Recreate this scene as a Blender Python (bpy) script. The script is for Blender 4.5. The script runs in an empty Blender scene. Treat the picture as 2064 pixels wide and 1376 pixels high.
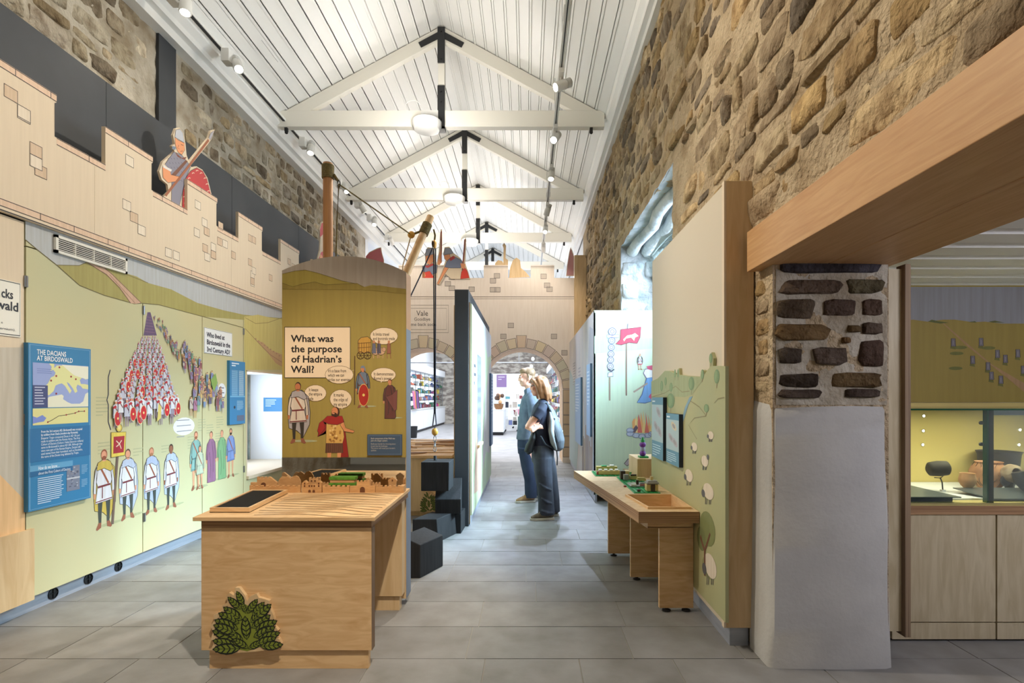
import bpy, bmesh, math, random
from mathutils import Vector, Matrix, noise
R = random.Random(7); RJ = random.Random(3)
SC = bpy.context.scene
COL = SC.collection
# ---------------------------------------------------------------- camera (eye 1.4 m, level, shifted lens)
F, VX, VY, H = 1080.0, 1063.0, 800.0, 1.4
cam = bpy.data.cameras.new('camera'); cam.sensor_width = 36; cam.lens = F / 2064 * 36
cam.shift_x = (1032 - VX) / 2064; cam.shift_y = (VY - 688) / 2064; cam.clip_end = 200; cam.clip_start = .05
camo = bpy.data.objects.new('camera', cam); COL.objects.link(camo)
camo.location = (0, 0, H); camo.rotation_euler = (math.pi / 2, 0, 0); SC.camera = camo
# ---------------------------------------------------------------- sky and exposure
SC.view_settings.view_transform = 'Standard'; SC.view_settings.look = 'None'
SC.view_settings.exposure = 0.0; SC.view_settings.gamma = 1; SC.view_settings.use_curve_mapping = False
w = bpy.data.worlds.new('sky'); SC.world = w; w.use_nodes = True
bg = w.node_tree.nodes['Background']; bg.inputs[0].default_value = (.86, .93, 1, 1); bg.inputs[1].default_value = 2.2
try:
    SC.cycles.max_bounces = 7; SC.cycles.diffuse_bounces = 4; SC.cycles.glossy_bounces = 4
    SC.cycles.transmission_bounces = 6; SC.cycles.transparent_max_bounces = 10; SC.cycles.caustics_reflective = False
    SC.cycles.caustics_refractive = False; SC.cycles.use_denoising = True; SC.cycles.sample_clamp_indirect = 6
except Exception: pass

def lin(c): return tuple(((x / 255) / 12.92 if x / 255 <= .04045 else ((x / 255 + .055) / 1.055) ** 2.4) for x in c[:3])
def area(name, loc, target, sx, sy, power, col=(255, 255, 255), spread=180):
    l = bpy.data.lights.new(name, 'AREA'); l.shape = 'RECTANGLE'; l.size = sx; l.size_y = sy; l.energy = power; l.color = lin(col)
    l.spread = math.radians(spread)
    o = bpy.data.objects.new(name, l); COL.objects.link(o); o.location = loc
    o.rotation_euler = (Vector(target) - Vector(loc)).to_track_quat('-Z', 'Y').to_euler(); return o
def spot(name, loc, target, power, angle, col=(255, 242, 222), blend=.6, r=.05):
    l = bpy.data.lights.new(name, 'SPOT'); l.energy = power; l.spot_size = math.radians(angle); l.spot_blend = blend; l.color = lin(col); l.shadow_soft_size = r
    o = bpy.data.objects.new(name, l); COL.objects.link(o); o.location = loc
    o.rotation_euler = (Vector(target) - Vector(loc)).to_track_quat('-Z', 'Y').to_euler(); return o
# daylight through the window of the right wall and the alcove on the left, then added fill
area('window_daylight', (2.6, 5.8, 3.5), (-.1, 6.3, 0), 2.4, 1.8, 1000, (206, 228, 255), 80)
area('window_daylight', (1.83, 5.9, 2.35), (0, 5.9, 1.9), 2.3, 2.0, 95, (212, 230, 255))
area('window_daylight', (-3.95, 6.95, 1.15), (-3.2, 7.1, 1.1), 1.3, 1.0, 26, (224, 236, 255))
area('rear_fill', (-1.2, -3.6, 2.4), (-1.2, 4, 1.6), 3.2, 2.2, 12, (255, 244, 226))  # added fill from behind the camera; no window is built there
area('shop_fill', (-1.5, 20, 4.6), (-1.5, 20, 0), 5, 12, 750, (236, 244, 255))  # unseen overhead panels, added to brighten the shop
area('shop_fill', (-1.0, 14.2, 4.8), (-1.2, 14.2, 0), 4, 3, 170, (240, 245, 255))

# ---------------------------------------------------------------- helpers
W = {}
def link(o, parent=None):
    COL.objects.link(o)
    if parent is not None:
        o.parent = parent
        o.matrix_parent_inverse = W.get(parent.name, Matrix()).inverted()
    return o
def tag(o, label=None, cat=None, group=None, kind=None):
    if label: o['label'] = label
    if cat: o['category'] = cat
    if group: o['group'] = group
    if kind: o['kind'] = kind
    return o
def empty(name, loc=(0, 0, 0), label=None, cat=None, group=None, kind=None):
    o = bpy.data.objects.new(name, None); o.location = loc; o.empty_display_size = .05; COL.objects.link(o)
    W[o.name] = Matrix.Translation(loc); return tag(o, label, cat, group, kind)
def P(px, py, Y): return Vector(((px - VX) / F * Y, Y, H - (py - VY) / F * Y))
def PX(px, py, X): return P(px, py, X * F / (px - VX))
def PZ(px, py, Z): return P(px, py, (H - Z) * F / (py - VY))

class MB:
    def __init__(s): s.v = []; s.f = []; s.c = []
    def add(s, vs, fs, col=None):
        n = len(s.v); s.v += [tuple(v) for v in vs]; s.f += [tuple(i + n for i in f) for f in fs]; s.c += [col] * len(fs); return s
    def box(s, x0, x1, y0, y1, z0, z1, col=None):
        return s.add([(x0, y0, z0), (x1, y0, z0), (x1, y1, z0), (x0, y1, z0), (x0, y0, z1), (x1, y0, z1), (x1, y1, z1), (x0, y1, z1)],
                     [(0, 3, 2, 1), (4, 5, 6, 7), (0, 1, 5, 4), (1, 2, 6, 5), (2, 3, 7, 6), (3, 0, 4, 7)], col)
    def hexa(s, b, t, col=None):
        return s.add(list(b) + list(t), [(0, 3, 2, 1), (4, 5, 6, 7), (0, 1, 5, 4), (1, 2, 6, 5), (2, 3, 7, 6), (3, 0, 4, 7)], col)
    def prism(s, pts, off, col=None):
        pts = [Vector(p) for p in pts]; off = Vector(off); n = len(pts)
        return s.add(pts + [p + off for p in pts], [tuple(range(n)), tuple(range(2 * n - 1, n - 1, -1))] + [((i + 1) % n, i, n + i, n + (i + 1) % n) for i in range(n)], col)
    def path(s, pts, r, n=8, col=None, close=False):
        pts = [Vector(p) for p in pts]; m = len(pts); rr = r if isinstance(r, (list, tuple)) else [r] * m
        vs = []; fs = []; up = Vector((0, 0, 1))
        for i, p in enumerate(pts):
            if close: d = pts[(i + 1) % m] - pts[i - 1]
            else: d = pts[min(i + 1, m - 1)] - pts[max(i - 1, 0)]
            if d.length < 1e-9: d = up.copy()
            d.normalize(); a = d.cross(up)
            if a.length < .05: a = d.cross(Vector((1, 0, 0)))
            a.normalize(); b = d.cross(a)
            for k in range(n):
                t = 2 * math.pi * k / n; vs.append(p + (a * math.cos(t) + b * math.sin(t)) * rr[i])
        for i in range(m if close else m - 1):
            j = (i + 1) % m
            for k in range(n): fs.append((i * n + k, i * n + (k + 1) % n, j * n + (k + 1) % n, j * n + k))
        if not close: fs += [tuple(range(n - 1, -1, -1)), tuple(range((m - 1) * n, m * n))]
        return s.add(vs, fs, col)
    def tube(s, a, b, r, r2=None, n=10, col=None): return s.path([a, b], [r, r if r2 is None else r2], n, col)
    def lathe(s, prof, c, n=20, col=None, axis=None):
        c = Vector(c); m = len(prof); vs = []
        q = Vector((0, 0, 1)).rotation_difference(Vector(axis)) if axis is not None else None
        for (r, z) in prof:
            for k in range(n):
                t = 2 * math.pi * k / n; p = Vector((r * math.cos(t), r * math.sin(t), z))
                vs.append(c + (q @ p if q else p))
        fs = [(i * n + k, i * n + (k + 1) % n, (i + 1) * n + (k + 1) % n, (i + 1) * n + k) for i in range(m - 1) for k in range(n)]
        fs += [tuple(range(n - 1, -1, -1)), tuple(range((m - 1) * n, m * n))]
        return s.add(vs, fs, col)
    def ball(s, c, rx, ry=None, rz=None, n=12, m=8, col=None):
        ry = rx if ry is None else ry; rz = rx if rz is None else rz; c = Vector(c); vs = []; fs = []
        for i in range(m + 1):
            a = math.pi * i / m
            for k in range(n):
                t = 2 * math.pi * k / n; q = max(math.sin(a), 1e-3)
                vs.append(c + Vector((rx * q * math.cos(t), ry * q * math.sin(t), -rz * math.cos(a))))
        for i in range(m):
            for k in range(n): fs.append((i * n + k, i * n + (k + 1) % n, (i + 1) * n + (k + 1) % n, (i + 1) * n + k))
        return s.add(vs, fs, col)
    def build(s, name, mat, parent=None, smooth=False, bevel=0, seg=2):
        me = bpy.data.meshes.new(name); me.from_pydata(s.v, [], s.f); me.materials.append(M[mat] if isinstance(mat, str) else mat)
        if any(c is not None for c in s.c):
            at = me.color_attributes.new('Col', 'FLOAT_COLOR', 'CORNER'); k = 0; buf = []
            for f, c in zip(s.f, s.c):
                l = lin(c or (200, 200, 200)); buf += [l[0], l[1], l[2], 1] * len(f)
            at.data.foreach_set('color', buf)
        if smooth:
            me.polygons.foreach_set('use_smooth', [True] * len(me.polygons))
            try: me.set_sharp_from_angle(angle=math.radians(40 if smooth is True else smooth))
            except Exception: pass
        me.update()
        o = bpy.data.objects.new(name, me); link(o, parent)
        if bevel:
            m = o.modifiers.new('b', 'BEVEL'); m.width = bevel; m.segments = seg; m.limit_method = 'ANGLE'
        return o
def box(name, x0, x1, y0, y1, z0, z1, mat, parent=None, bevel=0): return MB().box(x0, x1, y0, y1, z0, z1).build(name, mat, parent, bevel=bevel)

# ---------------------------------------------------------------- materials
M = {}
def mat(name, col, rough=.6, metal=0, col2=None, scale=(1, 1, 1), nscale=6, detail=4, lo=.35, hi=.65, bump=0, bscale=None, bdist=.01, attr=False, spec=.5, rnd=0, emit=None, estr=0, dist=0, alpha=None, trans=0, mixf=1.0):
    m = bpy.data.materials.new(name); m.use_nodes = True; M[name] = m; t = m.node_tree; N = t.nodes; b = N['Principled BSDF']
    b.inputs['Roughness'].default_value = rough; b.inputs['Metallic'].default_value = metal; b.inputs['Specular IOR Level'].default_value = spec
    L = t.links.new
    base = None
    if attr:
        a = N.new('ShaderNodeAttribute'); a.attribute_name = 'Col'; base = a.outputs['Color']
    if col2 is not None or bump:
        g = N.new('ShaderNodeNewGeometry'); mp = N.new('ShaderNodeMapping'); mp.inputs['Scale'].default_value = scale; L(g.outputs['Position'], mp.inputs['Vector'])
    if col2 is not None:
        nz = N.new('ShaderNodeTexNoise'); nz.inputs['Scale'].default_value = nscale; nz.inputs['Detail'].default_value = detail; nz.inputs['Distortion'].default_value = dist
        L(mp.outputs[0], nz.inputs['Vector'])
        mr = N.new('ShaderNodeMapRange'); mr.inputs[1].default_value = lo; mr.inputs[2].default_value = hi; mr.inputs[4].default_value = mixf; L(nz.outputs[0], mr.inputs[0])
        mx = N.new('ShaderNodeMix'); mx.data_type = 'RGBA'; L(mr.outputs[0], mx.inputs[0])
        if attr:
            mx.blend_type = 'MULTIPLY'; L(base, mx.inputs[6]); mx.inputs[7].default_value = (*lin(col2), 1)
        else:
            mx.inputs[6].default_value = (*lin(col), 1); mx.inputs[7].default_value = (*lin(col2), 1)
        base = mx.outputs[2]
    if rnd:
        oi = N.new('ShaderNodeObjectInfo'); hs = N.new('ShaderNodeHueSaturation'); mr2 = N.new('ShaderNodeMapRange')
        mr2.inputs[3].default_value = 1 - rnd; mr2.inputs[4].default_value = 1 + rnd; L(oi.outputs['Random'], mr2.inputs[0]); L(mr2.outputs[0], hs.inputs['Value'])
        if base is None: hs.inputs['Color'].default_value = (*lin(col), 1)
        else: L(base, hs.inputs['Color'])
        base = hs.outputs[0]
    if base is None: b.inputs['Base Color'].default_value = (*lin(col), 1)
    else: L(base, b.inputs['Base Color'])
    if bump:
        n2 = N.new('ShaderNodeTexNoise'); n2.inputs['Scale'].default_value = bscale or nscale; n2.inputs['Detail'].default_value = 6; L(mp.outputs[0], n2.inputs['Vector'])
        bp = N.new('ShaderNodeBump'); bp.inputs['Strength'].default_value = bump; bp.inputs['Distance'].default_value = bdist
        L(n2.outputs[0], bp.inputs['Height']); L(bp.outputs[0], b.inputs['Normal'])
    if emit: b.inputs['Emission Color'].default_value = (*lin(emit), 1); b.inputs['Emission Strength'].default_value = estr
    if trans: b.inputs['Transmission Weight'].default_value = trans
    if alpha is not None: b.inputs['Alpha'].default_value = alpha
    return m
mat('print', (255, 255, 255), .6, attr=True, col2=(242, 240, 235), scale=(9, 9, .5), nscale=5, detail=3)
mat('flatprint', (255, 255, 255), .55, attr=True)
mat('stone', (255, 255, 255), .9, attr=True, col2=(150, 132, 112), nscale=9, detail=7, lo=.4, hi=.72, mixf=.8, bump=1, bscale=22, bdist=.05, spec=.2)
mat('mortar', (200, 180, 150), .95, col2=(164, 142, 112), nscale=5, detail=8, lo=.4, hi=.75, bump=1, bscale=30, bdist=.05, spec=.1)
mat('mortar_grey', (196, 188, 172), .95, col2=(150, 136, 114), nscale=4, detail=8, lo=.4, hi=.7, bump=1, bscale=26, bdist=.025, spec=.1)
mat('white_stone', (196, 202, 202), .85, col2=(142, 152, 154), nscale=5, detail=7, lo=.45, hi=.75, bump=.8, bscale=16, bdist=.03, spec=.2)
mat('plaster', (200, 199, 196), .85, col2=(186, 185, 183), nscale=3, detail=3, bump=.35, bscale=40, bdist=.006, spec=.2)
mat('tile', (143, 142, 141), .5, col2=(122, 120, 117), nscale=5, detail=9, lo=.3, hi=.7, bump=.15, bscale=30, bdist=.004, rnd=.11, spec=.4)
mat('grout', (150, 146, 138), .9)
mat('white_paint', (240, 240, 237), .45)
mat('white_wall', (236, 238, 240), .7)
mat('cream_paint', (236, 233, 222), .5)
mat('grey_fascia', (190, 190, 186), .6)
mat('charcoal', (58, 62, 68), .6, col2=(50, 54, 60), nscale=2)
mat('iron', (30, 31, 33), .5)
mat('castle_ply', (222, 204, 178), .6, col2=(218, 200, 174), scale=(14, 14, .6), nscale=4, detail=4)
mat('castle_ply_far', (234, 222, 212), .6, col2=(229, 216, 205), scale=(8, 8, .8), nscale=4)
mat('ply', (226, 191, 144), .5, col2=(200, 156, 106), scale=(1.2, 1.2, 7), nscale=3.4, detail=7, dist=1.8, lo=.35, hi=.8)
mat('ply_pale', (218, 190, 148), .5, col2=(204, 172, 128), scale=(7, 7, .8), nscale=3, detail=5, dist=.8)
mat('ply_grey', (206, 192, 160), .5, col2=(188, 172, 138), scale=(7, 1, .9), nscale=2.6, detail=5, dist=1.6)
mat('ply_edge', (184, 146, 106), .7, col2=(126, 90, 62), scale=(.4, .4, 60), nscale=3, detail=2)
mat('ply_edge_v', (164, 140, 112), .7, col2=(114, 92, 72), scale=(70, 1, .3), nscale=3, detail=2)
mat('oak', (206, 164, 116), .45, col2=(188, 142, 96), scale=(9, .7, 9), nscale=4, detail=6, dist=1.2, lo=.3, hi=.7)
mat('toy_wood', (206, 160, 108), .55, col2=(192, 144, 92), scale=(2, 2, 9), nscale=9, rnd=.12)
mat('toy_dark', (104, 62, 34), .7)
mat('turf_green', (98, 150, 44), .7, col2=(70, 120, 30), nscale=30)
mat('pole_wood', (172, 124, 76), .55, col2=(150, 102, 58), scale=(12, 12, .5), nscale=4)
mat('pole_pale', (206, 170, 122), .5, col2=(190, 150, 100), scale=(8, 8, 1), nscale=4)
mat('rope', (112, 98, 56), .9, col2=(86, 74, 40), nscale=60)
mat('rope_pale', (176, 152, 112), .9)
mat('rope_navy', (26, 30, 48), .8)
mat('steel', (150, 152, 156), .3, metal=.9)
mat('alu', (172, 178, 190), .35, metal=.3, col2=(160, 166, 180), scale=(1, 1, 14), nscale=4)
mat('brass', (196, 148, 66), .4, metal=.2)
mat('black_block', (24, 24, 26), .75, spec=.3, col2=(34, 34, 36), scale=(14, 14, 1), nscale=4, detail=5)
mat('black', (20, 20, 22), .6)
mat('black_tray', (22, 21, 20), .8, spec=.2)
mat('grille_white', (226, 224, 216), .5)
mat('blue_board', (52, 126, 176), .45)
mat('navy_edge', (24, 36, 56), .5)
mat('skin', (232, 176, 152), .5, col2=(222, 160, 136), nscale=12)
mat('denim', (98, 106, 122), .85, col2=(80, 88, 104), nscale=14, detail=5)
mat('navy_cloth', (34, 38, 60), .85, col2=(24, 27, 44), nscale=9)
mat('navy_trousers', (36, 46, 70), .85, col2=(26, 36, 60), nscale=7)
mat('grey_trousers', (58, 62, 76), .8, col2=(42, 45, 56), nscale=6)
mat('tan_shoe', (176, 140, 98), .8, col2=(150, 114, 76), nscale=20)
mat('grey_shoe', (158, 162, 160), .8)
mat('dun_shoe', (122, 108, 92), .8, col2=(98, 86, 72), nscale=20)
mat('sole', (196, 188, 176), .7)
mat('hair_red', (146, 96, 58), .5, col2=(112, 72, 42), scale=(30, 30, 3), nscale=3)
mat('hair_brown', (140, 108, 80), .6, col2=(112, 84, 60), scale=(20, 20, 8), nscale=4)
mat('pack_grey', (92, 98, 108), .6, col2=(78, 84, 94), nscale=8)
mat('pack_dark', (48, 54, 64), .7)
mat('pack_silver', (150, 154, 156), .5)
mat('brick_green', (40, 150, 84), .35)
mat('brick_tan', (206, 184, 124), .35)
mat('brick_dark', (64, 50, 38), .4)
mat('brick_grey', (150, 152, 150), .4)
mat('brick_white', (222, 220, 212), .4)
mat('brick_red', (148, 60, 40), .4)
mat('brick_purple', (104, 44, 150), .3)
mat('brick_lav', (160, 170, 210), .2)
mat('clay', (196, 148, 108), .8, col2=(150, 104, 74), nscale=9, detail=6, bump=.4, bscale=24, bdist=.004)
mat('clay_pale', (214, 170, 126), .8, col2=(196, 146, 104), nscale=12, bump=.3, bscale=30, bdist=.003)
mat('clay_dark', (66, 60, 54), .7, col2=(44, 40, 36), nscale=9, bump=.4, bscale=24, bdist=.004)
mat('shard', (188, 168, 140), .8, col2=(120, 96, 74), nscale=14)
mat('steel_plate', (112, 120, 122), .35, metal=.5)
mat('case_yellow', (208, 188, 118), .6)
mat('mirror', (235, 232, 225), .02, metal=1)
mat('lens_glow', (255, 255, 250), .4, emit=(255, 250, 235), estr=14)
mat('glint_glow', (255, 255, 240), .4, emit=(255, 250, 220), estr=20)  # glow for the made-up reflections in the pottery case
mat('shop_glow', (235, 245, 255), .5, emit=(225, 240, 255), estr=2.2)
mat('fitting_white', (232, 232, 228), .4)
mat('goods', (255, 255, 255), .6, attr=True)
mat('fire_stone', (180, 190, 220), .7)
mat('shop_floor', (170, 168, 168), .5, col2=(150, 148, 148), nscale=3)
def glass(name, col, f=.88):
    m = bpy.data.materials.new(name); m.use_nodes = True; M[name] = m; t = m.node_tree; N = t.nodes; N.remove(N['Principled BSDF'])
    a = N.new('ShaderNodeBsdfTransparent'); a.inputs[0].default_value = (*lin(col), 1); g = N.new('ShaderNodeBsdfGlossy'); g.inputs['Roughness'].default_value = .03
    fr = N.new('ShaderNodeFresnel'); fr.inputs[0].default_value = 1.45; x = N.new('ShaderNodeMixShader')
    t.links.new(fr.outputs[0], x.inputs[0]); t.links.new(a.outputs[0], x.inputs[1]); t.links.new(g.outputs[0], x.inputs[2]); t.links.new(x.outputs[0], N['Material Output'].inputs[0])
glass('glass', (240, 248, 244)); mat('glass_edge', (20, 74, 50), .1)
glass('shop_glass', (225, 240, 245))

# ---------------------------------------------------------------- printing on a flat board
class PL:
    def __init__(s, o, u, v=(0, 0, 1)):
        s.o = Vector(o); s.u = Vector(u); s.v = Vector(v); s.n = s.u.cross(s.v).normalized()
    def uv(s, px, py):
        d = Vector(((px - VX) / F, 1, -(py - VY) / F)); c = Vector((0, 0, H)); t = s.n.dot(s.o - c) / s.n.dot(d)
        q = c + d * t - s.o; return (q.dot(s.u), q.dot(s.v))
    def w(s, u, v, h=0): return s.o + s.u * u + s.v * v + s.n * h
TC = {}
def textdata(body, bold, spc):
    k = (body, bold, spc)
    if k not in TC:
        cu = bpy.data.curves.new('t', 'FONT'); cu.body = body; cu.size = 1; cu.align_x = 'LEFT'; cu.align_y = 'TOP'; cu.offset = bold; cu.resolution_u = 2; cu.space_line = spc
        o = bpy.data.objects.new('t', cu); COL.objects.link(o)
        me = bpy.data.meshes.new_from_object(o)
        TC[k] = ([tuple(v.co[:2]) for v in me.vertices], [tuple(p.vertices) for p in me.polygons])
        bpy.data.objects.remove(o); bpy.data.curves.remove(cu); bpy.data.meshes.remove(me)
    return TC[k]
INK = (62, 54, 52)
class PR:
    def __init__(s, pl, h0=.0008, step=.0003): s.pl = pl; s.h0 = h0; s.st = step; s.m = MB()
    def poly(s, pts, col, k=0):
        h = s.h0 + s.st * (k + .85 * RJ.random())
        a = sum(pts[i][0] * pts[(i + 1) % len(pts)][1] - pts[(i + 1) % len(pts)][0] * pts[i][1] for i in range(len(pts)))
        if a < 0: pts = pts[::-1]
        s.m.add([s.pl.w(u, v, h) for u, v in pts], [tuple(range(len(pts)))], col)
    def line(s, pts, wd, col=INK, k=0, close=False):
        h = s.h0 + s.st * (k + .85 * RJ.random()); n = len(pts); vs = []; fs = []
        for i, (u, v) in enumerate(pts):
            a = pts[i - 1] if (i or close) else pts[0]; b = pts[(i + 1) % n] if (i < n - 1 or close) else pts[-1]
            d = Vector((b[0] - a[0], b[1] - a[1])); d = d.normalized() if d.length > 1e-9 else Vector((1, 0)); q = Vector((-d.y, d.x)) * wd / 2
            vs += [s.pl.w(u + q.x, v + q.y, h), s.pl.w(u - q.x, v - q.y, h)]
        for i in range(n if close else n - 1):
            j = (i + 1) % n; fs.append((2 * i + 1, 2 * j + 1, 2 * j, 2 * i))
        s.m.add(vs, fs, col)
    def px(s, pts): return [s.pl.uv(*p) for p in pts]
    def pp(s, pts, col, k=0, ol=0, oc=INK):
        q = s.px(pts); s.poly(q, col, k)
        if ol: s.line(q, ol, oc, k + 1, True)
    def pl_(s, pts, wd, col=INK, k=0, close=False): s.line(s.px(pts), wd, col, k, close)
    def ell(s, cu, cv, ru, rv, col, k=0, n=18, a0=0, a1=2 * math.pi, ol=0, oc=INK):
        full = abs(a1 - a0) > 6.2
        pts = [(cu + ru * math.cos(a0 + (a1 - a0) * i / (n if full else n - 1)), cv + rv * math.sin(a0 + (a1 - a0) * i / (n if full else n - 1))) for i in range(n)]
        s.poly(pts, col, k)
        if ol: s.line(pts, ol, oc, k + 1, True)
    def pell(s, px, py, rx, ry, col, k=0, ol=0, oc=INK):
        c = s.pl.uv(px, py); a = s.pl.uv(px + rx, py); b = s.pl.uv(px, py - ry); s.ell(c[0], c[1], abs(a[0] - c[0]), abs(b[1] - c[1]), col, k, ol=ol, oc=oc)
    def text(s, body, u, v, size, col=INK, k=0, bold=0, spc=1.0, fit=None, align='L'):
        vs, fs = textdata(body, bold, spc); h = s.h0 + s.st * k
        if not vs: return
        x0 = min(p[0] for p in vs); x1 = max(p[0] for p in vs); sx = size
        if fit: sx = fit / (x1 - x0)
        off = 0 if align == 'L' else (-(x1 + x0) / 2 * sx)
        s.m.add([s.pl.w(u + off + p[0] * sx, v + p[1] * size, h) for p in vs], fs, col)
    def bars(s, u, v, w, n, pitch, col, k=0, th=.35):
        for i in range(n):
            ww = w * R.uniform(.82, 1) if i < n - 1 else w * .5; vv = v - i * pitch
            s.poly([(u, vv), (u + ww, vv), (u + ww, vv - pitch * th), (u, vv - pitch * th)], col, k)
    def build(s, name, parent, mt='print'):
        o = s.m.build(name, mt, parent); return o

def figure(p, u, v, h, tunic=(225, 228, 238), cape=None, skin=(222, 158, 128), hair=(120, 66, 46), legs=(66, 74, 70), kind='tunic', belt=(120, 52, 58), k=0, lw=.004, arms=True, feet=(150, 92, 70), beard=False, lean=0, shield=None, helm=None):
    def T(pts): return [(u + (x + lean * y) * h, v + y * h) for x, y in pts]
    p.ell(u + .1 * h, v + .03 * h, .22 * h, .02 * h, (176, 178, 140), k)
    if cape: 
        q = T([(-.1, .83), (.06, .87), (.17, .76), (.2, .5), (.19, .3), (.09, .1), (-.02, .2), (-.15, .24), (-.17, .5), (-.15, .74)]); p.poly(q, cape, k + 1); p.line(q, lw, INK, k + 2, True)
    if kind == 'gown':
        q = T([(-.05, .85), (.05, .85), (.13, .78), (.13, .55), (.15, .04), (.12, .01), (-.13, .01), (-.12, .5), (-.13, .74)]); p.poly(q, tunic, k + 3); p.line(q, lw, INK, k + 4, True)
        p.line(T([(.02, .8), (.07, .5), (.06, .2)]), lw, INK, k + 5); p.line(T([(-.06, .6), (-.02, .3), (-.05, .1)]), lw, INK, k + 5)
    else:
        for sx in (-1, 1):
            q = T([(sx * .015, .42), (sx * .105, .42), (sx * .095, .2), (sx * .085, .06), (sx * .045, .06), (sx * .04, .2)]); p.poly(q, legs, k + 3)
            q = T([(sx * .045, .075), (sx * .09, .075), (sx * .13, .0), (sx * .11, -.015), (sx * .05, .01)]); p.poly(q, feet, k + 3)
        q = T([(-.04, .86), (.04, .86), (.12, .8), (.125, .6), (.105, .54), (.14, .345), (-.14, .325), (-.105, .54), (-.125, .6), (-.12, .8)]); p.poly(q, tunic, k + 4); p.line(q, lw, INK, k + 5, True)
        p.line(T([(-.138, .345), (.138, .365)]), lw * 1.8, belt, k + 6); p.line(T([(-.1, .53), (.1, .545)]), .026 * h, belt, k + 6)
        p.line(T([(-.08, .81), (.07, .56)]), .026 * h, (160, 92, 66), k + 6); p.line(T([(-.03, .53), (-.03, .38)]), .014 * h, belt, k + 6)
    if arms:
        for sx in (-1, 1):
            q = T([(sx * .09, .8), (sx * .135, .76), (sx * .165, .6), (sx * .17, .46), (sx * .13, .45), (sx * .125, .6)]); p.poly(q, tunic, k + 5); p.line(q, lw, INK, k + 6, True)
            q = T([(sx * .13, .455), (sx * .17, .46), (sx * .165, .39), (sx * .14, .385)]); p.poly(q, skin, k + 5)
    if cape:
        q = T([(-.1, .84), (0, .88), (.1, .84), (.15, .74), (.1, .71), (0, .76), (-.12, .74)]); p.poly(q, cape, k + 7); p.line(q, lw, INK, k + 8, True)
    p.poly(T([(-.025, .92), (.025, .92), (.028, .85), (-.028, .85)]), skin, k + 7)
    p.ell(u + lean * .95 * h, v + .935 * h, .05 * h, .068 * h, hair, k + 7); p.ell(u + (lean * .95 - .005) * h, v + .925 * h, .044 * h, .056 * h, skin, k + 8)
    if beard: p.ell(u - .004 * h, v + .892 * h, .036 * h, .026 * h, hair, k + 9)
    if helm: p.ell(u, v + .945 * h, .056 * h, .06 * h, helm, k + 9, a0=0, a1=math.pi, n=10); p.poly(T([(.03, .95), (.06, .95), (.07, .87), (.045, .87)]), helm, k + 9)
    if shield:
        p.ell(u + .02 * h, v + .3 * h, .13 * h, .27 * h, (232, 200, 110), k + 10); p.ell(u + .02 * h, v + .3 * h, .12 * h, .255 * h, shield, k + 11); p.ell(u + .02 * h, v + .3 * h, .03 * h, .035 * h, (232, 200, 110), k + 12)
def pfig(p, foot, head, **kw):
    a = p.pl.uv(*foot); b = p.pl.uv(*head); figure(p, (a[0] + b[0]) / 2, a[1], b[1] - a[1], **kw)
# ================================================================ SETTING
XR, XL = 1.27, -3.69            # faces of the two stone walls
RIDX, RIDZ, EAVZ, XE1, XE0 = -1.195, 6.585, 5.345, 1.09, -3.48
def stone_mesh(m, pl, u, v, w, h, lift, col, n=10):
    vs = []; fs = []; rings = ((1.0, -.012), (.96, lift * .6), (.8, lift))
    jit = [R.uniform(.86, 1.06) for _ in range(n)]; tilt = R.uniform(-.5, .5) * lift; tv = R.uniform(-.4, .4) * lift; ph = R.uniform(0, .5)
    for (s, hh) in rings:
        for i in range(n):
            a = 2 * math.pi * (i + ph) / n; c, d = math.cos(a), math.sin(a)
            x = math.copysign(abs(c) ** .38, c) * s * jit[i]; y = math.copysign(abs(d) ** .38, d) * s * jit[(i * 3) % n]
            vs.append(pl.w(u + x * w / 2, v + y * h / 2, hh + (tilt * x + tv * y + R.uniform(-.1, .1) * lift if hh > 0 else 0)))
    vs.append(pl.w(u, v, lift * R.uniform(.9, 1.25)))
    for r in range(2):
        for i in range(n): j = (i + 1) % n; fs.append((r * n + i, r * n + j, (r + 1) * n + j, (r + 1) * n + i))
    for i in range(n): fs.append((2 * n + i, 2 * n + (i + 1) % n, 3 * n))
    m.add(vs, fs, col)
def stones(parent, pl, u0, u1, v0, v1, hr, wr, palette, lift, ok, key, limit=300, wob=.02):
    lst = []; v = v0
    while v < v1:
        h = R.uniform(*hr); u = u0 + R.uniform(-.2, 0)
        while u < u1:
            w = R.uniform(*wr) * R.choice((.7, 1, 1, 1.3)); hh = h * R.uniform(.78, 1.02); g = R.uniform(.006, .02)
            cu, cv = u + w / 2, v + h / 2 + R.uniform(-wob, wob)
            if ok(cu, cv, w, hh) and R.random() > .02: lst.append((cu, cv, w, hh))
            u += w + g
        v += h + R.uniform(.004, .016)
    lst.sort(key=key); rest = MB()
    for i, (cu, cv, w, hh) in enumerate(lst):
        c = R.choice(palette); f = R.uniform(.82, 1.12); c = tuple(min(255, x * f) for x in c); L = R.uniform(*lift)
        if i < limit:
            m = MB(); stone_mesh(m, pl, cu, cv, w, hh, L, c); m.build('stone', 'stone', parent, smooth=50)
        else: stone_mesh(rest, pl, cu, cv, w, hh, L, c, 8)
    if rest.v: tag(rest.build('far_stones', 'stone', parent, smooth=50), kind='stuff')
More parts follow.
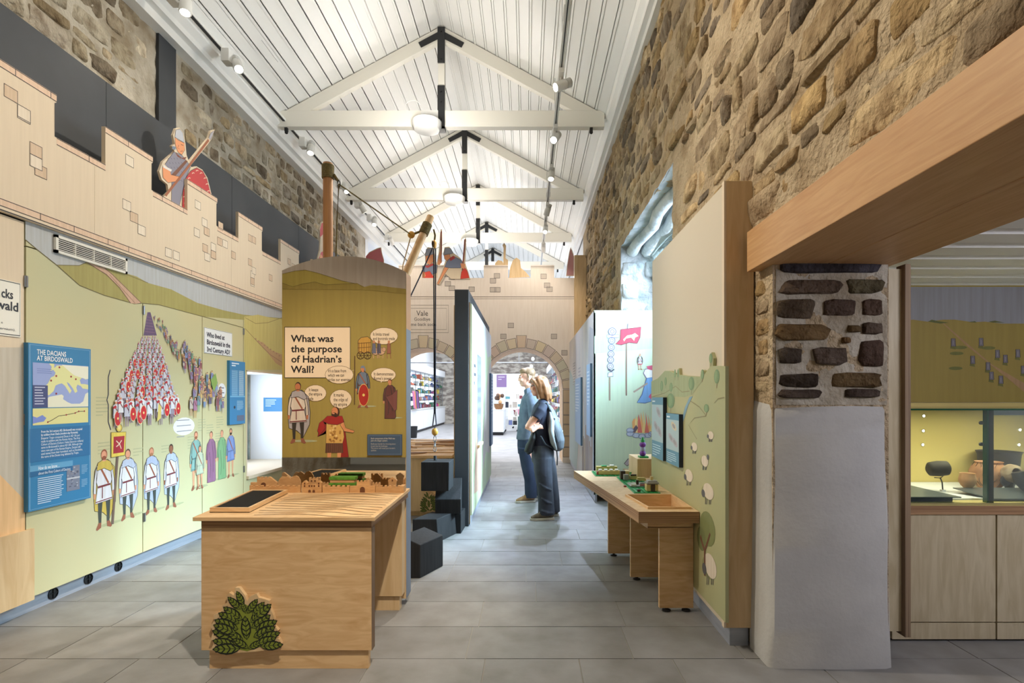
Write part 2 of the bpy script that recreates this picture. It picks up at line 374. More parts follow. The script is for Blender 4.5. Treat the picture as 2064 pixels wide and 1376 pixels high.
def relief(name, pl, u0, u1, v0, v1, step, amp, mt, parent, skip=None, base=0):
    nu = max(1, int((u1 - u0) / step)); nv = max(1, int((v1 - v0) / step)); m = MB(); vs = []
    for j in range(nv + 1):
        for i in range(nu + 1):
            u = u0 + (u1 - u0) * i / nu; v = v0 + (v1 - v0) * j / nv
            q = noise.noise(Vector((u * 7, v * 9, 3.1))) * .6 + noise.noise(Vector((u * 2.3, v * 3, 8))) * .6 + noise.noise(Vector((u * 23, v * 23, 1))) * .25
            vs.append(pl.w(u, v, base + amp * q))
    fs = []
    for j in range(nv):
        for i in range(nu):
            cu = u0 + (u1 - u0) * (i + .5) / nu; cv = v0 + (v1 - v0) * (j + .5) / nv
            if skip and skip(cu, cv): continue
            a = j * (nu + 1) + i; fs.append((a, a + 1, a + nu + 2, a + nu + 1))
    m.add(vs, fs); return m.build(name, mt, parent, smooth=60)

# ---- floor: slabs laid in rows 0.4 m deep
floor = MB().box(-6, 4.6, -4.2, 11.6, -.15, -.004).build('floor', 'grout'); tag(floor, 'grey stone slab floor of the exhibition hall', 'floor', kind='structure')
y = 2.07; row = 0
while y < 11.4:
    x = -3.42 + R.uniform(-.5, 0); x1 = 4.0 if y < 2.9 else 1.24
    while x < x1:
        wd = R.choice((.6, .6, .75, .9, .5)); b = min(x + wd, x1)
        if b - max(x, -3.42) > .06:
            MB().box(max(x, -3.42) + .003, b - .003, y + .003, y + .397, -.012, R.uniform(-.0008, .0006)).build('floor_tile', 'tile', floor)
        x += wd
    y += .4; row += 1
sf = MB().box(-6, 4.6, 11.6, 34, -.15, 0).build('floor_shop', 'shop_floor'); tag(sf, 'pale stone floor running on into the shop beyond the arches', 'floor', kind='structure')

# ---- right wall with the wide doorway (lintel) and the deep splayed window
wr = MB()
T = .6
wr.box(XR, XR + T, 2.774, 4.6, 0, 2.3); wr.box(XR, XR + T, -4, 4.6, 2.3, 6.0); wr.box(XR, XR + T, 4.6, 7.2, 3.42, 6.0)
wr.box(XR, XR + T, 4.6, 7.2, 0, .45); wr.box(XR, XR + T, 7.2, 12.2, 0, 6.0)
wr.box(XR, XR + T, -4, .2, 0, 2.3)
wall_right = tag(wr.build('wall_right', 'mortar'), 'tall rubble stone wall on the right with a wide doorway', 'wall', kind='structure')
plR = PL((XR, 0, 0), (0, -1, 0))
def okR(u, v, w, h):
    Y = -u
    if v - h / 2 < 2.31 and Y < 3: return False
    if Y > 3 and v < 2.45: return False
    if 4.45 < Y + w / 2 and Y - w / 2 < 7.2 and v - h / 2 < 3.46: return False
    return .9 < Y < 11.35 and v + h / 2 < 5.12
relief('mortar_face', plR, -11.4, -.9, 2.28, 5.12, .025, .02, 'mortar', wall_right, lambda u, v: 4.62 < -u < 7.18 and v < 3.42, .012)
PALR = [(190, 168, 132), (176, 152, 116), (168, 148, 120), (152, 136, 114), (196, 172, 134), (184, 156, 114), (140, 126, 108), (200, 180, 146), (186, 158, 112)]
stones(wall_right, plR, -11.4, -.9, 2.32, 5.1, (.08, .2), (.14, .46), PALR, (.012, .04), okR, lambda s: -s[0] - 2.5 * s[2])
# window reveal: limewashed stone sides, timber lintels above
wd1 = empty('window_1', (1.6, 5.85, 1.0), 'deep limewashed window opening high in the right stone wall', 'window', kind='structure')
MB().box(XR + T - .02, XR + T, 4.6, 7.2, .45, 3.42).build('pane', 'glass', wd1)
for yy in (4.62, 5.85, 7.1): box('window_bar', XR + T - .05, XR + T - .01, yy - .03, yy + .03, .45, 3.42, 'white_paint', wd1)
plJ = PL((XR, 7.2, 0), (1, 0, 0)); relief('jamb_plaster', plJ, -.02, T, .45, 3.44, .03, .03, 'white_stone', wd1, base=.01)
plS = PL((XR, 4.6, 3.42), (0, 1, 0), (1, 0, 0)); relief('soffit_plaster', plS, 0, 2.54, -.02, T, .03, .035, 'white_stone', wd1, base=.01)
for i in range(16):
    v0 = 1.1 + (i // 2) * .29; m = MB(); stone_mesh(m, plJ, .14 + .3 * (i % 2) + R.uniform(-.05, .05), v0 + R.uniform(-.02, .02), R.uniform(.2, .3), R.uniform(.14, .24), .035, (216, 222, 222)); m.build('jamb_stone', 'white_stone', wd1, smooth=50)
lt = MB()
for (xx, r) in ((1.42, .075), (1.62, .09)):
    lt = MB(); lt.path([(xx + .03 * math.sin(t * 1.7), 4.62 + t * .36, 3.36 - .02 * math.sin(t * 2.1)) for t in range(8)], [r * R.uniform(.8, 1.1) for _ in range(8)], 9); lt.build('timber_lintel', 'white_stone', wd1, smooth=60)
# end of the wall beside the doorway: stones above, thick limewashed plaster below
pier = empty('wall_end', (1.57, 2.78, 0), 'rough stone end of the right wall with white plaster below', 'wall', kind='structure')
plE = PL((0, 2.774, 0), (1, 0, 0))
relief('mortar_face', plE, 1.285, 1.862, 1.36, 2.09, .025, .012, 'mortar_grey', pier, base=.003)
PALD = [(104, 84, 66), (86, 70, 58), (112, 88, 62), (96, 82, 74), (78, 64, 54), (120, 98, 70)]
for (a, b, c, d, col) in [(1564, 1782, 526, 552, (74, 70, 76)), (1565, 1697, 562, 595, (104, 88, 74)), (1703, 1779, 562, 592, (100, 92, 70)), (1563, 1643, 603, 643, (98, 84, 68)), (1656, 1724, 603, 638, (88, 72, 62)), (1735, 1777, 602, 638, (98, 80, 68)),
                       (1560, 1674, 652, 686, (122, 98, 66)), (1706, 1733, 655, 670, (108, 88, 60)), (1733, 1778, 650, 674, (92, 78, 66)), (1567, 1616, 700, 734, (84, 74, 64)), (1636, 1710, 698, 736, (100, 86, 76)), (1729, 1780, 684, 740, (92, 74, 64)),
                       (1568, 1652, 752, 781, (70, 60, 50)), (1672, 1774, 750, 782, (112, 92, 64)), (1566, 1655, 784, 802, (82, 70, 62)), (1698, 1774, 783, 801, (80, 68, 60)), (1695, 1712, 679, 692, (120, 92, 60))]:
    u0, v0 = plE.uv(a, d); u1, v1 = plE.uv(b, c); m = MB(); stone_mesh(m, plE, (u0 + u1) / 2, (v0 + v1) / 2, u1 - u0, v1 - v0, .022, col, 12); m.build('stone', 'stone', pier, smooth=50)
plF = PL((1.285, 0, 0), (0, -1, 0))
relief('mortar_return', plF, -3.0, -2.772, 1.36, 2.09, .025, .012, 'mortar', pier, base=.003)
vv = 1.42
while vv < 2.06:
    hh = R.uniform(.06, .11); m = MB(); stone_mesh(m, plF, -2.88 + R.uniform(-.03, .03), vv + hh / 2, R.uniform(.12, .2), hh, .02, R.choice(PALR)); m.build('stone', 'stone', pier, smooth=50); vv += hh + .02
m = MB()
ring = [(1.258, 3.0), (1.262, 2.80), (1.285, 2.772), (1.6, 2.765), (1.84, 2.77), (1.868, 2.79), (1.872, 3.0)]
vs = []; NZ = 26
for j in range(NZ + 1):
    z = 1.385 * j / NZ
    for i, (x, yy) in enumerate(ring):
        q = noise.noise(Vector((i * 1.3, z * 2.2, 4))) * .008; f = .022 * max(0, (j - NZ + 1)) ; sx = -1 if x < 1.5 else 1
        fl = .012 * (1 - j / NZ)
        vs.append((x + sx * (q + fl - f * .6), yy - (q + fl - f) * (1 if 0 < i < 6 else 0), z + (.006 * math.sin(i * 2.1) if j == NZ else 0)))
n = len(ring); fs = [(j * n + i, j * n + i + 1, (j + 1) * n + i + 1, (j + 1) * n + i) for j in range(NZ) for i in range(n - 1)] + [tuple(NZ * n + i for i in range(n))]
m.add(vs, fs).build('plaster_base', 'plaster', pier, smooth=50, bevel=0)
# lintel: oak facing and two soffit boards
lin_ = empty('lintel', (1.55, 2.9, 2.08), 'oak boxed lintel over the wide doorway on the right', 'beam')
box('face_board', 1.20, 1.235, .2, 2.93, 2.083, 2.30, 'oak', lin_, .003)
box('soffit_board', 1.235, 1.545, .2, 2.93, 2.085, 2.115, 'oak', lin_, .003); box('soffit_board', 1.55, 1.90, .2, 2.93, 2.085, 2.115, 'oak', lin_, .003)
box('top_board', 1.235, 1.268, .2, 2.93, 2.27, 2.30, 'oak', lin_); box('back_board', 1.88, 1.92, .2, 2.93, 2.115, 2.30, 'oak', lin_)

# ---- left wall
wl = MB().box(XL - .5, XL, -4, 6.35, 0, 6).box(XL - .5, XL, 7.75, 12.2, 0, 6).box(XL - .5, XL, 6.35, 7.75, 1.75, 6).box(XL - .5, XL, 6.35, 7.75, 0, .5)
wall_left = tag(wl.build('wall_left', 'mortar_grey'), 'pale rubble stone wall high on the left above the panels', 'wall', kind='structure')
plL = PL((XL, 0, 0), (0, 1, 0))
relief('mortar_face', plL, 2.6, 11.4, 3.8, 5.06, .028, .02, 'mortar_grey', wall_left, base=.012)
PALL = [(190, 174, 146), (178, 164, 140), (166, 156, 140), (198, 184, 156), (150, 136, 116), (184, 164, 130), (206, 196, 174)]
stones(wall_left, plL, 2.6, 11.4, 3.86, 5.02, (.09, .2), (.14, .36), PALL, (.010, .032), lambda u, v, w, h: v + h / 2 < 5.05 and not (5.28 < u + w / 2 and u - w / 2 < 5.58), lambda s: s[0], 300)
box('wall_back', -6, 4.6, -4.2, -4.0, 0, 7, 'white_wall')['kind'] = 'structure'

# ---- roof boarding: long white boards on both slopes, ridge along the hall
ceil = MB().add([(XE0 - .3, -4, EAVZ - .12), (RIDX, -4, RIDZ + .05), (XE1 + .3, -4, EAVZ - .12), (XE0 - .3, 32, EAVZ - .12), (RIDX, 32, RIDZ + .05), (XE1 + .3, 32, EAVZ - .12)], [(0, 1, 4, 3), (1, 2, 5, 4)]).build('ceiling', 'white_paint')
tag(ceil, 'white boarded pitched ceiling with open trusses', 'ceiling', kind='structure')
NB = 15
for side in (0, 1):
    xe = XE1 if side else XE0
    for i in range(NB):
        a = i / NB; b = (i + 1) / NB - .0055
        p0 = Vector((xe + (RIDX - xe) * a, 0, EAVZ + (RIDZ - EAVZ) * a)); p1 = Vector((xe + (RIDX - xe) * b, 0, EAVZ + (RIDZ - EAVZ) * b))
        nrm = Vector((-(p1 - p0).z, 0, (p1 - p0).x)).normalized()
        if nrm.z > 0: nrm = -nrm
        q = p0 + (p1 - p0) * .84
        sec = [p0, p0 + nrm * .014, q + nrm * .014, q + nrm * .024, p1 + nrm * .024, p1]
        MB().prism([v + Vector((0, -4, 0)) for v in sec], (0, 36, 0)).build('ceiling_board', 'white_paint', ceil)
# cornices (boxed eaves)
def cornice(name, pts, label):
    o = MB().prism([(x, -4, z) for x, z in pts], (0, 36, 0)).build(name, 'white_paint'); tag(o, label, 'cornice', kind='structure'); return o
cornice('trim_1', [(XL, 5.0), (XL + .13, 5.0), (XL + .13, 5.09), (XL + .2, 5.09), (XL + .2, 5.15), (XL + .26, 5.2), (XE0 + .02, 5.36), (XL, 5.4)], 'white moulded cornice above the left stone wall')
cornice('trim_2', [(XR, 5.06), (XR - .07, 5.06), (XR - .07, 5.14), (XR - .12, 5.14), (XR - .12, 5.22), (XR - .17, 5.26), (XE1 - .01, 5.37), (XR, 5.4)], 'white moulded cornice above the right stone wall')

# ---- trusses
def truss(y0, k):
    t = empty('roof_truss', (RIDX, y0, 5.15), ('nearest white king-post roof truss with black iron straps', 'second white roof truss from the camera with black straps', 'third white roof truss, above the castle gateway wall', 'white roof truss seen through the battlements', 'farthest white roof truss behind the shop arches')[k], 'truss', 'roof trusses')
    yb = y0 + .11; zt0, zt1 = 5.15, 5.375
    box('tie_beam', XE0 + .02, XE1 - .02, y0, yb, zt0, zt1, 'cream_paint', t, .006)
    for s in (0, 1):
        xe = XE1 if s else XE0; sg = 1 if s else -1
        d = Vector((RIDX - xe, 0, RIDZ - EAVZ)).normalized(); nn = Vector((-d.z, 0, d.x)); nn = nn if nn.z < 0 else -nn
        a = Vector((xe, y0 + .01, EAVZ)) + nn * .03; b = Vector((RIDX, y0 + .01, RIDZ)) + nn * .03
        MB().prism([a - d * .02, b, Vector((RIDX, y0 + .01, b.z - .2)), a + nn * .16 + d * .12], (0, .09, 0)).build('rafter', 'cream_paint', t, bevel=.005)
        c0 = Vector((RIDX, y0 - .004, RIDZ - .1)); c1 = c0 - d * .36
        MB().prism([c0 + nn * 0, c1, c1 + nn * .075, c0 + nn * .085], (0, .012, 0)).build('apex_strap', 'iron', t)
    box('king_post', RIDX - .045, RIDX + .045, y0 + .012, yb - .012, zt1, RIDZ - .1, 'cream_paint', t, .004)
    up = box('king_strap', RIDX - .05, RIDX + .05, y0 - .012, y0 + .012, RIDZ - .55, RIDZ - .06, 'iron', t)
    lo = box('king_strap', RIDX - .05, RIDX + .05, y0 - .012, y0 + .012, zt0 - .03, zt1 + .34, 'iron', t)
    box('stirrup', RIDX - .05, RIDX + .05, y0 - .012, yb + .012, zt0 - .035, zt0 - .002, 'iron', lo)
    for zz in (RIDZ - .5, RIDZ - .12): MB().tube((RIDX, y0 - .012, zz), (RIDX, y0 - .026, zz), .014, n=8).build('bolt', 'iron', up)
    for zz in (zt0 + .1, zt1 + .12, zt1 + .26): MB().tube((RIDX, y0 - .012, zz), (RIDX, y0 - .026, zz), .014, n=8).build('bolt', 'iron', lo)
    for xx in (XE0 + .12, XE1 - .2): MB().box(xx - .02, xx + .02, y0 + .02, y0 + .06, zt0 - .05, zt0).ball((xx, y0 + .04, zt0 - .06), .025, n=8, m=5).build('bracket', 'black', t)
TY = [7.43, 10.19, 12.95, 15.71, 18.47]
for k, yy in enumerate(TY): truss(yy, k)
# uplighter housings under the ties; unseen spots floating clear of them light the boarding
for k, yy in enumerate([4.67] + TY[:3] + [1.9, 15.7]):
    if k > 3: spot('uplight', (RIDX - .18, yy - .9, 4.75), (RIDX - .18, yy - .9, 8), 60, 178, (255, 249, 240), .25, .12); continue
    x0 = RIDX - .18
    if k: u = empty('uplighter', (x0, yy - .05, 5.42), ['white uplighter nearer than the first truss', 'white round uplighter on the nearest tie beam', 'white round uplighter on the second tie beam', 'white round uplighter on the third tie beam'][k], 'light', 'ceiling uplighters')
    if k:
        MB().lathe([(.05, -.10), (.17, -.08), (.2, -.02), (.2, .03), (.15, .05)], (x0, yy - .1, 5.13), 20).build('housing', 'fitting_white', u, smooth=True)
        MB().box(x0 - .1, x0 + .14, yy - .03, yy - .005, 5.08, 5.36).build('clamp', 'fitting_white', u)
        MB().path([(x0 - .2 + .1 * math.cos(t), yy - .05, 5.42 + .06 * math.sin(t)) for t in [i * .5 for i in range(8)]], .006, 5).build('cable', 'fitting_white', u)
    spot('uplight', (x0, yy - .9, 4.75), (x0, yy - .9, 8), 60, 178, (255, 249, 240), .25, .12)
# ---- lighting tracks with spot heads
trk = empty('lighting_track', (.37, 3, 5.0), 'long white lighting track hung below the trusses on the right', 'track')
box('rail', .345, .395, 2.0, 19, 4.985, 5.02, 'fitting_white', trk); box('slot', .365, .376, 2.0, 19, 4.982, 4.9845, 'iron', trk)
for yy in (4.2, 5.7, 7.2, 8.7, 10.2, 11.7): MB().tube((.37, yy, 5.02), (.37, yy, RIDZ - (.37 - RIDX) * .5427 - .05), .003, n=5).build('wire', 'steel', trk)
for yy in (4.9, 7.3, 9.4, 12): box('power_feed', .335, .405, yy, yy + .22, 4.99, 5.045, 'fitting_white', trk)
trl = empty('lighting_track', (-3.36, 3, 5.2), 'white recessed lighting track along the left cornice', 'track')
box('rail', -3.40, -3.35, 2.0, 19, 5.225, 5.255, 'fitting_white', trl); box('slot', -3.392, -3.358, 2.0, 19, 5.222, 5.2245, 'iron', trl)
for yy in (3.2, 4.7, 6.2, 7.7): MB().tube((-3.1, yy, 5.56), (-2.98, yy + .2, 4.8 + .6), .0025, n=5).build('wire', 'steel', trl)
def head(x, y, z, tgt, label, grp, p, ang, body=True, col=(255, 242, 222)):
    h = empty('spotlight', (x, y, z), label, 'spotlight', grp); d = (Vector(tgt) - Vector((x, y, z))).normalized()
    if grp.startswith('left'):
        box('driver_box', x - .045, x + .045, y - .06, y + .06, z - .02, z + .12, 'fitting_white', h, .006); c = Vector((x + .1, y + .02, z - .03))
        MB().tube((x + .03, y, z), c, .014, n=8).build('arm', 'fitting_white', h)
    else:
        box('driver_box', x - .03, x + .03, y - .1, y + .1, z + .08, z + .13, 'fitting_white', h, .005); c = Vector((x, y + .02, z)); MB().tube((x, y, z + .1), c, .012, n=8).build('arm', 'fitting_white', h)
    a = c - d * .07; b = c + d * .08
    MB().lathe([(.045, 0), (.052, .01), (.055, .14), (.05, .15), (.044, .147), (.042, .12)], a, 16, axis=d).build('barrel', 'fitting_white', h, smooth=True)
    MB().lathe([(.0, .118), (.04, .119), (.04, .121), (.0, .122)], a, 14, axis=d).build('lens', 'lens_glow', h)
    for q in range(5):
        MB().lathe([(.05, q * .012 - .06), (.05, q * .012 - .054)], a, 12, axis=d).build('fin', 'fitting_white', h)
    if p: spot('spot_beam', b + d * .03, tgt, p, ang, col)
LT = ['white spotlight on the left track nearest the camera', 'white spotlight with glowing lens beside the first truss end', 'third white spotlight along the left cornice track', 'fourth white spotlight along the left cornice track', 'fifth white spotlight on the left track, behind the pole', 'sixth white spotlight, pointing along the left cornice', 'farthest left spotlight above the gateway wall']
for i, (yy, tg) in enumerate([(5.0, (-3.1, 4.2, 1.6)), (5.9, (-1.2, 3.6, .9)), (7.9, (-3.1, 6.5, 1.6)), (9.4, (-1.2, 7.6, 1.2)), (10.4, (-2.0, 11.4, 2.6)), (11.2, (-3.1, 9.5, 2)), (12.6, (-2, 16, 1))]):
    head(-3.30, yy, 5.09, tg, LT[i], 'left track spotlights', (40, 80, 20, 50, 110, 40, 0)[i], (80, 60, 80, 70, 80, 70, 60)[i])
RT = ['white spotlight at the top of the right track, nearest the camera', 'white spotlight under the right track at the first truss', 'white glowing spotlight between the first and second trusses', 'white spotlight on the right track near the second truss', 'white spotlight on the right track by the third truss', 'bright spotlight on the right track over the battlements']
for i, (yy, tg) in enumerate([(5.9, (-3.1, 4.4, 2.8)), (7.1, (-1.7, 2.9, .5)), (8.3, (.0, 6.3, 0)), (9.9, (-.6, 11.4, 2.2)), (11.0, (-.1, 7.6, 0)), (12.4, (.4, 16, 1))]):
    head(.37, yy, 4.84, tg, RT[i], 'right track spotlights', (270, 520, 900, 130, 900, 0)[i], (80, 46, 46, 110, 42, 60)[i], col=((255, 242, 222) if i in (0, 1, 3) else (206, 224, 255)))
# lamps on the same tracks just outside the picture
spot('track_lamp', (.37, .7, 4.9), (-1.25, 3.05, .9), 850, 34); spot('track_lamp', (-3.3, 3.1, 5.09), (1.2, 2.0, 2.6), 560, 64); spot('track_lamp', (-3.3, 4.3, 5.09), (1.25, 3.6, 3.6), 200, 80)
spot('track_lamp', (.37, 1.6, 4.9), (-3.1, 3.1, 2.6), 240, 62)
# ================================================================ LEFT: castle panels, mural
XM = -3.18
plM = PL((XM, 0, 0), (0, 1, 0)); plC = PL((-3.15, 0, 0), (0, 1, 0))
# dark backing board above the battlements
dk = empty('backing_board', (-3.42, 4, 2.5), 'charcoal backing board behind the plywood battlements', 'board')
for a, b in ((2.7, 4.35), (4.353, 6.2), (6.203, 8.0), (8.003, 9.7), (9.703, 11.4)): box('panel', -3.44, -3.42, a, b - .002, 2.4, 3.96, 'charcoal', dk)
box('upright_panel', -3.672, -3.645, 5.30, 5.56, 3.6, 5.0, 'charcoal', dk)
# battlemented plywood castle wall
cas = empty('castle_cutout', (-3.15, 4, 2.5), 'tall plywood castle wall cut-out with battlements, printed stonework, along the left', 'cutout')
mer = [(2.3, 3.585), (4.0, 4.506), (4.965, 5.443), (5.84, 6.371), (6.84, 7.40), (7.85, 8.35), (8.8, 9.3), (9.75, 10.25), (10.7, 11.2)]
top, cre, bot = 3.42, 3.135, 2.515
out = [(2.3, bot)]; 
out += [(2.3, top)]
for i, (a, b) in enumerate(mer):
    if i: out += [(a, cre), (a, top)]
    out += [(b, top), (b, top - .05), (b - .012, top - .06), (b - .012, cre)]
out += [(11.4, cre), (11.4, bot)]
cuts = [2.3, 3.9, 5.7, 7.6, 9.5, 11.4]
def clip(poly, a, b):
    def half(pts, f, inter):
        r = []
        for i in range(len(pts)):
            p, q = pts[i], pts[(i + 1) % len(pts)]
            if f(p): r.append(p)
            if f(p) != f(q): r.append(inter(p, q))
        return r
    g = lambda c: (lambda p, q: (c, p[1] + (q[1] - p[1]) * (c - p[0]) / (q[0] - p[0])))
    return half(half(poly, lambda p: p[0] >= a, g(a)), lambda p: p[0] <= b, g(b))
for a, b in zip(cuts, cuts[1:]):
    q = clip(out, a + .001, b - .001); MB().prism([(-3.15, u, v) for u, v in q], (-.03, 0, 0)).build('sheet', 'castle_ply', cas)
p = PR(plC)
def coping(p, a, b, v, up=True, lw=.005):
    p.line([(a, v - .045), (b, v - .045)], lw, INK, 1); p.poly([(a, v), (b, v), (b, v - .045), (a, v - .045)], (226, 196, 170), 0); p.line([(a, v - .004), (b, v - .004)], lw, INK, 1)
    u = a + R.uniform(.1, .3)
    while u < b: p.line([(u, v), (u, v - .045)], lw, INK, 1); u += R.uniform(.2, .34)
for i, (a, b) in enumerate(mer):
    coping(p, max(a, 2.5), b, top)
    if i < len(mer) - 1: coping(p, b, mer[i + 1][0], cre)
    p.line([(b - .014, top - .06), (b - .014, cre)], .005)
coping(p, 2.5, 11.4, bot + .075); p.line([(2.5, bot + .006), (11.4, bot + .006)], .008)
def blocks(p, px, py, w=.085, h=.075, col=(214, 188, 160), n=1):
    u, v = p.pl.uv(px, py); 
    for i in range(n):
        q = [(u, v), (u + w, v), (u + w, v - h), (u, v - h)]; c = [col, (232, 218, 198)][(i + int(px)) % 2]
        p.poly(q, c, 2 * i); p.line(q, .005, INK, 2 * i + 1, True); u += R.choice((w, .0, w * .4)); v -= h * 1.02
for a in [(8, 168), (35, 212), (60, 285), (70, 328), (253, 310), (247, 400), (262, 425), (393, 402), (407, 438), (391, 458), (408, 490), (333, 498), (349, 504), (440, 445), (438, 477), (449, 482), (500, 471), (508, 475), (500, 520), (505, 545), (466, 505), (542, 552), (580, 520), (588, 530), (600, 545), (425, 488), (505, 562)]: blocks(p, *a, n=R.choice((1, 1, 2)))
p.build('printed_stonework', cas)
# further left: castle panel carrying the heading sign
nl = empty('entrance_board', (XM, 2.6, .1), 'pale plywood panel at the far left with a heading sign and peach band', 'panel')
box('board', XM - .02, XM - .0005, 1.6, 3.385, .118, 2.505, 'castle_ply', nl)
p = PR(plM); p.pp([(-60, 700), (50, 700), (50, 1010), (-60, 1000)], (198, 190, 176), 0); p.pp([(-60, 890), (0, 957), (50, 1008), (50, 1078), (0, 1092), (-60, 1105)], (232, 190, 140), 1)
p.build('printed_shapes', nl)
box('band_board', XM, XM + .025, 1.6, 3.43, .105, .56, 'ply_pale', nl)
sg = empty('heading_sign', (XM, 3.2, 1.8), 'cream heading sign cut off by the left edge of the picture', 'sign')
u0, v0 = plM.uv(40, 680); u1, v1 = plM.uv(40, 571); MB().box(XM, XM + .006, u0 - 1.1, u0, v0, v1).build('board', 'cream_paint', sg)
p = PR(PL((XM + .006, 0, 0), (0, 1, 0))); a = p.px([(40, 571)])[0]
p.text('cks', 3.231, 2.066, .078, (30, 32, 44), 1, bold=.02, fit=.074); p.text('wald', 3.2, 1.994, .078, (30, 32, 44), 1, bold=.02, fit=.142)
p.text('(contubernium).', 3.13, 1.826, .022, (70, 70, 80), 1, fit=.19); p.text('e', 3.231, 1.862, .022, (70, 70, 80), 1); p.line([(u0 - 1.1, v0 + .01), (u0 - .006, v0 + .01), (u0 - .006, v1 - .006), (u0 - 1.1, v1 - .006)], .005, (60, 60, 60), 0, True)
p.build('lettering', sg, 'flatprint')

# mural wall, hinged boards
mw = empty('mural_wall', (XM, 5, .1), 'long green hillside mural panel on the left showing marching soldiers and villagers', 'mural')
js = [3.395, 4.43, 5.24, 6.0]
base = mat('mural_green', (204, 193, 148), .6, col2=(193, 192, 154), scale=(.8, .8, .6), nscale=1.2, detail=2)
for a, b in zip(js, js[1:]):
    box('board', XM - .02, XM, a + .004, b - .004, .118, 2.353, 'mural_green', mw); box('upper_board', XM - .02, XM, a + .004, b - .004, 2.361, 2.515, 'mural_green', mw)
box('board', XM - .02, XM, 6.004, 11.4, 1.705, 2.515, 'mural_green', mw); box('board', XM - .02, XM, 6.004, 6.06, .118, 1.705, 'mural_green', mw); box('board', XM - .02, XM, 6.06, 7.72, .118, .5, 'mural_green', mw); box('board', XM - .02, XM, 7.72, 11.4, .118, 1.705, 'mural_green', mw)
box('core', XM - .1, XM - .021, 3.395, 6.05, .118, 2.515, 'iron', mw)
p = PR(plM, .0006)
SKY = (186, 190, 194)
p.pp([(51, 444), (568, 627), (700, 673), (700, 690), (568, 641), (491, 634), (450, 625), (397, 610), (345, 583), (298, 570), (232, 544), (180, 527), (159, 535), (114, 534), (76, 504), (51, 483)], SKY, 0)
p.pp([(114, 534), (159, 535), (178, 527), (200, 537), (232, 544), (275, 557), (298, 570), (345, 583), (397, 610), (450, 625), (491, 634), (568, 641), (700, 690), (700, 720), (568, 655), (500, 645), (410, 638), (320, 614), (287, 611), (270, 612), (210, 595), (160, 575)], (168, 160, 96), 1)
p.pl_([(51, 483), (76, 504), (114, 534), (160, 575), (210, 595), (270, 612), (287, 611), (320, 614), (410, 638), (490, 660)], .006, (110, 100, 60), 3); p.pl_([(114, 534), (159, 535), (178, 527), (200, 537), (232, 544), (298, 570)], .005, (120, 110, 70), 3)
p.pp([(492, 638), (520, 634), (545, 640), (568, 643), (568, 745), (497, 745), (492, 760)], (205, 192, 120), 2); p.pp([(515, 685), (530, 690), (545, 705), (570, 715), (570, 740), (556, 732), (540, 712)], (196, 160, 120), 3)
p.pl_([(494, 640), (515, 652), (540, 650), (568, 640)], .006, (140, 120, 70), 3); p.pl_([(494, 662), (520, 690), (545, 715), (568, 730)], .006, (140, 110, 80), 4)
for i in range(9): p.pell(515 + i * 6, 683 + i * 4.2, 1.6, 1.6, (176, 140, 106), 4)
p.pp([(174, 528), (196, 528), (226, 553), (284, 610), (274, 612), (263, 611), (241, 580), (214, 553)], (206, 170, 146), 3); p.pl_([(174, 528), (214, 553), (241, 580), (263, 611)], .006, (130, 100, 84), 4); p.pl_([(196, 528), (226, 553), (284, 610)], .006, (130, 100, 84), 4); p.pl_([(220, 553), (272, 611)], .005, (150, 116, 98), 4)
p.build('printed_hills', mw)
# marching column
p = PR(plM, .0008, .0002)
p.pp([(297, 629), (303, 629), (316, 676), (289, 676)], (104, 84, 120), 0); 
for i in range(6): p.pl_([(292 + i * .5, 668 - i * 6), (312 - i * 1.6, 670 - i * 6)], .006, (134, 104, 130), 1)
def mini(p, px, py, hpx, body, shield=None, helm=(206, 208, 220), k=0, leg=(150, 130, 150), red=(190, 44, 56)):
    a = p.pl.uv(px, py); b = p.pl.uv(px, py - hpx); h = b[1] - a[1]; u, v = a; T = lambda q: [(u + x * h, v + y * h) for x, y in q]
    p.poly(T([(-.07, 0), (-.03, 0), (-.02, .42), (-.09, .42)]), leg, k); p.poly(T([(.03, 0), (.07, 0), (.09, .42), (.02, .42)]), leg, k)
    p.poly(T([(-.15, .36), (.15, .36), (.12, .6), (.15, .8), (.05, .86), (-.05, .86), (-.15, .8), (-.12, .6)]), body, k + 1); p.line(T([(-.14, .38), (-.13, .78)]), .03 * h, (92, 84, 108), k + 2); p.line(T([(-.08, .8), (.1, .55)]), .045 * h, (130, 74, 76), k + 2)
    p.ell(u, v + .92 * h, .055 * h, .075 * h, (222, 160, 130), k + 2, n=8); p.ell(u, v + .95 * h, .065 * h, .06 * h, helm, k + 3, n=8, a0=0, a1=math.pi)
    if red: p.poly(T([(-.16, .74), (-.02, .82), (.04, .74), (-.12, .68)]), red, k + 3)
    if shield: p.ell(u + .08 * h, v + .34 * h, .17 * h, .29 * h, (240, 220, 170), k + 4, n=12); p.ell(u + .08 * h, v + .34 * h, .15 * h, .265 * h, shield, k + 5, n=12); p.ell(u + .08 * h, v + .34 * h, .045 * h, .05 * h, (240, 220, 150), k + 6, n=6)
ROWS = 15; kk = 2
for r in range(ROWS):
    f = r / (ROWS - 1); yb = 690 + 168 * f ** 1.15; hp = 14 + 42 * f; xl = 288 - 58 * f; xr = 316 + 40 * f; nn = 6 + (r % 2)
    for i in range(nn):
        x = xl + (xr - xl) * (i + .5 * (r % 2) * .5) / (nn - .5) + R.uniform(-1, 1)
        mini(p, x, yb - (x - 290) * .06 * f + R.uniform(-1, 1), hp, R.choice([(196, 198, 216), (182, 184, 206), (212, 214, 228)]), R.choice([(200, 44, 52), None, None]) if f > .35 else None, k=kk)
    kk += 4
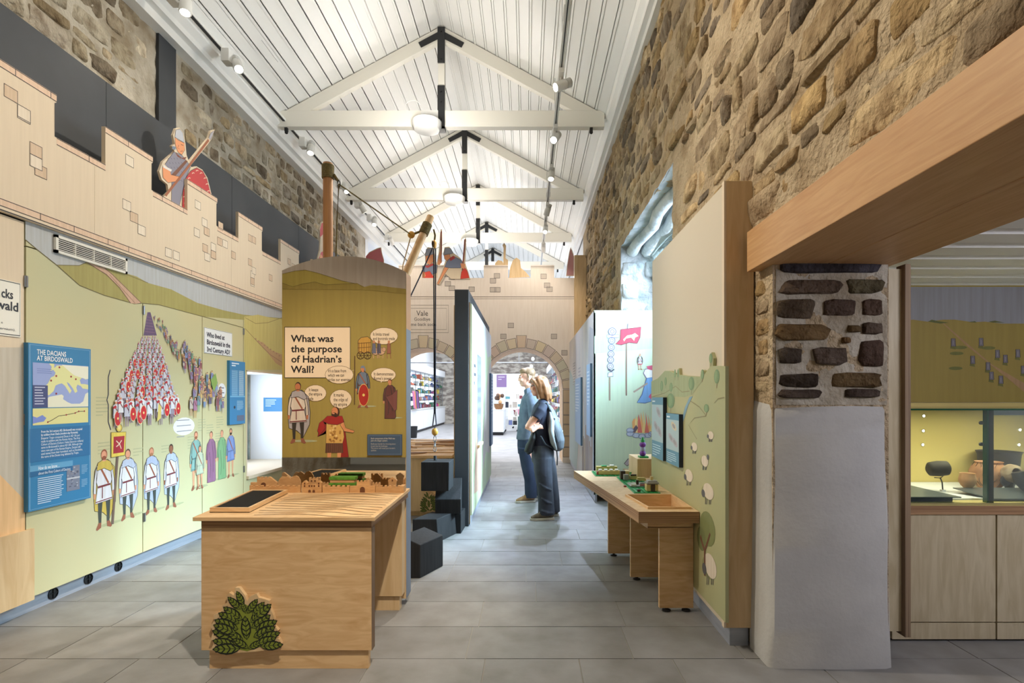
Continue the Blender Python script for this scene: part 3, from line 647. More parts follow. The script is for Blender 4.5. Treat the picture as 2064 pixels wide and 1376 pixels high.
for x, y, hp, sh in [(240, 850, 52, None), (262, 852, 52, (204, 40, 50)), (283, 850, 54, (204, 40, 50)), (298, 853, 54, None), (318, 848, 52, None), (331, 842, 48, (204, 40, 50)), (345, 840, 46, None), (354, 838, 44, (204, 40, 50))]: mini(p, x, y, hp, (230, 232, 242), sh, k=kk + 2)
p.pp([(316, 812), (322, 820), (321, 842), (313, 850), (315, 830)], (226, 208, 120), kk + 8)
p.pl_([(222, 745), (218, 760), (218, 795), (215, 806), (218, 815), (218, 850), (223, 866)], .008, (56, 60, 80), 4)
p.build('printed_marching_column', mw)
p = PR(plM, .0008, .0002)
CC = [(140, 130, 170), (110, 140, 170), (190, 140, 110), (206, 176, 120), (120, 150, 160), (150, 90, 100), (100, 100, 130), (200, 190, 180), (120, 170, 140), (170, 120, 150), (196, 150, 90), (130, 150, 200)]
lst = []
for i in range(110):
    f = (i / 109); c = [(310, 640), (325, 662), (338, 690), (360, 712), (378, 735), (395, 765), (412, 800), (425, 820)]; q = f * 6.999; j = int(q); t = q - j
    lst.append((c[j][0] + (c[j + 1][0] - c[j][0]) * t + R.uniform(-1, 1) * (3 + 24 * f), c[j][1] + (c[j + 1][1] - c[j][1]) * t + R.uniform(-1, 1) * (4 + 14 * f), 6 + 30 * f))
for x, y, hp in [(383, 838, 40), (391, 842, 42), (398, 830, 38), (421, 826, 34), (435, 828, 30), (447, 832, 28), (440, 815, 30), (428, 812, 34), (410, 822, 36)]: lst.append((x, y, hp))
lst.sort(key=lambda a: a[1]); kk = 0
for x, y, hp in lst:
    mini(p, x, y, hp, R.choice(CC), None, R.choice([(90, 60, 50), (120, 84, 60), (70, 54, 50)]), k=kk, leg=R.choice(CC), red=None); kk = min(kk + 1, 60)
p.pp([(422, 765), (432, 752), (436, 772), (428, 790)], (140, 170, 90), 64)
p.build('printed_villagers', mw)
# large standing figures
def fig_part(name, foot, head_, **kw):
    p = PR(plM, .0008, .00025); pfig(p, foot, head_, **kw); return p, name
for nm, ft, hd, kw in [('printed_standard_bearer', (206, 1064), (213, 905), dict(cape=(206, 182, 84), hair=(150, 84, 60), beard=True)), ('printed_soldier', (254, 1046), (261, 904), dict(cape=(186, 198, 224), hair=(90, 58, 46))),
                   ('printed_soldier', (303, 1034), (307, 901), dict(cape=(176, 190, 224), hair=(176, 120, 84), beard=True)), ('printed_soldier', (346, 1023), (343, 895), dict(cape=(184, 198, 228), skin=(150, 98, 74), hair=(60, 44, 40))),
                   ('printed_villager', (394, 986), (395.5, 869), dict(tunic=(134, 176, 172), legs=(214, 160, 126), hair=(150, 90, 60), beard=True, belt=(96, 130, 130))), ('printed_villager', (426, 972), (425, 869), dict(kind='gown', tunic=(150, 106, 140), hair=(110, 74, 60))),
                   ('printed_villager', (446, 966), (448, 866), dict(kind='gown', tunic=(128, 174, 128), hair=(150, 110, 84))), ('printed_villager', (465, 961), (465, 863), dict(tunic=(128, 150, 206), legs=(214, 160, 126), hair=(60, 44, 40), beard=True, belt=(100, 116, 170)))]:
    p = PR(plM, .0008, .00025); pfig(p, ft, hd, **kw)
    if nm == 'printed_standard_bearer':
        p.pl_([(240, 872), (236, 920), (226, 1056)], .022, (116, 96, 88), 12); p.pell(239, 862, 6, 8, (222, 198, 90), 14, .004); p.pell(239, 862, 3, 4, (236, 220, 140), 16)
        p.pp([(223, 871), (253, 870), (251, 917), (223, 922)], (226, 204, 92), 14, .004); p.pp([(228, 880), (250, 878), (248, 911), (227, 914)], (168, 40, 56), 16); p.pl_([(233, 888), (240, 895), (243, 904)], .008, (232, 214, 190), 17); p.pl_([(244, 887), (238, 896), (233, 900)], .008, (232, 214, 190), 17)
    if ft[0] == 394: pfig(p, (403, 984), (401, 898), k=14, tunic=(190, 200, 178), legs=(214, 160, 126), hair=(120, 70, 50), belt=(170, 180, 160))
    p.build(nm, mw)
p = PR(plM, .0009, .0003)
for c, lines in [((371, 859), 4), ((447, 787), 4)]:
    rx, ry = (21, 18) if lines == 4 and c[0] == 371 else (8, 15)
    p.pell(c[0], c[1], rx, ry, (232, 230, 234), 0); a = p.pl.uv(c[0] - rx * .72, c[1] - ry * .45); b = p.pl.uv(c[0] + rx * .72, c[1]); 
    if c[0] == 371: p.text("It may seem far from old,\nbut Birdoswald makes me\nfeel and forget there\nare foes.", a[0], a[1], .05, (90, 90, 100), 2, fit=b[0] - a[0]) if False else p.bars(a[0], a[1] + .02, b[0] - a[0], 4, .05, (150, 150, 156), 2, .16)
    else: p.bars(a[0], a[1], b[0] - a[0], 4, .05, (120, 120, 130), 2, .22)
for x, y, n in [(197, 892, 4), (268, 904, 3), (325, 898, 3), (378, 880, 5), (399, 845, 5), (416, 856, 4), (434, 873, 4), (436, 840, 5), (193, 800, 6)]:
    a = p.pl.uv(x, y); p.bars(a[0], a[1], .13, n, .026, (176, 176, 140), 1, .3)
p.build('printed_captions', mw, 'flatprint')
for (x, y) in ((51, 567), (51, 845), (288.5, 625), (290, 1042), (490.5, 668), (491, 945)):
    a = plM.uv(x, y); MB().box(XM - .002, XM + .008, a[0] - .012, a[0] + .012, a[1] - .035, a[1] + .035).tube((XM + .008, a[0], a[1] - .036), (XM + .008, a[0], a[1] + .036), .006, n=8).build('hinge', 'steel', mw)
# title board
sg = empty('heading_sign', (XM, 5.5, 1.7), 'white heading sign asking who lived at the fort, on the green mural', 'sign')
q = [plM.uv(410.5, 659), plM.uv(467, 674)]; q2 = plM.uv(410.5, 711)
MB().box(XM, XM + .006, q[0][0], q[1][0], q2[1], q[0][1]).build('board', 'white_wall', sg)
p = PR(PL((XM + .006, 0, 0), (0, 1, 0))); ww = q[1][0] - q[0][0]; hh = q[0][1] - q2[1]
p.text('Who lived at\nBirdoswald in the\n3rd Century AD?', q[0][0] + ww * .08, q[0][1] - hh * .14, hh * .265, (40, 40, 62), 1, bold=.03, spc=1.08, fit=ww * .84)
p.line([(q[0][0] + .004, q2[1] + .004), (q[1][0] - .004, q2[1] + .004), (q[1][0] - .004, q[0][1] - .004), (q[0][0] + .004, q[0][1] - .004)], .004, (120, 120, 120), 0, True); p.build('lettering', sg, 'flatprint')

# the big blue information panel
ip = empty('information_panel', (XM, 3.6, .9), 'tall blue information panel with a map, headed The Dacians at Birdoswald', 'panel')
XB = XM + .03; plB = PL((XB, 0, 0), (0, 1, 0)); a = plB.uv(57, 690); b = plB.uv(183, 702); c = plB.uv(57, 1032); u0, u1, v1, v0 = a[0], b[0], a[1], c[1]; ww, hh = u1 - u0, v1 - v0
box('board', XM + .001, XB, u0, u1, v0, v1, 'blue_board', ip)
p = PR(plB); r = lambda x0, y0, x1, y1: [(u0 + ww * x0, v1 - hh * y0), (u0 + ww * x1, v1 - hh * y0), (u0 + ww * x1, v1 - hh * y1), (u0 + ww * x0, v1 - hh * y1)]
p.line(r(.02, .01, .98, .99), .004, (150, 190, 220), 0, True)
p.text('THE DACIANS\nAT BIRDOSWALD', u0 + ww * .12, v1 - hh * .03, .046, (240, 244, 248), 2, bold=.012, spc=.85, fit=ww * .56)
p.poly(r(.06, .115, .95, .385), (150, 166, 216), 1)
land = [(.28, .24), (.33, .2), (.38, .19), (.4, .17), (.36, .15), (.42, .125), (.6, .118), (.95, .118), (.95, .2), (.9, .205), (.85, .19), (.8, .21), (.82, .235), (.88, .235), (.95, .24), (.95, .27), (.85, .265), (.82, .25), (.76, .24), (.74, .26), (.76, .285), (.72, .295), (.68, .265), (.62, .235), (.58, .225), (.6, .245), (.66, .28), (.63, .3), (.6, .28), (.55, .25), (.5, .235), (.45, .24), (.4, .25), (.37, .285), (.3, .31), (.24, .305), (.22, .26)]
p.poly([(u0 + ww * x, v1 - hh * y) for x, y in land], (222, 222, 160), 2)
p.poly([(u0 + ww * x, v1 - hh * y) for x, y in [(.3, .32), (.5, .305), (.53, .315), (.52, .335), (.6, .355), (.66, .365), (.8, .365), (.86, .35), (.9, .3), (.95, .29), (.95, .385), (.22, .385), (.25, .34)]], (226, 226, 206), 2)
p.poly([(u0 + ww * x, v1 - hh * y) for x, y in [(.5, .118), (.95, .118), (.95, .2), (.88, .2), (.7, .18), (.6, .15)]], (232, 232, 214), 3); p.poly([(u0 + ww * x, v1 - hh * y) for x, y in [(.3, .115), (.38, .115), (.38, .15), (.32, .16), (.34, .135)]], (222, 222, 160), 3)
p.poly(r(.06, .25, .28, .385), (66, 76, 124), 4)
for i in range(7): p.poly(r(.085, .26 + i * .0165, .085 + R.uniform(.1, .17), .266 + i * .0165), (190, 196, 220), 5)
for i in range(3): p.poly(r(.12, .15 + i * .012, .34, .153 + i * .012), (110, 130, 190), 3)
for x, y in [(.46, .135), (.41, .19), (.33, .22), (.65, .19), (.73, .205), (.41, .3)]: p.ell(u0 + ww * x, v1 - hh * y, .007, .007, (150, 40, 50), 5, n=8)
p.poly(r(.06, .39, .95, .49), (218, 214, 150), 1); p.poly([(u0 + ww * x, v1 - hh * y) for x, y in [(.06, .435), (.12, .445), (.2, .43), (.26, .45), (.22, .47), (.12, .475), (.06, .48)]], (120, 140, 210), 2)
p.line([(u0 + ww * x, v1 - hh * y) for x, y in [(.28, .475), (.34, .465), (.45, .44), (.57, .435), (.72, .425), (.78, .415), (.88, .415)]], .004, (60, 50, 40), 3)
for x, y in [(.28, .475), (.57, .435), (.72, .425), (.78, .415), (.88, .415)]: p.ell(u0 + ww * x, v1 - hh * y, .006, .006, (150, 40, 50), 4, n=8)
p.poly(r(0.02, .51, .98, .71), (40, 108, 160), 1)
p.text('From the 3rd century AD, Birdoswald was occupied\nby soldiers from Dacia (modern-day Romania).', u0 + ww * .18, v1 - hh * .522, .021, (236, 240, 246), 3, bold=.012, fit=ww * .66)
p.text('Emperor Trajan conquered Dacia in AD 106 and\nmade its soldiers join the Roman Army. The First\nCohort of Dacians (Cohors I Aelia Dacorum milliaria)\ncame to Birdoswald in about AD 200. Although they\nwere now part of the Roman Empire, Dacians still\nused names from their homeland, such as Decebalus,\nthe name of the Dacian king defeated by Trajan.', u0 + ww * .18, v1 - hh * .562, .0212, (236, 240, 246), 3, fit=ww * .68, spc=.95)
p.poly(r(.02, .73, .68, .765), (96, 158, 200), 2); p.poly(r(.02, .765, .68, .795), (36, 100, 150), 2); p.text('How do we know…', u0 + ww * .14, v1 - hh * .735, .034, (235, 240, 246), 3, bold=.01, fit=ww * .32); p.text('about the First Cohort of Dacians', u0 + ww * .14, v1 - hh * .77, .026, (235, 240, 246), 3, fit=ww * .5)
p.bars(u0 + ww * .13, v1 - hh * .81, ww * .4, 13, hh * .0125, (196, 216, 234), 3, .4); p.poly(r(.58, .765, .8, .925), (120, 128, 150), 2)
for i in range(26): x = R.uniform(.59, .76); y = R.uniform(.77, .91); p.poly(r(x, y, x + R.uniform(.01, .04), y + R.uniform(.004, .014)), R.choice([(84, 90, 112), (168, 172, 186), (140, 140, 150)]), 3)
p.poly(r(.58, .84, .8, .85), (190, 194, 204), 4); p.bars(u0 + ww * .83, v1 - hh * .77, ww * .11, 7, hh * .009, (150, 190, 220), 3); p.bars(u0 + ww * .83, v1 - hh * .865, ww * .11, 6, hh * .009, (150, 190, 220), 3)
p.build('printed_page', ip, 'flatprint')
# narrow blue panel beside the alcove
ip = empty('information_panel', (XM, 5.8, 1.1), 'narrow blue information panel beside the white window alcove', 'panel')
a = plB.uv(463, 726); b = plB.uv(494, 729); c = plB.uv(463, 856); u0, u1, v1, v0 = a[0], b[0], a[1], c[1]; ww, hh = u1 - u0, v1 - v0
box('board', XM + .001, XB, u0, u1, v0, v1, 'blue_board', ip); p = PR(plB)
p.poly(r(.08, .0, 1, .12), (60, 130, 180), 0); p.bars(u0 + ww * .12, v1 - hh * .03, ww * .5, 2, hh * .035, (225, 235, 245), 1, .5)
for i in range(26): p.poly(r(.12, .15 + i * .0155, .5, .157 + i * .0155), (150, 194, 222), 1); p.poly(r(.58, .15 + i * .0155, .9, .157 + i * .0155), (190, 214, 226), 1)
p.poly(r(.02, .55, .98, .57), (120, 180, 214), 1); p.bars(u0 + ww * .45, v1 - hh * .63, ww * .45, 9, hh * .017, (170, 206, 228), 1); p.poly(r(.45, .86, .92, .95), (96, 106, 130), 1); p.ell(u0 + ww * .3, v1 - hh * .73, .018, .016, (40, 50, 70), 1)
p.build('printed_page', ip, 'flatprint')
# vent grille
vg = empty('vent_grille', (XM, 4.0, 2.4), 'white slatted ventilation grille under the castle wall, on the left mural', 'vent')
a = plM.uv(107, 472); b = plM.uv(107, 508); c = plM.uv(252, 545); u0, u1, v1, v0 = a[0], c[0], a[1], b[1]; X1 = XM + .02
fr = MB().box(XM, X1, u0, u1, v1 - .018, v1).box(XM, X1, u0, u1, v0, v0 + .018).box(XM, X1, u0, u0 + .02, v0, v1).box(XM, X1, u1 - .02, u1, v0, v1); fr.build('frame', 'grille_white', vg)
box('back', XM + .0005, XM + .002, u0, u1, v0, v1, 'iron', vg)
for i in range(6):
    z = v0 + .03 + i * (v1 - v0 - .055) / 5; MB().hexa([(XM + .004, u0 + .02, z), (XM + .018, u0 + .02, z - .007), (XM + .018, u1 - .02, z - .007), (XM + .004, u1 - .02, z)], [(XM + .004, u0 + .02, z + .004), (XM + .018, u0 + .02, z - .003), (XM + .018, u1 - .02, z - .003), (XM + .004, u1 - .02, z + .004)]).build('slat', 'grille_white', vg)
for i in range(1, 4): uu = u0 + (u1 - u0) * i / 4; box('rib', XM + .004, XM + .017, uu - .003, uu + .003, v0 + .015, v1 - .015, 'grille_white', vg)
# metal plinth with round floor vents
bb = box('baseboard_left', -3.27, -3.25, 1.6, 11.4, 0, .118, 'alu'); tag(bb, 'brushed metal plinth under the left panels', 'plinth', kind='structure')
for i, (x, y) in enumerate(((106.5, 1195.5), (177.5, 1166), (238, 1141))):
    a = PL((-3.25, 0, 0), (0, 1, 0)).uv(x, y); v = empty('plinth_vent', (-3.25, a[0], a[1]), ('round black vent in the metal plinth nearest the camera', 'middle of the three round black plinth vents', 'round black plinth vent nearest the display table')[i], 'vent', 'plinth vents')
    MB().lathe([(.039, 0), (.039, .006), (.033, .008), (.033, .001)], (-3.25, a[0], a[1]), 24, axis=(1, 0, 0)).build('ring', 'black', v, smooth=True)
    for s in (0, 1): MB().box(-3.249, -3.243, a[0] - (.034 if s else .002), a[0] + (.034 if s else .002), a[1] - (.002 if s else .034), a[1] + (.002 if s else .034)).build('spoke', 'black', v)
# white window alcove in the left wall
al = empty('window_2', (-3.5, 7, .5), 'bright white window alcove in the left mural', 'window', kind='structure')
YA, YB = 6.06, 7.74
box('far_side', -4.0, XM - .02, YB, YB + .03, .42, 1.76, 'white_wall', al); box('near_side', -4.0, XM - .1, YA - .03, YA, .42, 1.76, 'white_wall', al); box('head', -4.0, XM - .02, YA, YB, 1.72, 1.76, 'white_wall', al)
box('sill', -4.0, XM + .03, YA, YB, .47, .505, 'castle_ply', al); box('frame', XM - .02, XM + .002, YA, YA + .02, .5, 1.705, 'castle_ply', al); box('frame', XM - .02, XM + .002, YA, YB, 1.69, 1.708, 'castle_ply', al)
box('pane', -4.02, -4.01, YA, YB, .5, 1.72, 'shop_glass', al)
sg = empty('alcove_sign', (-3.4, YB, 1.2), 'small blue sign on the white side of the window alcove', 'sign'); plK = PL((0, YB - .004, 0), (1, 0, 0)); a = plK.uv(531, 801); b = plK.uv(590, 829); box('board', a[0], b[0], YB - .004, YB - .0005, b[1], a[1], 'blue_board', sg)
p = PR(plK); p.bars(a[0] + .03, a[1] - .03, .16, 4, .028, (200, 220, 236), 1, .4); p.build('lettering', sg, 'flatprint')
st = empty('stone_carving', (-3.35, 6.2, .5), 'worn upright stone carving at the edge of the window alcove', 'carving')
m = MB(); vs = [];
m.path([(-3.42, 6.16, .505), (-3.43, 6.16, .75), (-3.41, 6.17, 1.0), (-3.43, 6.16, 1.2), (-3.42, 6.16, 1.32), (-3.40, 6.16, 1.42), (-3.40, 6.16, 1.52), (-3.41, 6.16, 1.57)], [.08, .075, .07, .06, .055, .085, .08, .03], 12); m.build('shaft', mat('carving', (150, 140, 136), .9, col2=(120, 112, 110), nscale=12, bump=.6, bscale=25), st, smooth=60)
MB().box(-3.34, -3.30, 6.2, 6.27, .98, 1.05).tube((-3.42, 6.17, 1.01), (-3.32, 6.24, 1.01), .012).build('bracket', 'steel', st)
# ================================================================ CENTRE: display table and its backboard
ZT = .79
tb = empty('display_table', (-1.25, 3.1, 0), 'birch plywood display table in the foreground with a carved contour top', 'table')
MB().hexa([(-1.70, 2.72, ZT - .02), (-.776, 2.72, ZT - .02), (-.787, 3.59, ZT - .02), (-1.79, 3.59, ZT - .02)], [(-1.70, 2.72, ZT), (-.776, 2.72, ZT), (-.787, 3.59, ZT), (-1.79, 3.59, ZT)]).build('table_top', 'ply', tb, bevel=.002)
MB().hexa([(-1.672, 2.748, ZT - .06), (-.80, 2.748, ZT - .06), (-.80, 3.59, ZT - .06), (-1.74, 3.59, ZT - .06)], [(-1.672, 2.748, ZT - .02), (-.80, 2.748, ZT - .02), (-.80, 3.59, ZT - .02), (-1.74, 3.59, ZT - .02)]).build('apron', 'ply_edge', tb)
box('front_leg', -1.674, -.80, 2.75, 2.80, .10, ZT - .06, 'ply', tb, .002); box('front_plinth', -1.64, -.82, 2.765, 2.80, 0, .10, 'ply', tb)
box('rear_leg', -1.66, -.82, 3.50, 3.585, .10, ZT - .06, 'ply_pale', tb); box('rear_plinth', -1.64, -.84, 3.52, 3.58, 0, .10, 'ply_pale', tb)
MB().box(-.80, -.797, 2.75, 2.80, .1, ZT - .06).build('edge_strip', 'ply_edge_v', tb)
plT = PL((0, 0, ZT), (1, 0, 0), (0, 1, 0)); p = PR(plT, .0012, .0002)
for k in range(13):
    yb = 3.395 - .052 * k; pts = []
    for i in range(29):
        x = -1.66 + .86 * i / 28; a = (i / 28); yv = yb + .045 * math.sin(x * 5 + k * .23) * (1 - k * .05) + .022 * math.sin(x * 11 + k * .7) + .03 * max(0, 1 - abs(x + 1.02) / .14) * math.sin(k * .8)
        yv = min(yv, 3.395 - .004 * (12 - k) * .3)
        lim = -1.44 - (yv - 2.84) * .09
        if x > (-1.44 - (yv - 2.83) * .1) : pts.append((x, yv))
    if len(pts) > 3: p.line(pts, .0055, (84, 56, 36), k % 3)
p.line([(-1.68, 2.84), (-1.69, 2.88), (-1.67, 2.9)], .0035, (92, 62, 40)); p.build('carved_contours', tb, 'flatprint')
# bush cut-out on the table front
bush = empty('bush_cutout', (-1.42, 2.74, .1), 'leafy green bush cut-out fixed to the front of the display table', 'cutout')
plQ = PL((0, 2.728, 0), (1, 0, 0)); C0 = plQ.uv(498, 1300)
pxo = [(424, 1310), (432, 1294), (446, 1296), (440, 1288), (424, 1290), (430, 1272), (424, 1262), (432, 1250), (430, 1240), (446, 1232), (448, 1220), (458, 1214), (456, 1200), (462, 1194), (472, 1200), (474, 1184), (482, 1184), (494, 1200), (498, 1212), (512, 1202), (526, 1196), (530, 1204), (538, 1206), (552, 1210), (552, 1222), (560, 1240), (562, 1250), (556, 1256), (570, 1270), (562, 1282), (572, 1288), (576, 1298), (560, 1308), (530, 1312), (500, 1314), (460, 1316)]
pxo = [(x - 9 if x > 500 else x, y) for x, y in pxo]
MB().prism([plQ.w(*plQ.uv(*q)) for q in pxo], (0, .021, 0)).build('plywood_shape', 'ply_pale', bush)
p = PR(plQ, .0006, .0002); p.pp([(470, 1306), (452, 1270), (462, 1230), (490, 1215), (520, 1230), (545, 1265), (535, 1300), (498, 1312)], (128, 140, 48), 0); p.build('printed_stems', bush, 'flatprint')
def leaf(bx, by, tx, ty, wd, k, par, pl, scale=1):
    p = PR(pl, .0012 + .0003 * k, .0002); a = Vector(pl.uv(bx, by)); b = Vector(pl.uv(tx, ty)); d = b - a; L = d.length; q = Vector((-d.y, d.x)).normalized() * wd * L
    prof = [(0, 0), (.12, .5), (.3, .9), (.5, 1), (.7, .82), (.88, .42), (1, 0)]
    def shape(s, g): return [tuple(a + d * (.02 + t * g) + q * w_ * s) for t, w_ in prof] + [tuple(a + d * (.02 + t * g) - q * w_ * s) for t, w_ in prof[::-1][1:-1]]
    p.poly(shape(1, .98), (22, 30, 20), 0)
    for sd in (-1, 1):
        half = [tuple(a + d * (.06 + t * .88) + q * sd * (.07 + w_ * .62)) for t, w_ in prof] + [tuple(a + d * .92 + q * sd * .05), tuple(a + d * .08 + q * sd * .05)]
        p.poly(half, (122, 136, 44), 1)
        for i in range(4): t0 = .18 + i * .19; p.line([tuple(a + d * t0 + q * sd * .06), tuple(a + d * (t0 + .13) + q * sd * .82 * (1 - abs(t0 - .4)))], L * .045, (22, 30, 20), 2)
    return p.build('leaf', par, 'flatprint')
LV = [(492, 1222, 477, 1190), (486, 1228, 459, 1202), (490, 1250, 450, 1222), (484, 1256, 440, 1234), (482, 1268, 432, 1248), (478, 1276, 430, 1258), (484, 1290, 427, 1270), (476, 1300, 428, 1290), (486, 1306, 428, 1308), (498, 1236, 520, 1206), (508, 1240, 534, 1212), (512, 1248, 548, 1216), (506, 1266, 546, 1238), (514, 1270, 560, 1250), (510, 1284, 556, 1262), (520, 1288, 566, 1274), (514, 1298, 558, 1284), (524, 1302, 572, 1298), (500, 1308, 530, 1290), (498, 1290, 494, 1240), (496, 1236, 488, 1212), (505, 1255, 530, 1226), (492, 1292, 456, 1270), (502, 1306, 470, 1286)]
for i, (a, b, c, d) in enumerate(LV): leaf(a, b, c, d, .21, i % 6, bush, plQ)
# black tray with wooden rim
tr = empty('tray', (-1.6, 3.1, ZT), 'shallow black tray with wooden sides on the display table', 'tray')
A = [(-1.678, 2.83), (-1.468, 2.83), (-1.514, 3.386), (-1.742, 3.386)]; t = .012
ins = [(-1.664, 2.843), (-1.482, 2.843), (-1.527, 3.374), (-1.727, 3.374)]
MB().hexa([(x, y, ZT + .001) for x, y in A], [(x, y, ZT + .004) for x, y in A]).build('floor', 'black_tray', tr)
for i in range(4):
    j = (i + 1) % 4; MB().hexa([(*A[i], ZT + .001), (*A[j], ZT + .001), (*ins[j], ZT + .001), (*ins[i], ZT + .001)], [(*A[i], ZT + .026), (*A[j], ZT + .026), (*ins[j], ZT + .026), (*ins[i], ZT + .026)]).build('side', 'ply', tr)
MB().hexa([(x, y, ZT + .005) for x, y in ins], [(x, y, ZT + .021) for x, y in ins]).build('black_liner', 'black_tray', tr)

# ---- backboard with arched top
bd = empty('backboard', (-1.22, 3.66, 0), 'tall arched olive backboard asking what was the purpose of the Wall', 'board')
YB0 = 3.592; plP = PL((0, YB0, 0), (1, 0, 0))
X0, X1 = plP.uv(568.5, 900)[0], plP.uv(818.5, 900)[0]
arc = []
for i in range(21):
    f = i / 20; px = 568.5 + 250 * f; py = 516 + 29 * (2 * f - 1) ** 2 + (0 if f < .5 else 3 * (2 * f - 1) ** 2); arc.append(plP.uv(px, py))
vm = plP.uv(600, 921.5)[1]
MB().prism([(X0, YB0, vm)] + [(u, YB0, v) for u, v in arc] + [(X1, YB0, vm)], (0, .14, 0)).build('panel', mat('olive_print', (162, 141, 70), .6, col2=(156, 135, 67), scale=(9, 9, .5), nscale=4), bd)
box('lower_panel', X0, X1, YB0, YB0 + .14, 0.05, vm - .002, 'ply_pale', bd)
box('mirror', X0 + .002, X1 - .002, YB0 - .006, YB0 - .001, ZT + .001, vm, 'mirror', bd)
MB().add([(X1 + .001, YB0, .05), (X1 + .001, YB0 + .14, .05), (X1 + .001, YB0 + .14, 1.86), (X1 + .001, YB0, 1.86)], [(0, 1, 2, 3)]).build('side_lower', mat('side_blue', (120, 132, 150), .6), bd)
MB().add([(X1 + .001, YB0, 1.86), (X1 + .001, YB0 + .14, 1.86), (X1 + .001, YB0 + .14, arc[-1][1] - .005), (X1 + .001, YB0, arc[-1][1] - .005)], [(0, 1, 2, 3)]).build('side_upper', mat('side_tan', (188, 146, 104), .6), bd)
p = PR(plP, .0006); p.poly([(X0 + .001, plP.uv(568, 582)[1])] + arc + [(X1 - .001, plP.uv(818, 585)[1])] + p.px([(800, 580), (780, 580), (750, 574), (735, 579), (720, 572), (690, 568), (640, 550), (615, 544), (595, 546), (569, 552)]), (172, 160, 148), 0)
p.pp([(569, 552), (595, 546), (615, 544), (640, 550), (690, 566), (735, 578), (750, 574), (780, 579), (818, 584), (818, 590), (700, 582), (640, 582), (569, 580)], (166, 148, 68), 1)
p.pp([(569, 570), (590, 578), (610, 572), (635, 568), (655, 574), (690, 572), (720, 571), (735, 578), (765, 575), (790, 579), (818, 582), (818, 592), (740, 584), (640, 583), (569, 582)], (152, 132, 62), 2, 0)
p.pl_([(569, 570), (590, 578), (610, 572), (635, 568), (655, 574), (690, 572), (720, 571), (733, 579)], .003, (116, 102, 48), 3); p.pl_([(569, 552), (595, 546), (615, 544), (640, 550), (690, 566), (715, 571)], .003, (116, 102, 48), 3)
p.build('printed_hills', bd)
p = PR(plP, .001); p.pp([(574, 659), (706, 659), (706, 761), (574, 761)], (238, 212, 178), 0, .005, (40, 34, 30)); a = plP.uv(587, 673)
p.text("What was\nthe purpose\nof Hadrian’s\nWall?", a[0], a[1], .0655, (34, 28, 26), 2, bold=.022, spc=1.05, fit=plP.uv(690, 673)[0] - a[0]); p.build('printed_heading', bd, 'flatprint')
BUB = (238, 214, 182)
for (cx, cy, rx, ry, tx, ty, body, fs, fit) in [(774, 677, 28, 17, (766, 693), None, "It limits travel\nand controls trade", .03, 44), (684, 755, 28.5, 18, (716, 745), None, "It's a base from\nwhich we can\nstrike our enemies", .03, 45), (773, 755, 25, 14, (768, 772), None, "It demonstrates\nRome's power", .03, 39), (636, 792, 22, 16.5, (611, 785), None, "It keeps\nthe empire\nsafe", .03, 27), (687, 804, 22, 19, (690, 826), None, "It marks\nthe edge of\nmy empire", .032, 29)]:
    p = PR(plP, .0012); p.pell(cx, cy, rx, ry, BUB, 0, .0025, (120, 90, 60)); p.pp([(cx - 6, cy), tx, (cx + 6, cy)], BUB, 3)
    a = plP.uv(cx - fit / 2, cy - ry * .68); n = body.count('\n') + 1; p.text(body, a[0], a[1] + (.0 if n == 3 else -.012), fs, (70, 50, 36), 5, spc=.98, fit=plP.uv(cx + fit / 2, cy)[0] - a[0]); p.build('printed_speech_bubble', bd, 'flatprint')
p = PR(plP, .001, .0002); pfig(p, (602, 892), (600, 770), tunic=(222, 206, 190), cape=(174, 166, 168), hair=(60, 40, 32), skin=(196, 120, 80), legs=(60, 52, 44)); p.build('printed_soldier', bd)
p = PR(plP, .001, .0002); pfig(p, (733, 821), (730, 737), tunic=(112, 124, 140), legs=(214, 150, 110), helm=(120, 132, 150), hair=(90, 90, 100), skin=(206, 130, 90), shield=(176, 44, 34)); p.pl_([(715.5, 717), (715, 815)], .006, (96, 66, 40), 14); p.build('printed_guard', bd)
p = PR(plP, .001, .0002); pfig(p, (787, 844), (785, 764), kind='gown', tunic=(104, 58, 52), hair=(110, 60, 40), skin=(214, 144, 104)); p.pp([(778, 800), (790, 795), (801, 785), (800, 825), (795, 828)], (122, 72, 66), 10, .002); p.build('printed_senator', bd)
p = PR(plP, .001, .0002)                                             # the emperor
p.pp([(650, 850), (643, 868), (640, 880), (652, 872), (662, 862), (695, 860), (703, 921), (682, 921), (690, 880)], (150, 36, 30), 0, .002); p.pp([(658, 852), (676, 840), (690, 850), (694, 880), (690, 895), (657, 895)], (216, 170, 92), 2, .002)
for i in range(26): x = R.uniform(661, 688); y = R.uniform(856, 890); p.pell(x, y, 2.2, 2.2, R.choice([(236, 200, 130), (176, 126, 60), (150, 100, 46)]), 4)
p.pp([(657, 893), (691, 893), (692, 912), (656, 912)], (112, 72, 52), 5, .002)
for i in range(9): p.pl_([(659 + i * 3.8, 894), (658 + i * 4, 911)], .003, (70, 44, 32), 7)
p.pp([(660, 912), (668, 912), (667, 921.5), (660, 921.5)], (226, 154, 104), 5); p.pp([(680, 912), (688, 912), (687, 921.5), (680, 921.5)], (226, 154, 104), 5)
p.pp([(650, 848), (660, 838), (690, 838), (694, 850), (680, 856), (662, 854)], (164, 40, 36), 8, .002); p.pp([(644, 852), (652, 846), (656, 862), (645, 876), (640, 868)], (164, 40, 36), 8, .002); p.pp([(692, 846), (697, 862), (715, 868), (712, 872), (694, 869), (686, 856)], (222, 148, 98), 8, .002)
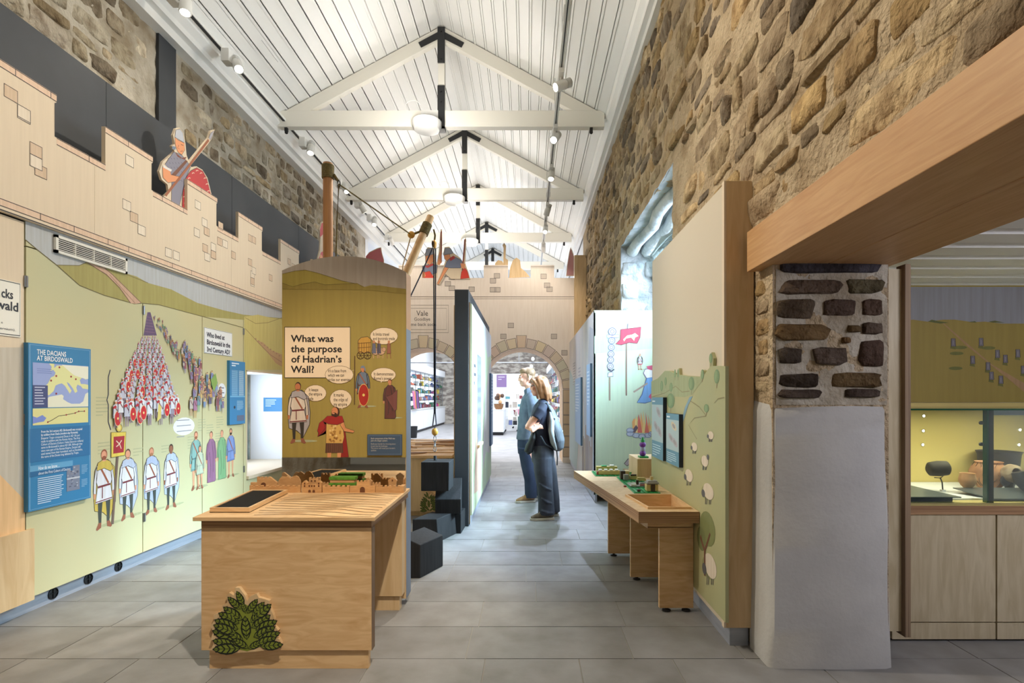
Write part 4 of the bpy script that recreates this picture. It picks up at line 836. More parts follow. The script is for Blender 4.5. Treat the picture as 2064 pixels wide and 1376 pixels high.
p.pell(677, 830, 8, 10.5, (70, 42, 30), 9); p.pell(675, 829, 6.4, 8.5, (216, 138, 92), 10); p.pell(674, 835, 5.6, 4, (70, 42, 30), 11); p.pell(672.5, 833, 2.6, 1.2, (226, 150, 110), 12); p.pl_([(671, 826), (668, 831), (672, 832)], .0016, (120, 60, 40), 12); p.build('printed_emperor', bd)
p = PR(plP, .001, .0002)                                             # ox cart
p.pp([(722, 686), (728, 680), (741, 678), (748, 684), (747, 710), (722, 712)], (198, 150, 66), 0, .003); 
for i in range(5): p.pl_([(724 + i * 5, 690), (724 + i * 5, 711)], .003, (120, 84, 40), 2)
p.pl_([(721, 692), (748, 690)], .004, (120, 84, 40), 2); p.pl_([(721, 701), (748, 699)], .004, (120, 84, 40), 2)
for cx in (727, 741):
    for q in range(6): p.pl_([(cx, 716), (cx + 7 * math.cos(q * 1.047), 716 - 7 * math.sin(q * 1.047))], .0025, (80, 52, 30), 3)
    c = plP.uv(cx, 716); rr = 7.2 / F * YB0; p.line([(c[0] + rr * math.cos(t * .4), c[1] + rr * math.sin(t * .4)) for t in range(16)], .004, (80, 52, 30), 4, True)
for cx in (757, 768): p.pell(cx, 708, 8, 7, (214, 172, 138), 3, .002); p.pell(cx + 6, 704, 4, 4.5, (206, 160, 126), 5, .002); p.pl_([(cx - 4, 712), (cx - 4, 722)], .004, (206, 160, 126), 4); p.pl_([(cx + 4, 712), (cx + 4, 722)], .004, (206, 160, 126), 4)
for cx, cc in ((754, (110, 110, 130)), (764, (96, 90, 110)), (784, (160, 100, 76))): p.pp([(cx - 3, 692), (cx + 3, 692), (cx + 4, 712), (cx - 4, 712)], cc, 6, .002); p.pell(cx, 689, 2.4, 3, (206, 140, 100), 7)
p.pl_([(763, 680), (763, 710)], .003, (80, 60, 40), 8); p.pl_([(780, 712), (781, 722)], .004, (160, 100, 76), 6); p.pl_([(787, 712), (788, 722)], .004, (160, 100, 76), 6); p.build('printed_ox_cart', bd)
sg = empty('instruction_sign', (-1.0, YB0, .95), 'small slate blue instruction sign at the foot of the backboard', 'sign'); a = plP.uv(741.5, 875); b = plP.uv(811, 917); box('board', a[0], b[0], YB0 - .012, YB0 - .001, b[1], a[1], mat('slate_blue', (64, 84, 108), .5), sg)
p = PR(PL((0, YB0 - .012, 0), (1, 0, 0))); p.line([(a[0] + .008, a[1] - .008), (b[0] - .008, a[1] - .008), (b[0] - .008, b[1] + .008), (a[0] + .008, b[1] + .008)], .0015, (130, 150, 176), 0, True)
p.text("Each component of the Wall was\npart of a larger system.", a[0] + .024, a[1] - .02, .0145, (196, 190, 180), 1, bold=.015, fit=.16); p.text("Build your border by choosing pieces\nto put into the landscape.\nThe mirror will reveal your border's\nqualities.", a[0] + .024, a[1] - .056, .0145, (190, 184, 176), 1, fit=.165); p.build('lettering', sg, 'flatprint')

# ---- wooden toy fortress pieces, standing on the table in front of the mirror
def crenel(x0, x1, z0, z1, n, d=.010):
    pts = [(x0, z0), (x1, z0), (x1, z1)]; w_ = (x1 - x0) / (2 * n - 1)
    for i in range(2 * n - 1):
        xa = x1 - i * w_; xb = xa - w_; z = z1 if i % 2 == 0 else z1 - d
        pts += [(xa, z), (xb, z)]
    return pts
def toy(name, label, cat, outline, y0, th, doors=(), windows=(), cat2=None):
    t = empty(name, (sum(x for x, z in outline) / len(outline), y0, ZT), label, cat, 'wooden fortress pieces')
    MB().prism([(x, y0, z) for x, z in outline], (0, th, 0)).build('body', 'toy_wood', t)
    for (cx, w_, h_) in doors: MB().prism([(cx - w_, y0 - .001, ZT + .002), (cx + w_, y0 - .001, ZT + .002), (cx + w_, y0 - .001, ZT + h_)] + [(cx + w_ * math.cos(a * math.pi / 6), y0 - .001, ZT + h_ + w_ * math.sin(a * math.pi / 6)) for a in range(1, 6)] + [(cx - w_, y0 - .001, ZT + h_)], (0, .0008, 0)).build('doorway', 'toy_dark', t)
    for (cx, cz) in windows: box('window', cx - .0045, cx + .0045, y0 - .001, y0 - .0002, cz - .006, cz + .006, 'toy_dark', t)
    return t
yf = 3.42; X = lambda px, yy=yf: (px - VX) / F * yy; Z = lambda py, yy=yf: H - (py - VY) / F * yy
zt = ZT + .0005
def wseg(a, b, n, lab, y=yf, top=978, th=.016): toy('toy_wall', lab, 'toy', crenel(X(a, y), X(b, y), zt, Z(top, y), n), y, th)
wseg(503, 605, 10, 'long crenellated toy wall at the left end of the mirror row')
wseg(650, 704, 6, 'short crenellated toy wall left of the arched toy gate'); wseg(757, 806, 6, 'crenellated toy wall at the right end of the row')
g = crenel(X(705), X(756), zt, Z(978), 5); toy('toy_gate', 'toy wall gate with one dark arched doorway', 'toy', [(X(705), zt), (X(756), zt), (X(756), Z(979)), (X(745), Z(979))] + crenel(X(719), X(744), zt, Z(968), 4)[2:] + [(X(719), Z(979)), (X(705), Z(979))], yf, .016, doors=((X(730.5), .016, .022),))
toy('toy_gatehouse', 'twin-towered toy gatehouse with two dark arches', 'toy', [(X(609), zt), (X(648), zt), (X(648), Z(973)), (X(643), Z(968)), (X(638), Z(973)), (X(638), Z(976)), (X(620), Z(976)), (X(620), Z(973)), (X(614.5), Z(968)), (X(609), Z(973))], yf - .004, .028, doors=((X(624.5), .008, .012), (X(633), .008, .012)), windows=[(X(x), Z(y)) for x, y in ((614.5, 974), (614.5, 979), (643, 974), (643, 979), (624, 979), (629, 979), (634, 979))])
box('end', X(806), X(814), yf, yf + .06, zt, Z(979), 'toy_wood', toy('toy_wall', 'dark end block of the toy wall beside the backboard edge', 'toy', [(X(807), zt), (X(814), zt), (X(814), Z(980)), (X(807), Z(980))], yf - .002, .002))
y2 = 3.475
toy('toy_keep', 'toy castle keep with a round arch at the left', 'toy', [(X(505, y2), zt), (X(558, y2), zt), (X(558, y2), Z(972, y2))] + crenel(X(518, y2), X(544, y2), zt, Z(961, y2), 4)[2:] + [(X(518, y2), Z(972, y2)), (X(505, y2), Z(972, y2))], y2, .018, doors=((X(531, y2), .017, .040),))
tp = []
for cx, cy, r_ in ((570, 975, 9), (568, 966, 6), (577, 963, 7), (585, 967, 5), (593, 963, 7), (600, 969, 7), (601, 976, 6)):
    tp.append((cx, cy, r_))
cl = [(561, 977), (561, 970), (564, 964), (568, 960), (574, 961), (578, 959), (583, 962), (586, 965), (590, 960), (596, 958), (601, 961), (605, 968), (606, 975), (603, 981), (594, 983), (594, 993), (590, 993), (589, 984), (572, 984), (572, 993), (568, 993), (568, 983)]
toy('toy_trees', 'pair of rounded wooden toy trees', 'toy', [(X(a, y2), max(Z(b, y2), zt)) for a, b in cl][::-1], y2, .012)
toy('toy_tower', 'crenellated toy tower behind the gatehouse', 'toy', [(X(622, y2), zt), (X(642, y2), zt)] + crenel(X(623, y2), X(641, y2), zt, Z(962, y2), 3)[2:], y2, .018, windows=[(X(628, y2), Z(969, y2)), (X(635, y2), Z(969, y2))])
tg = empty('turf_block', (X(690, y2), y2, ZT), 'layered toy rampart block with green turf stripes', 'toy', 'wooden fortress pieces')
for a, b, mm in ((992, 979, 'toy_wood'), (979, 973, 'turf_green'), (973, 967, 'toy_wood'), (967, 961, 'turf_green')):
    MB().box(X(665, y2) - (.006 if mm == 'turf_green' else 0), X(714, y2) + (.006 if mm == 'turf_green' else 0), y2 - (.004 if mm == 'turf_green' else 0), y2 + .06, max(zt, Z(a, y2)), Z(b, y2)).build('turf_layer' if mm == 'turf_green' else 'wood_layer', mm, tg, bevel=.002)
toy('toy_house', 'small gabled toy house behind the arched gate', 'toy', [(X(735, y2), zt), (X(749, y2), zt), (X(749, y2), Z(970, y2)), (X(750.5, y2), Z(970, y2)), (X(742, y2), Z(962, y2)), (X(733.5, y2), Z(970, y2)), (X(735, y2), Z(970, y2))], y2, .018)
wseg(750, 766, 3, 'short toy wall piece behind the arched gate', y2, 972); wseg(651, 662, 2, 'tiny crenellated toy wall beside the gatehouse', y2, 972)
toy('toy_house', 'eight-sided toy hut with one window at the right', 'toy', [(X(784, y2), zt), (X(798, y2), zt), (X(798, y2), Z(974, y2)), (X(800, y2), Z(968, y2)), (X(797, y2), Z(965, y2)), (X(791, y2), Z(961, y2)), (X(785, y2), Z(965, y2)), (X(782, y2), Z(968, y2)), (X(784, y2), Z(974, y2))], y2, .018, windows=[(X(791, y2), Z(968, y2))])

# ================================================================ crane, black blocks, second table
cr = empty('toy_crane', (-1.6, 4.3, 0), 'wooden pole crane behind the backboard with rope lashings and pulleys', 'crane')
YC = 4.35; a = P(661, 515, YC); tp = P(661, 329, YC); r_ = 9.5 / F * YC
MB().tube((a.x, YC, .0), tp, r_ * 1.08, r_, 18).build('mast', 'pole_wood', cr, smooth=True)
for i in range(14):
    z = P(661, 334 + i * 1.9, YC).z; MB().path([(a.x + (r_ + .006) * math.cos(q * .5236), YC + (r_ + .006) * math.sin(q * .5236), z) for q in range(12)], .0055, 6, close=True).build('lashing', 'rope', cr, smooth=True)
YJ = 5.0; j0, j1 = P(812, 570, YJ - .25), P(868, 437, YJ); rj = .034
base_j = P(780, 640, YJ - .35); MB().tube(base_j, j1, rj * 1.15, rj, 16).build('jib', 'pole_pale', cr, smooth=True)
dj = (j1 - base_j).normalized()
for i in range(9):
    c = j1 - dj * (.09 + i * .013); u_ = dj.cross(Vector((0, 1, 0))).normalized(); v_ = dj.cross(u_); MB().path([c + (u_ * math.cos(q * .5236) + v_ * math.sin(q * .5236)) * (rj + .006) for q in range(12)], .007, 6, close=True).build('lashing', 'rope', cr, smooth=True)
ring_p = P(683, 371, YC); MB().path([P(673, 352, YC), P(677, 358, YC), P(681, 364, YC)], .012, 6).build('rope_eye', 'rope', cr, smooth=True)
MB().path([ring_p + Vector((.012 * math.cos(q), 0, .028 * math.sin(q))) for q in [i * .7 for i in range(9)]], .004, 6, close=True).build('shackle', 'iron', cr)
pul = P(829, 473, 4.9); MB().path([ring_p, pul], .006, 6).build('stay_rope', 'rope', cr); MB().path([ring_p, P(679, 450, YC), P(677, 540, YC)], .006, 6).build('tie_rope', 'rope', cr)
MB().ball(pul, .034, .02, .034).build('pulley', 'brass', cr, smooth=True); MB().path([pul, P(848, 466, 4.95), P(858, 463, 4.98)], .011, 6).build('pulley_rope', 'rope', cr, smooth=True); MB().path([pul, P(812, 535, 4.9), P(810, 560, 4.9)], .005, 6).build('tail_rope', 'rope_pale', cr)
pu2 = P(876, 492, 5.1); bk = MB().ball(pu2, .02, .03, .042); bk.build('pulley', 'brass', cr, smooth=True); MB().lathe([(.02, -.012), (.038, -.008), (.02, 0), (.038, .008), (.02, .012)], pu2 + Vector((-.012, 0, 0)), 16, axis=(1, 0, 0)).build('sheave', 'iron', cr, smooth=True)
MB().path([P(874, 462, 5.05), P(877, 474, 5.08), pu2 + Vector((0, 0, .04))], .009, 6).build('hook_rope', 'rope', cr)
YH = 5.42; hp = P(876.5, 870, YH)
for dx in (-2.2, 1.5): MB().path([P(876.5 + dx, 500, 5.12), P(876.5 + dx * .7, 700, 5.25), P(876.5 + dx * .5, 830, YH - .02), P(876.5 + dx * 2, 858, YH)], .006, 6).build('lifting_rope', 'rope_navy', cr)
MB().path([P(872, 500, 5.1), P(845, 560, 5.0), P(826, 600, 4.9)], .006, 6).build('lifting_rope', 'rope_navy', cr)
MB().ball(P(876.5, 870, YH), .033, .024, .04).build('pulley', 'brass', cr, smooth=True); MB().tube(P(876.5, 862, YH - .022), P(876.5, 862, YH - .03), .008).build('pulley_pin', 'steel', cr)
for i in range(3): c = P(876.5, 884 + i * 10, YH); MB().path([c + Vector(((.014 if i % 2 == 0 else .004) * math.cos(q), (.004 if i % 2 == 0 else .014) * math.sin(q) * .6, .03 * math.sin(q))) for q in [k * .7 for k in range(9)]], .0045, 6, close=True).build('chain_link', 'steel', cr)
def block(label, pts_px, Y, dy, skew=0, rot=0):
    o = empty('black_block', (P(*pts_px[0], Y).x, Y, 0), label, 'block', 'black building blocks'); q = [P(x, y, Y) for x, y in pts_px]
    MB().prism(q, (skew, dy, 0)).build('body', 'black_block', o, bevel=.006); return o
hb = block('black block hanging from the crane chain', [(848.5, 931), (905.5, 931), (904.5, 989.5), (848.5, 989.5)], YH - .14, .29, .005)
MB().tube(P(877, 931, YH), P(877, 918, YH), .016).box(P(877, 931, YH).x - .02, P(877, 931, YH).x + .02, YH - .02, YH + .02, P(877, 931, YH).z - .002, P(877, 931, YH).z + .02).build('lifting_eye', 'black', hb)
block('black wedge block nearest the camera beside the table', [(806, 1080), (847, 1098), (847, 1165), (806, 1165)], 4.142, .30, .13).rotation_euler = (0, 0, 0)
block('black tapered block in the middle of the pile', [(831, 1046), (880, 1046), (884, 1093), (838, 1080), (831, 1077)], 5.16, .34, .13)
block('lower black block in the pile against the dark partition', [(890, 1036), (929, 1035), (929, 1076), (890, 1076)], 5.5, .3, .01)
t = empty('black_block', (-.9, 5.55, .22), 'upper black block with a sloping grey top, leaning on the dark partition', 'block', 'black building blocks')
q = [P(877, 1035.5, 5.42), P(929, 1035.5, 5.42)]; q2 = [P(877, 1006, 5.42), P(929, 1006, 5.42)]; r1 = P(880, 964, 5.74); r2 = P(931, 962, 5.74)
MB().hexa([q[0], q[1], (r2.x, 5.74, q[0].z), (r1.x, 5.74, q[0].z)], [q2[0], q2[1], r2, r1]).build('body', 'black_block', t, bevel=.006)
# second contour table behind the crane
t2 = empty('relief_table', (-1.6, 7.4, 0), 'second plywood table with a layered wooden relief map, behind the crane', 'table')
zz = .717; box('front_panel', -2.2, -.92, 6.3, 6.36, .06, zz - .03, 'ply_pale', t2); box('plinth', -2.1, -1.0, 6.34, 6.4, 0, .06, 'ply_pale', t2); box('table_top', -2.25, -.88, 6.26, 8.6, zz - .03, zz, 'ply', t2, .003); box('end_leg', -2.2, -.92, 8.4, 8.5, 0, zz - .03, 'ply_pale', t2)
for i in range(11):
    cx = R.uniform(-2.05, -1.1); cy = 6.5 + i * .18; n = 14; pts = []
    for q in range(n):
        a = 2 * math.pi * q / n; rr = R.uniform(.7, 1.15); pts.append((max(-2.24, min(-.9, cx + .42 * rr * math.cos(a))), min(8.58, cy + .13 * rr * math.sin(a)), zz + .0005))
    MB().prism(pts[::-1], (0, 0, R.choice((.01, .018, .026)))).build('relief_layer', 'ply_edge' if i % 3 == 0 else 'ply', t2)
b2 = empty('bush_cutout', (-1.2, 6.28, .2), 'leafy green bush cut-out on the second table behind the black blocks', 'cutout'); plZ = PL((0, 6.275, 0), (1, 0, 0))
def mp(x, y): return (845 + (x - 424) * .27, 1032 - (1316 - y) * .33)
MB().prism([plZ.w(*plZ.uv(*mp(*q))) for q in pxo], (0, .022, 0)).build('plywood_shape', 'ply_pale', b2)
for i, (a, b, c, d) in enumerate(LV): leaf(*mp(a, b), *mp(c, d), .17, i % 6, b2, plZ)
# ================================================================ dark partition with mural side
pt = empty('partition', (-.7, 7.3, 0), 'tall charcoal partition with a green mural on its right side', 'partition')
PXa, PXb, PY0, PY1, PZ1 = -.80, -.607, 5.8, 8.98, 2.565
box('core', PXa + .012, PXb - .03, PY0, PY1, 0.0, PZ1, 'charcoal', pt, .004)
box('left_cladding', PXa, PXa + .012, PY0 + .03, PY1, .03, 2.40, 'ply_pale', pt)
box('mural_sheet', PXb - .018, PXb, PY0 + .05, PY1, .11, 2.42, mat('mural_pale', (196, 206, 166), .6, col2=(186, 200, 168), scale=(.8, .8, .6), nscale=1.5), pt)
box('edge_rail', PXb - .03, PXb - .016, PY0 + .02, PY0 + .05, .02, 2.43, 'ply_edge_v', pt); box('plinth', PXb - .04, PXb - .02, PY0 + .06, PY1, 0, .11, 'alu', pt)
plD = PL((PXb, 0, 0), (0, 1, 0)); p = PR(plD)
p.poly([(5.86, 2.42), (8.97, 2.42), (8.97, 2.1), (8.2, 2.0), (7.5, 2.2), (6.8, 2.15), (6.3, 2.28), (5.86, 2.22)], (206, 206, 206), 0)
p.poly([(7.2, .4), (7.9, .6), (8.6, .5), (8.97, .7), (8.97, 2.0), (8.5, 1.9), (8.1, 1.6), (7.7, 1.4)], (204, 196, 190), 0); p.poly([(6.1, .3), (6.6, .25), (6.9, .6), (6.7, .95), (6.3, .9)], (206, 170, 150), 1)
for i in range(30): u = R.uniform(6, 8.9); v = R.uniform(.3, 1.5); p.line([(u, v), (u + R.uniform(-.1, .1), v + R.uniform(.1, .4))], .012, R.choice([(150, 140, 120), (176, 150, 130), (140, 160, 120)]), 2)
p.poly([(5.98, 1.1), (6.42, 1.1), (6.42, 1.85), (5.98, 1.85)], (232, 230, 222), 3); p.bars(6.05, 1.78, .28, 3, .1, (60, 60, 70), 4, .4); p.bars(6.05, 1.4, .3, 7, .035, (130, 130, 130), 4, .4); p.build('printed_mural', pt)
box('screen', PXb - .002, PXb + .004, 6.5, 7.0, .82, 1.92, mat('screen_dark', (96, 116, 128), .15), pt); box('screen_ledge', PXb, PXb + .03, 6.46, 7.04, .79, .82, 'ply_pale', pt)
ip = empty('information_panel', (-.59, 8.5, .9), 'blue-grey information panel at the far end of the green partition', 'panel'); MB().box(PXb + .001, PXb + .03, 8.55, 8.95, .62, 1.78).build('board', mat('panel_slate', (96, 122, 150), .5), ip); p = PR(PL((PXb + .03, 0, 0), (0, 1, 0))); p.bars(8.6, 1.7, .3, 12, .05, (190, 200, 214), 0, .3); p.build('lettering', ip, 'flatprint')

# ================================================================ gateway wall with two arches
YW = 11.45; WT = 1.1; gw = empty('gateway_wall', (-1.2, YW, 0), 'far plywood castle gateway wall with two round arches and battlements', 'wall')
plW = PL((0, YW, 0), (1, 0, 0)); wx = lambda px: (px - VX) / F * YW; wz = lambda py: H - (py - VY) / F * YW
AR = .88; AZ = 1.57; ACX = [wx(853), wx(1051)]
def archpts(cx, r=AR, n=20): return [(cx + r * math.cos(math.pi * i / n), AZ + r * math.sin(math.pi * i / n)) for i in range(n + 1)]
LX, RX = -3.6, wx(1157)
topz, crz = wz(534), wz(560)
mm = [(LX, -3.2), (-2.75, -2.25)] + [(wx(a), wx(b)) for a, b in ((882, 929), (975, 1024), (1070, 1117))]
ol = [(LX, 0), (ACX[0] - AR, 0)] + archpts(ACX[0])[::-1] + [(ACX[0] + AR, 0), (ACX[1] - AR, 0)] + archpts(ACX[1])[::-1] + [(ACX[1] + AR, 0), (RX, 0), (RX, crz)]
for a, b in mm[::-1]: ol += [(b, crz), (b, topz), (a, topz), (a, crz)]
if ol[-1][0] <= LX: ol = ol[:-1]
MB().prism([(x, YW, z) for x, z in ol], (0, .05, 0)).build('front_sheet', 'castle_ply_far', gw)
for cx in ACX:
    q = [(cx + AR, 0)] + archpts(cx) + [(cx - AR, 0)]; v = [(x, YW + .05, z) for x, z in q] + [(x, YW + WT, z) for x, z in q]; n = len(q)
    MB().add(v, [(i, i + 1, n + i + 1, n + i) for i in range(n - 1)]).build('arch_lining', 'ply', gw, smooth=50)
    for i in range(15):
        a0 = math.pi * i / 15 + .012; a1 = math.pi * (i + 1) / 15 - .012; key = (i == 7); r0 = AR + .006; r1 = AR + (.27 if key else R.uniform(.2, .23))
        pts = [(cx + r0 * math.cos(a0), AZ + r0 * math.sin(a0)), (cx + r1 * math.cos(a0), AZ + r1 * math.sin(a0)), (cx + r1 * math.cos(a1), AZ + r1 * math.sin(a1)), (cx + r0 * math.cos(a1), AZ + r0 * math.sin(a1))]
        p = PR(plW); c = [x * R.uniform(.95, 1.03) for x in (216, 198, 180)]; p.poly(pts, tuple(c), 0); p.line(pts, .014, (110, 98, 90), 1, True); p.build('printed_voussoir', gw, 'flatprint')
    for s in (-1, 1):
        z = 0.12
        while z < AZ - .05:
            h = R.uniform(.2, .3); h = min(h, AZ - z); w_ = R.choice((.22, .3)); xa = cx + s * (AR + .01); pts = [(xa, z), (xa + s * w_, z), (xa + s * w_, z + h - .015), (xa, z + h - .015)]
            p = PR(plW); p.poly(pts, (206, 180, 150), 0); p.line(pts, .014, (110, 98, 90), 1, True); p.build('printed_jamb_block', gw, 'flatprint'); z += h
p = PR(plW, .001)
for y0, y1 in ((598, 602),): 
    p.line([(LX, wz(y0)), (RX, wz(y0))], .014, (140, 126, 116), 0); p.line([(LX, wz(y1)), (RX, wz(y1))], .01, (150, 136, 126), 0)
for a, b in mm: p.line([(a, topz - .03), (b, topz - .03)], .012, (130, 116, 106), 0); p.line([(a, topz - .06), (b, topz - .06)], .008, (150, 136, 126), 0)
for px, py in [(896, 548), (905, 554), (897, 567), (905, 576), (988, 561), (996, 551), (988, 579), (997, 579), (1097, 570), (1102, 578), (1090, 552), (1024, 651), (1009, 673), (1111, 673), (1132, 706), (945, 578)]:
    x, z = wx(px), wz(py); q = [(x, z), (x + .12, z), (x + .12, z - .1), (x, z - .1)]; p.poly(q, (196, 184, 174), 0); p.line(q, .012, (110, 100, 96), 1, True)
p.build('printed_stonework', gw, 'flatprint')
p = PR(plW, .001); q = [(wx(800), wz(670)), (wx(904), wz(670)), (wx(904), wz(615)), (wx(800), wz(615))]; p.line(q, .012, (160, 146, 136), 0, True); p.line([(wx(800), wz(664)), (wx(900), wz(664)), (wx(900), wz(621)), (wx(800), wz(621))], .01, (160, 146, 136), 0)
p.text('Vale', wx(851), wz(624), .16, (84, 78, 76), 1, align='C', fit=.25); p.text('Goodbye', wx(851), wz(638.5), .1, (84, 78, 76), 1, align='C', fit=.34); p.text('Come back soon', wx(848), wz(649), .1, (84, 78, 76), 1, align='C', fit=.66); p.build('lettering', gw, 'flatprint')
box('return_post', wx(1157), wx(1157) + .25, YW - .12, YW + .1, 0, wz(517), 'ply_pale', gw)
for x in (.95, 1.05): box('foot', x - .03, x + .03, YW, YW + .05, 0, .03, 'black', gw)
# soldier cut-outs on the battlements
def cutout(name, label, plate, pl, th, prints, edge='castle_ply'):
    o = empty(name, pl.w(*pl.uv(*plate[0])), label, 'cutout', 'soldier cut-outs'); q = [pl.w(*pl.uv(*a)) for a in plate]
    ar = sum(plate[i][0] * plate[(i + 1) % len(plate)][1] - plate[(i + 1) % len(plate)][0] * plate[i][1] for i in range(len(plate)))
    MB().prism(q if ar < 0 else q[::-1], -pl.n * th).build('plywood_shape', edge, o)
    if prints:
        p = PR(pl, .0008, .0003)
        for f in prints: f(p)
        p.build('printed_figure', o, 'flatprint')
    return o
SK = (226, 152, 106); MAIL = (136, 134, 148); RED = (186, 58, 60)
plS1 = PL((-3.182, 0, 0), (0, 1, 0))
pl8 = [(330, 396), (340, 386), (338, 372), (326, 362), (321, 345), (328, 326), (352, 305), (346, 294), (352, 290), (349, 272), (354, 259), (362, 257), (370, 268), (374, 290), (376, 312), (381, 326), (420, 278), (424, 264), (433, 261), (428, 276), (424, 284), (384, 334), (386, 337), (396, 335), (408, 342), (418, 358), (426, 390), (424, 420), (380, 430), (334, 402)]
cutout('soldier_cutout', 'plywood soldier cut-out with spear and red shield behind the left battlements', pl8, plS1, .02, [
    lambda p: p.pp([(332, 331), (350, 306), (366, 312), (378, 327), (384, 336), (374, 360), (360, 420), (345, 408), (346, 370), (340, 340)], MAIL, 1, .004), lambda p: p.pp([(352, 306), (366, 318), (376, 316), (372, 322), (358, 316)], (128, 74, 58), 3), lambda p: p.pp([(352, 276), (358, 282), (371, 288), (372, 302), (366, 312), (358, 306), (353, 292)], SK, 4, .003), lambda p: p.pp([(352, 276), (354, 262), (362, 260), (368, 268), (371, 288), (360, 281)], (190, 192, 200), 5, .003), lambda p: p.pp([(347, 294), (354, 296), (353, 302), (346, 300)], (120, 132, 150), 4),
    lambda p: p.pp([(327, 336), (342, 343), (344, 352), (362, 356), (364, 362), (352, 366), (338, 368), (328, 358)], SK, 6, .003), lambda p: p.pp([(328, 332), (346, 342), (344, 346), (328, 337)], (226, 220, 214), 7), lambda p: p.pl_([(333, 394), (372, 345), (420, 282)], .022, (158, 96, 66), 8), lambda p: p.pp([(420, 278), (424, 268), (431, 263), (427, 275), (423, 282)], (170, 166, 176), 9, .003), lambda p: p.pp([(345, 352), (374, 322), (378, 325), (350, 358)], (120, 78, 60), 5),
    lambda p: p.pp([(366, 424), (368, 385), (374, 358), (384, 344), (396, 338), (408, 345), (416, 360), (424, 392), (424, 420), (380, 430)], RED, 10, .004)] + [lambda p: [p.pl_([(338 + (k % 6) * 6 + (k // 6) % 2 * 3, 318 + (k // 6) * 9), (340 + (k % 6) * 6 + (k // 6) % 2 * 3, 321 + (k // 6) * 9)], .006, (96, 94, 110), 3) for k in range(36) if 318 + (k // 6) * 9 < 345 or 344 < 338 + (k % 6) * 6 < 364], lambda p: p.pl_([(360, 292), (357, 299), (361, 300)], .004, (120, 60, 40), 6), lambda p: p.pl_([(363, 305), (368, 304)], .004, (120, 60, 40), 6), lambda p: p.pl_([(364, 291), (369, 293)], .005, (90, 50, 36), 6)] + [(lambda a: (lambda p: p.pl_([(a[0] - 2, a[1] + 2), a, (a[0] + 3, a[1] + 1)], .006, (234, 214, 190), 12)))(a) for a in ((388, 348), (396, 343), (404, 348), (412, 358), (416, 370), (419, 384), (380, 358), (372, 378), (371, 395), (372, 408))])
cutout('soldier_cutout', 'red-shielded soldier cut-out mostly hidden behind the crane mast', [(641, 580), (641, 520), (645, 504), (646, 480), (644, 462), (648, 448), (654, 445), (655, 480), (664, 500), (664, 580)], plS1, .02, [lambda p: p.pp([(645, 478), (645, 462), (648, 450), (653, 448), (653, 470)], (206, 76, 84), 1), lambda p: p.pp([(642, 560), (642, 522), (647, 508), (655, 505), (660, 520), (660, 560)], (206, 76, 84), 1), lambda p: p.pell(647, 518, 3, 5, SK, 3)])
plG = PL((0, YW + .052, 0), (1, 0, 0))
cutout('soldier_cutout', 'soldier cut-out leaning on a red shield above the left arch', [(826, 575), (836, 556), (846, 540), (858, 532), (856, 512), (862, 498), (872, 499), (876, 510), (880, 531), (884, 510), (888, 462), (891, 462), (891, 510), (888, 530), (884, 545), (882, 578)], plG, .02, [
    lambda p: p.pp([(838, 556), (852, 536), (866, 532), (882, 534), (880, 550), (850, 560)], (118, 126, 150), 1, .008), lambda p: p.pp([(858, 514), (874, 512), (874, 526), (866, 534), (858, 528)], SK, 2, .006), lambda p: p.pp([(857, 516), (859, 502), (870, 500), (875, 512)], (150, 154, 166), 3, .006), lambda p: p.pp([(829, 572), (838, 556), (850, 550), (866, 546), (876, 560), (880, 575)], (206, 62, 46), 4, .006), lambda p: p.pp([(846, 545), (856, 548), (858, 556), (852, 562), (848, 554)], SK, 6), lambda p: p.pp([(882, 532), (886, 508), (889, 508), (889, 530), (885, 534)], SK, 5), lambda p: p.pl_([(889, 530), (889.5, 466)], .03, (150, 84, 66), 4), lambda p: p.pp([(854, 536), (866, 534), (872, 530), (874, 534), (862, 540)], (176, 60, 60), 5)])
cutout('soldier_cutout', 'soldier cut-out reaching down over the battlements with a spear', [(880, 572), (890, 548), (898, 524), (893, 512), (896, 498), (906, 497), (912, 508), (920, 514), (928, 520), (934, 530), (935, 484), (939, 478), (940, 484), (938, 530), (944, 548), (948, 562), (910, 562), (898, 552), (886, 574)], PL((0, YW - .02, 0), (1, 0, 0)), .018, [
    lambda p: p.pp([(896, 538), (902, 524), (914, 516), (930, 524), (934, 532), (928, 540), (908, 540)], (118, 126, 150), 1, .008), lambda p: p.pp([(895, 514), (906, 510), (908, 520), (902, 526), (896, 522)], SK, 2, .006), lambda p: p.pp([(894, 514), (897, 500), (908, 500), (914, 510), (908, 512)], (150, 154, 166), 3, .006), lambda p: p.pp([(896, 538), (904, 540), (894, 556), (884, 573), (881, 571), (890, 552)], SK, 4, .006), lambda p: p.pl_([(932, 545), (937.5, 482)], .03, (150, 84, 66), 4), lambda p: p.pp([(928, 562), (930, 548), (936, 538), (942, 546), (946, 560)], (206, 62, 46), 2, .006), lambda p: p.pp([(928, 530), (938, 532), (936, 542), (930, 540)], SK, 5), lambda p: p.pp([(906, 520), (914, 515), (918, 520), (908, 526)], (176, 60, 60), 4)])
for lab, q in (('plain wooden back of a soldier cut-out with round helmet', [(1026, 560), (1028, 540), (1034, 524), (1041, 519), (1048, 524), (1050, 540), (1060, 548), (1068, 558)]), ('plain wooden back of a spear cut-out', [(1014, 560), (1015, 500), (1013, 494), (1016, 489), (1020, 495), (1019, 520), (1024, 524), (1024, 560)]), ('plain wooden back of a crouching soldier cut-out', [(996, 548), (998, 530), (1004, 524), (1012, 526), (1016, 534), (1016, 548)])): cutout('wooden_cutout', lab, q, PL((0, YW + .052 + .022 * (q[0][0] < 1000), 0), (1, 0, 0)), .02, None, 'ply_pale')
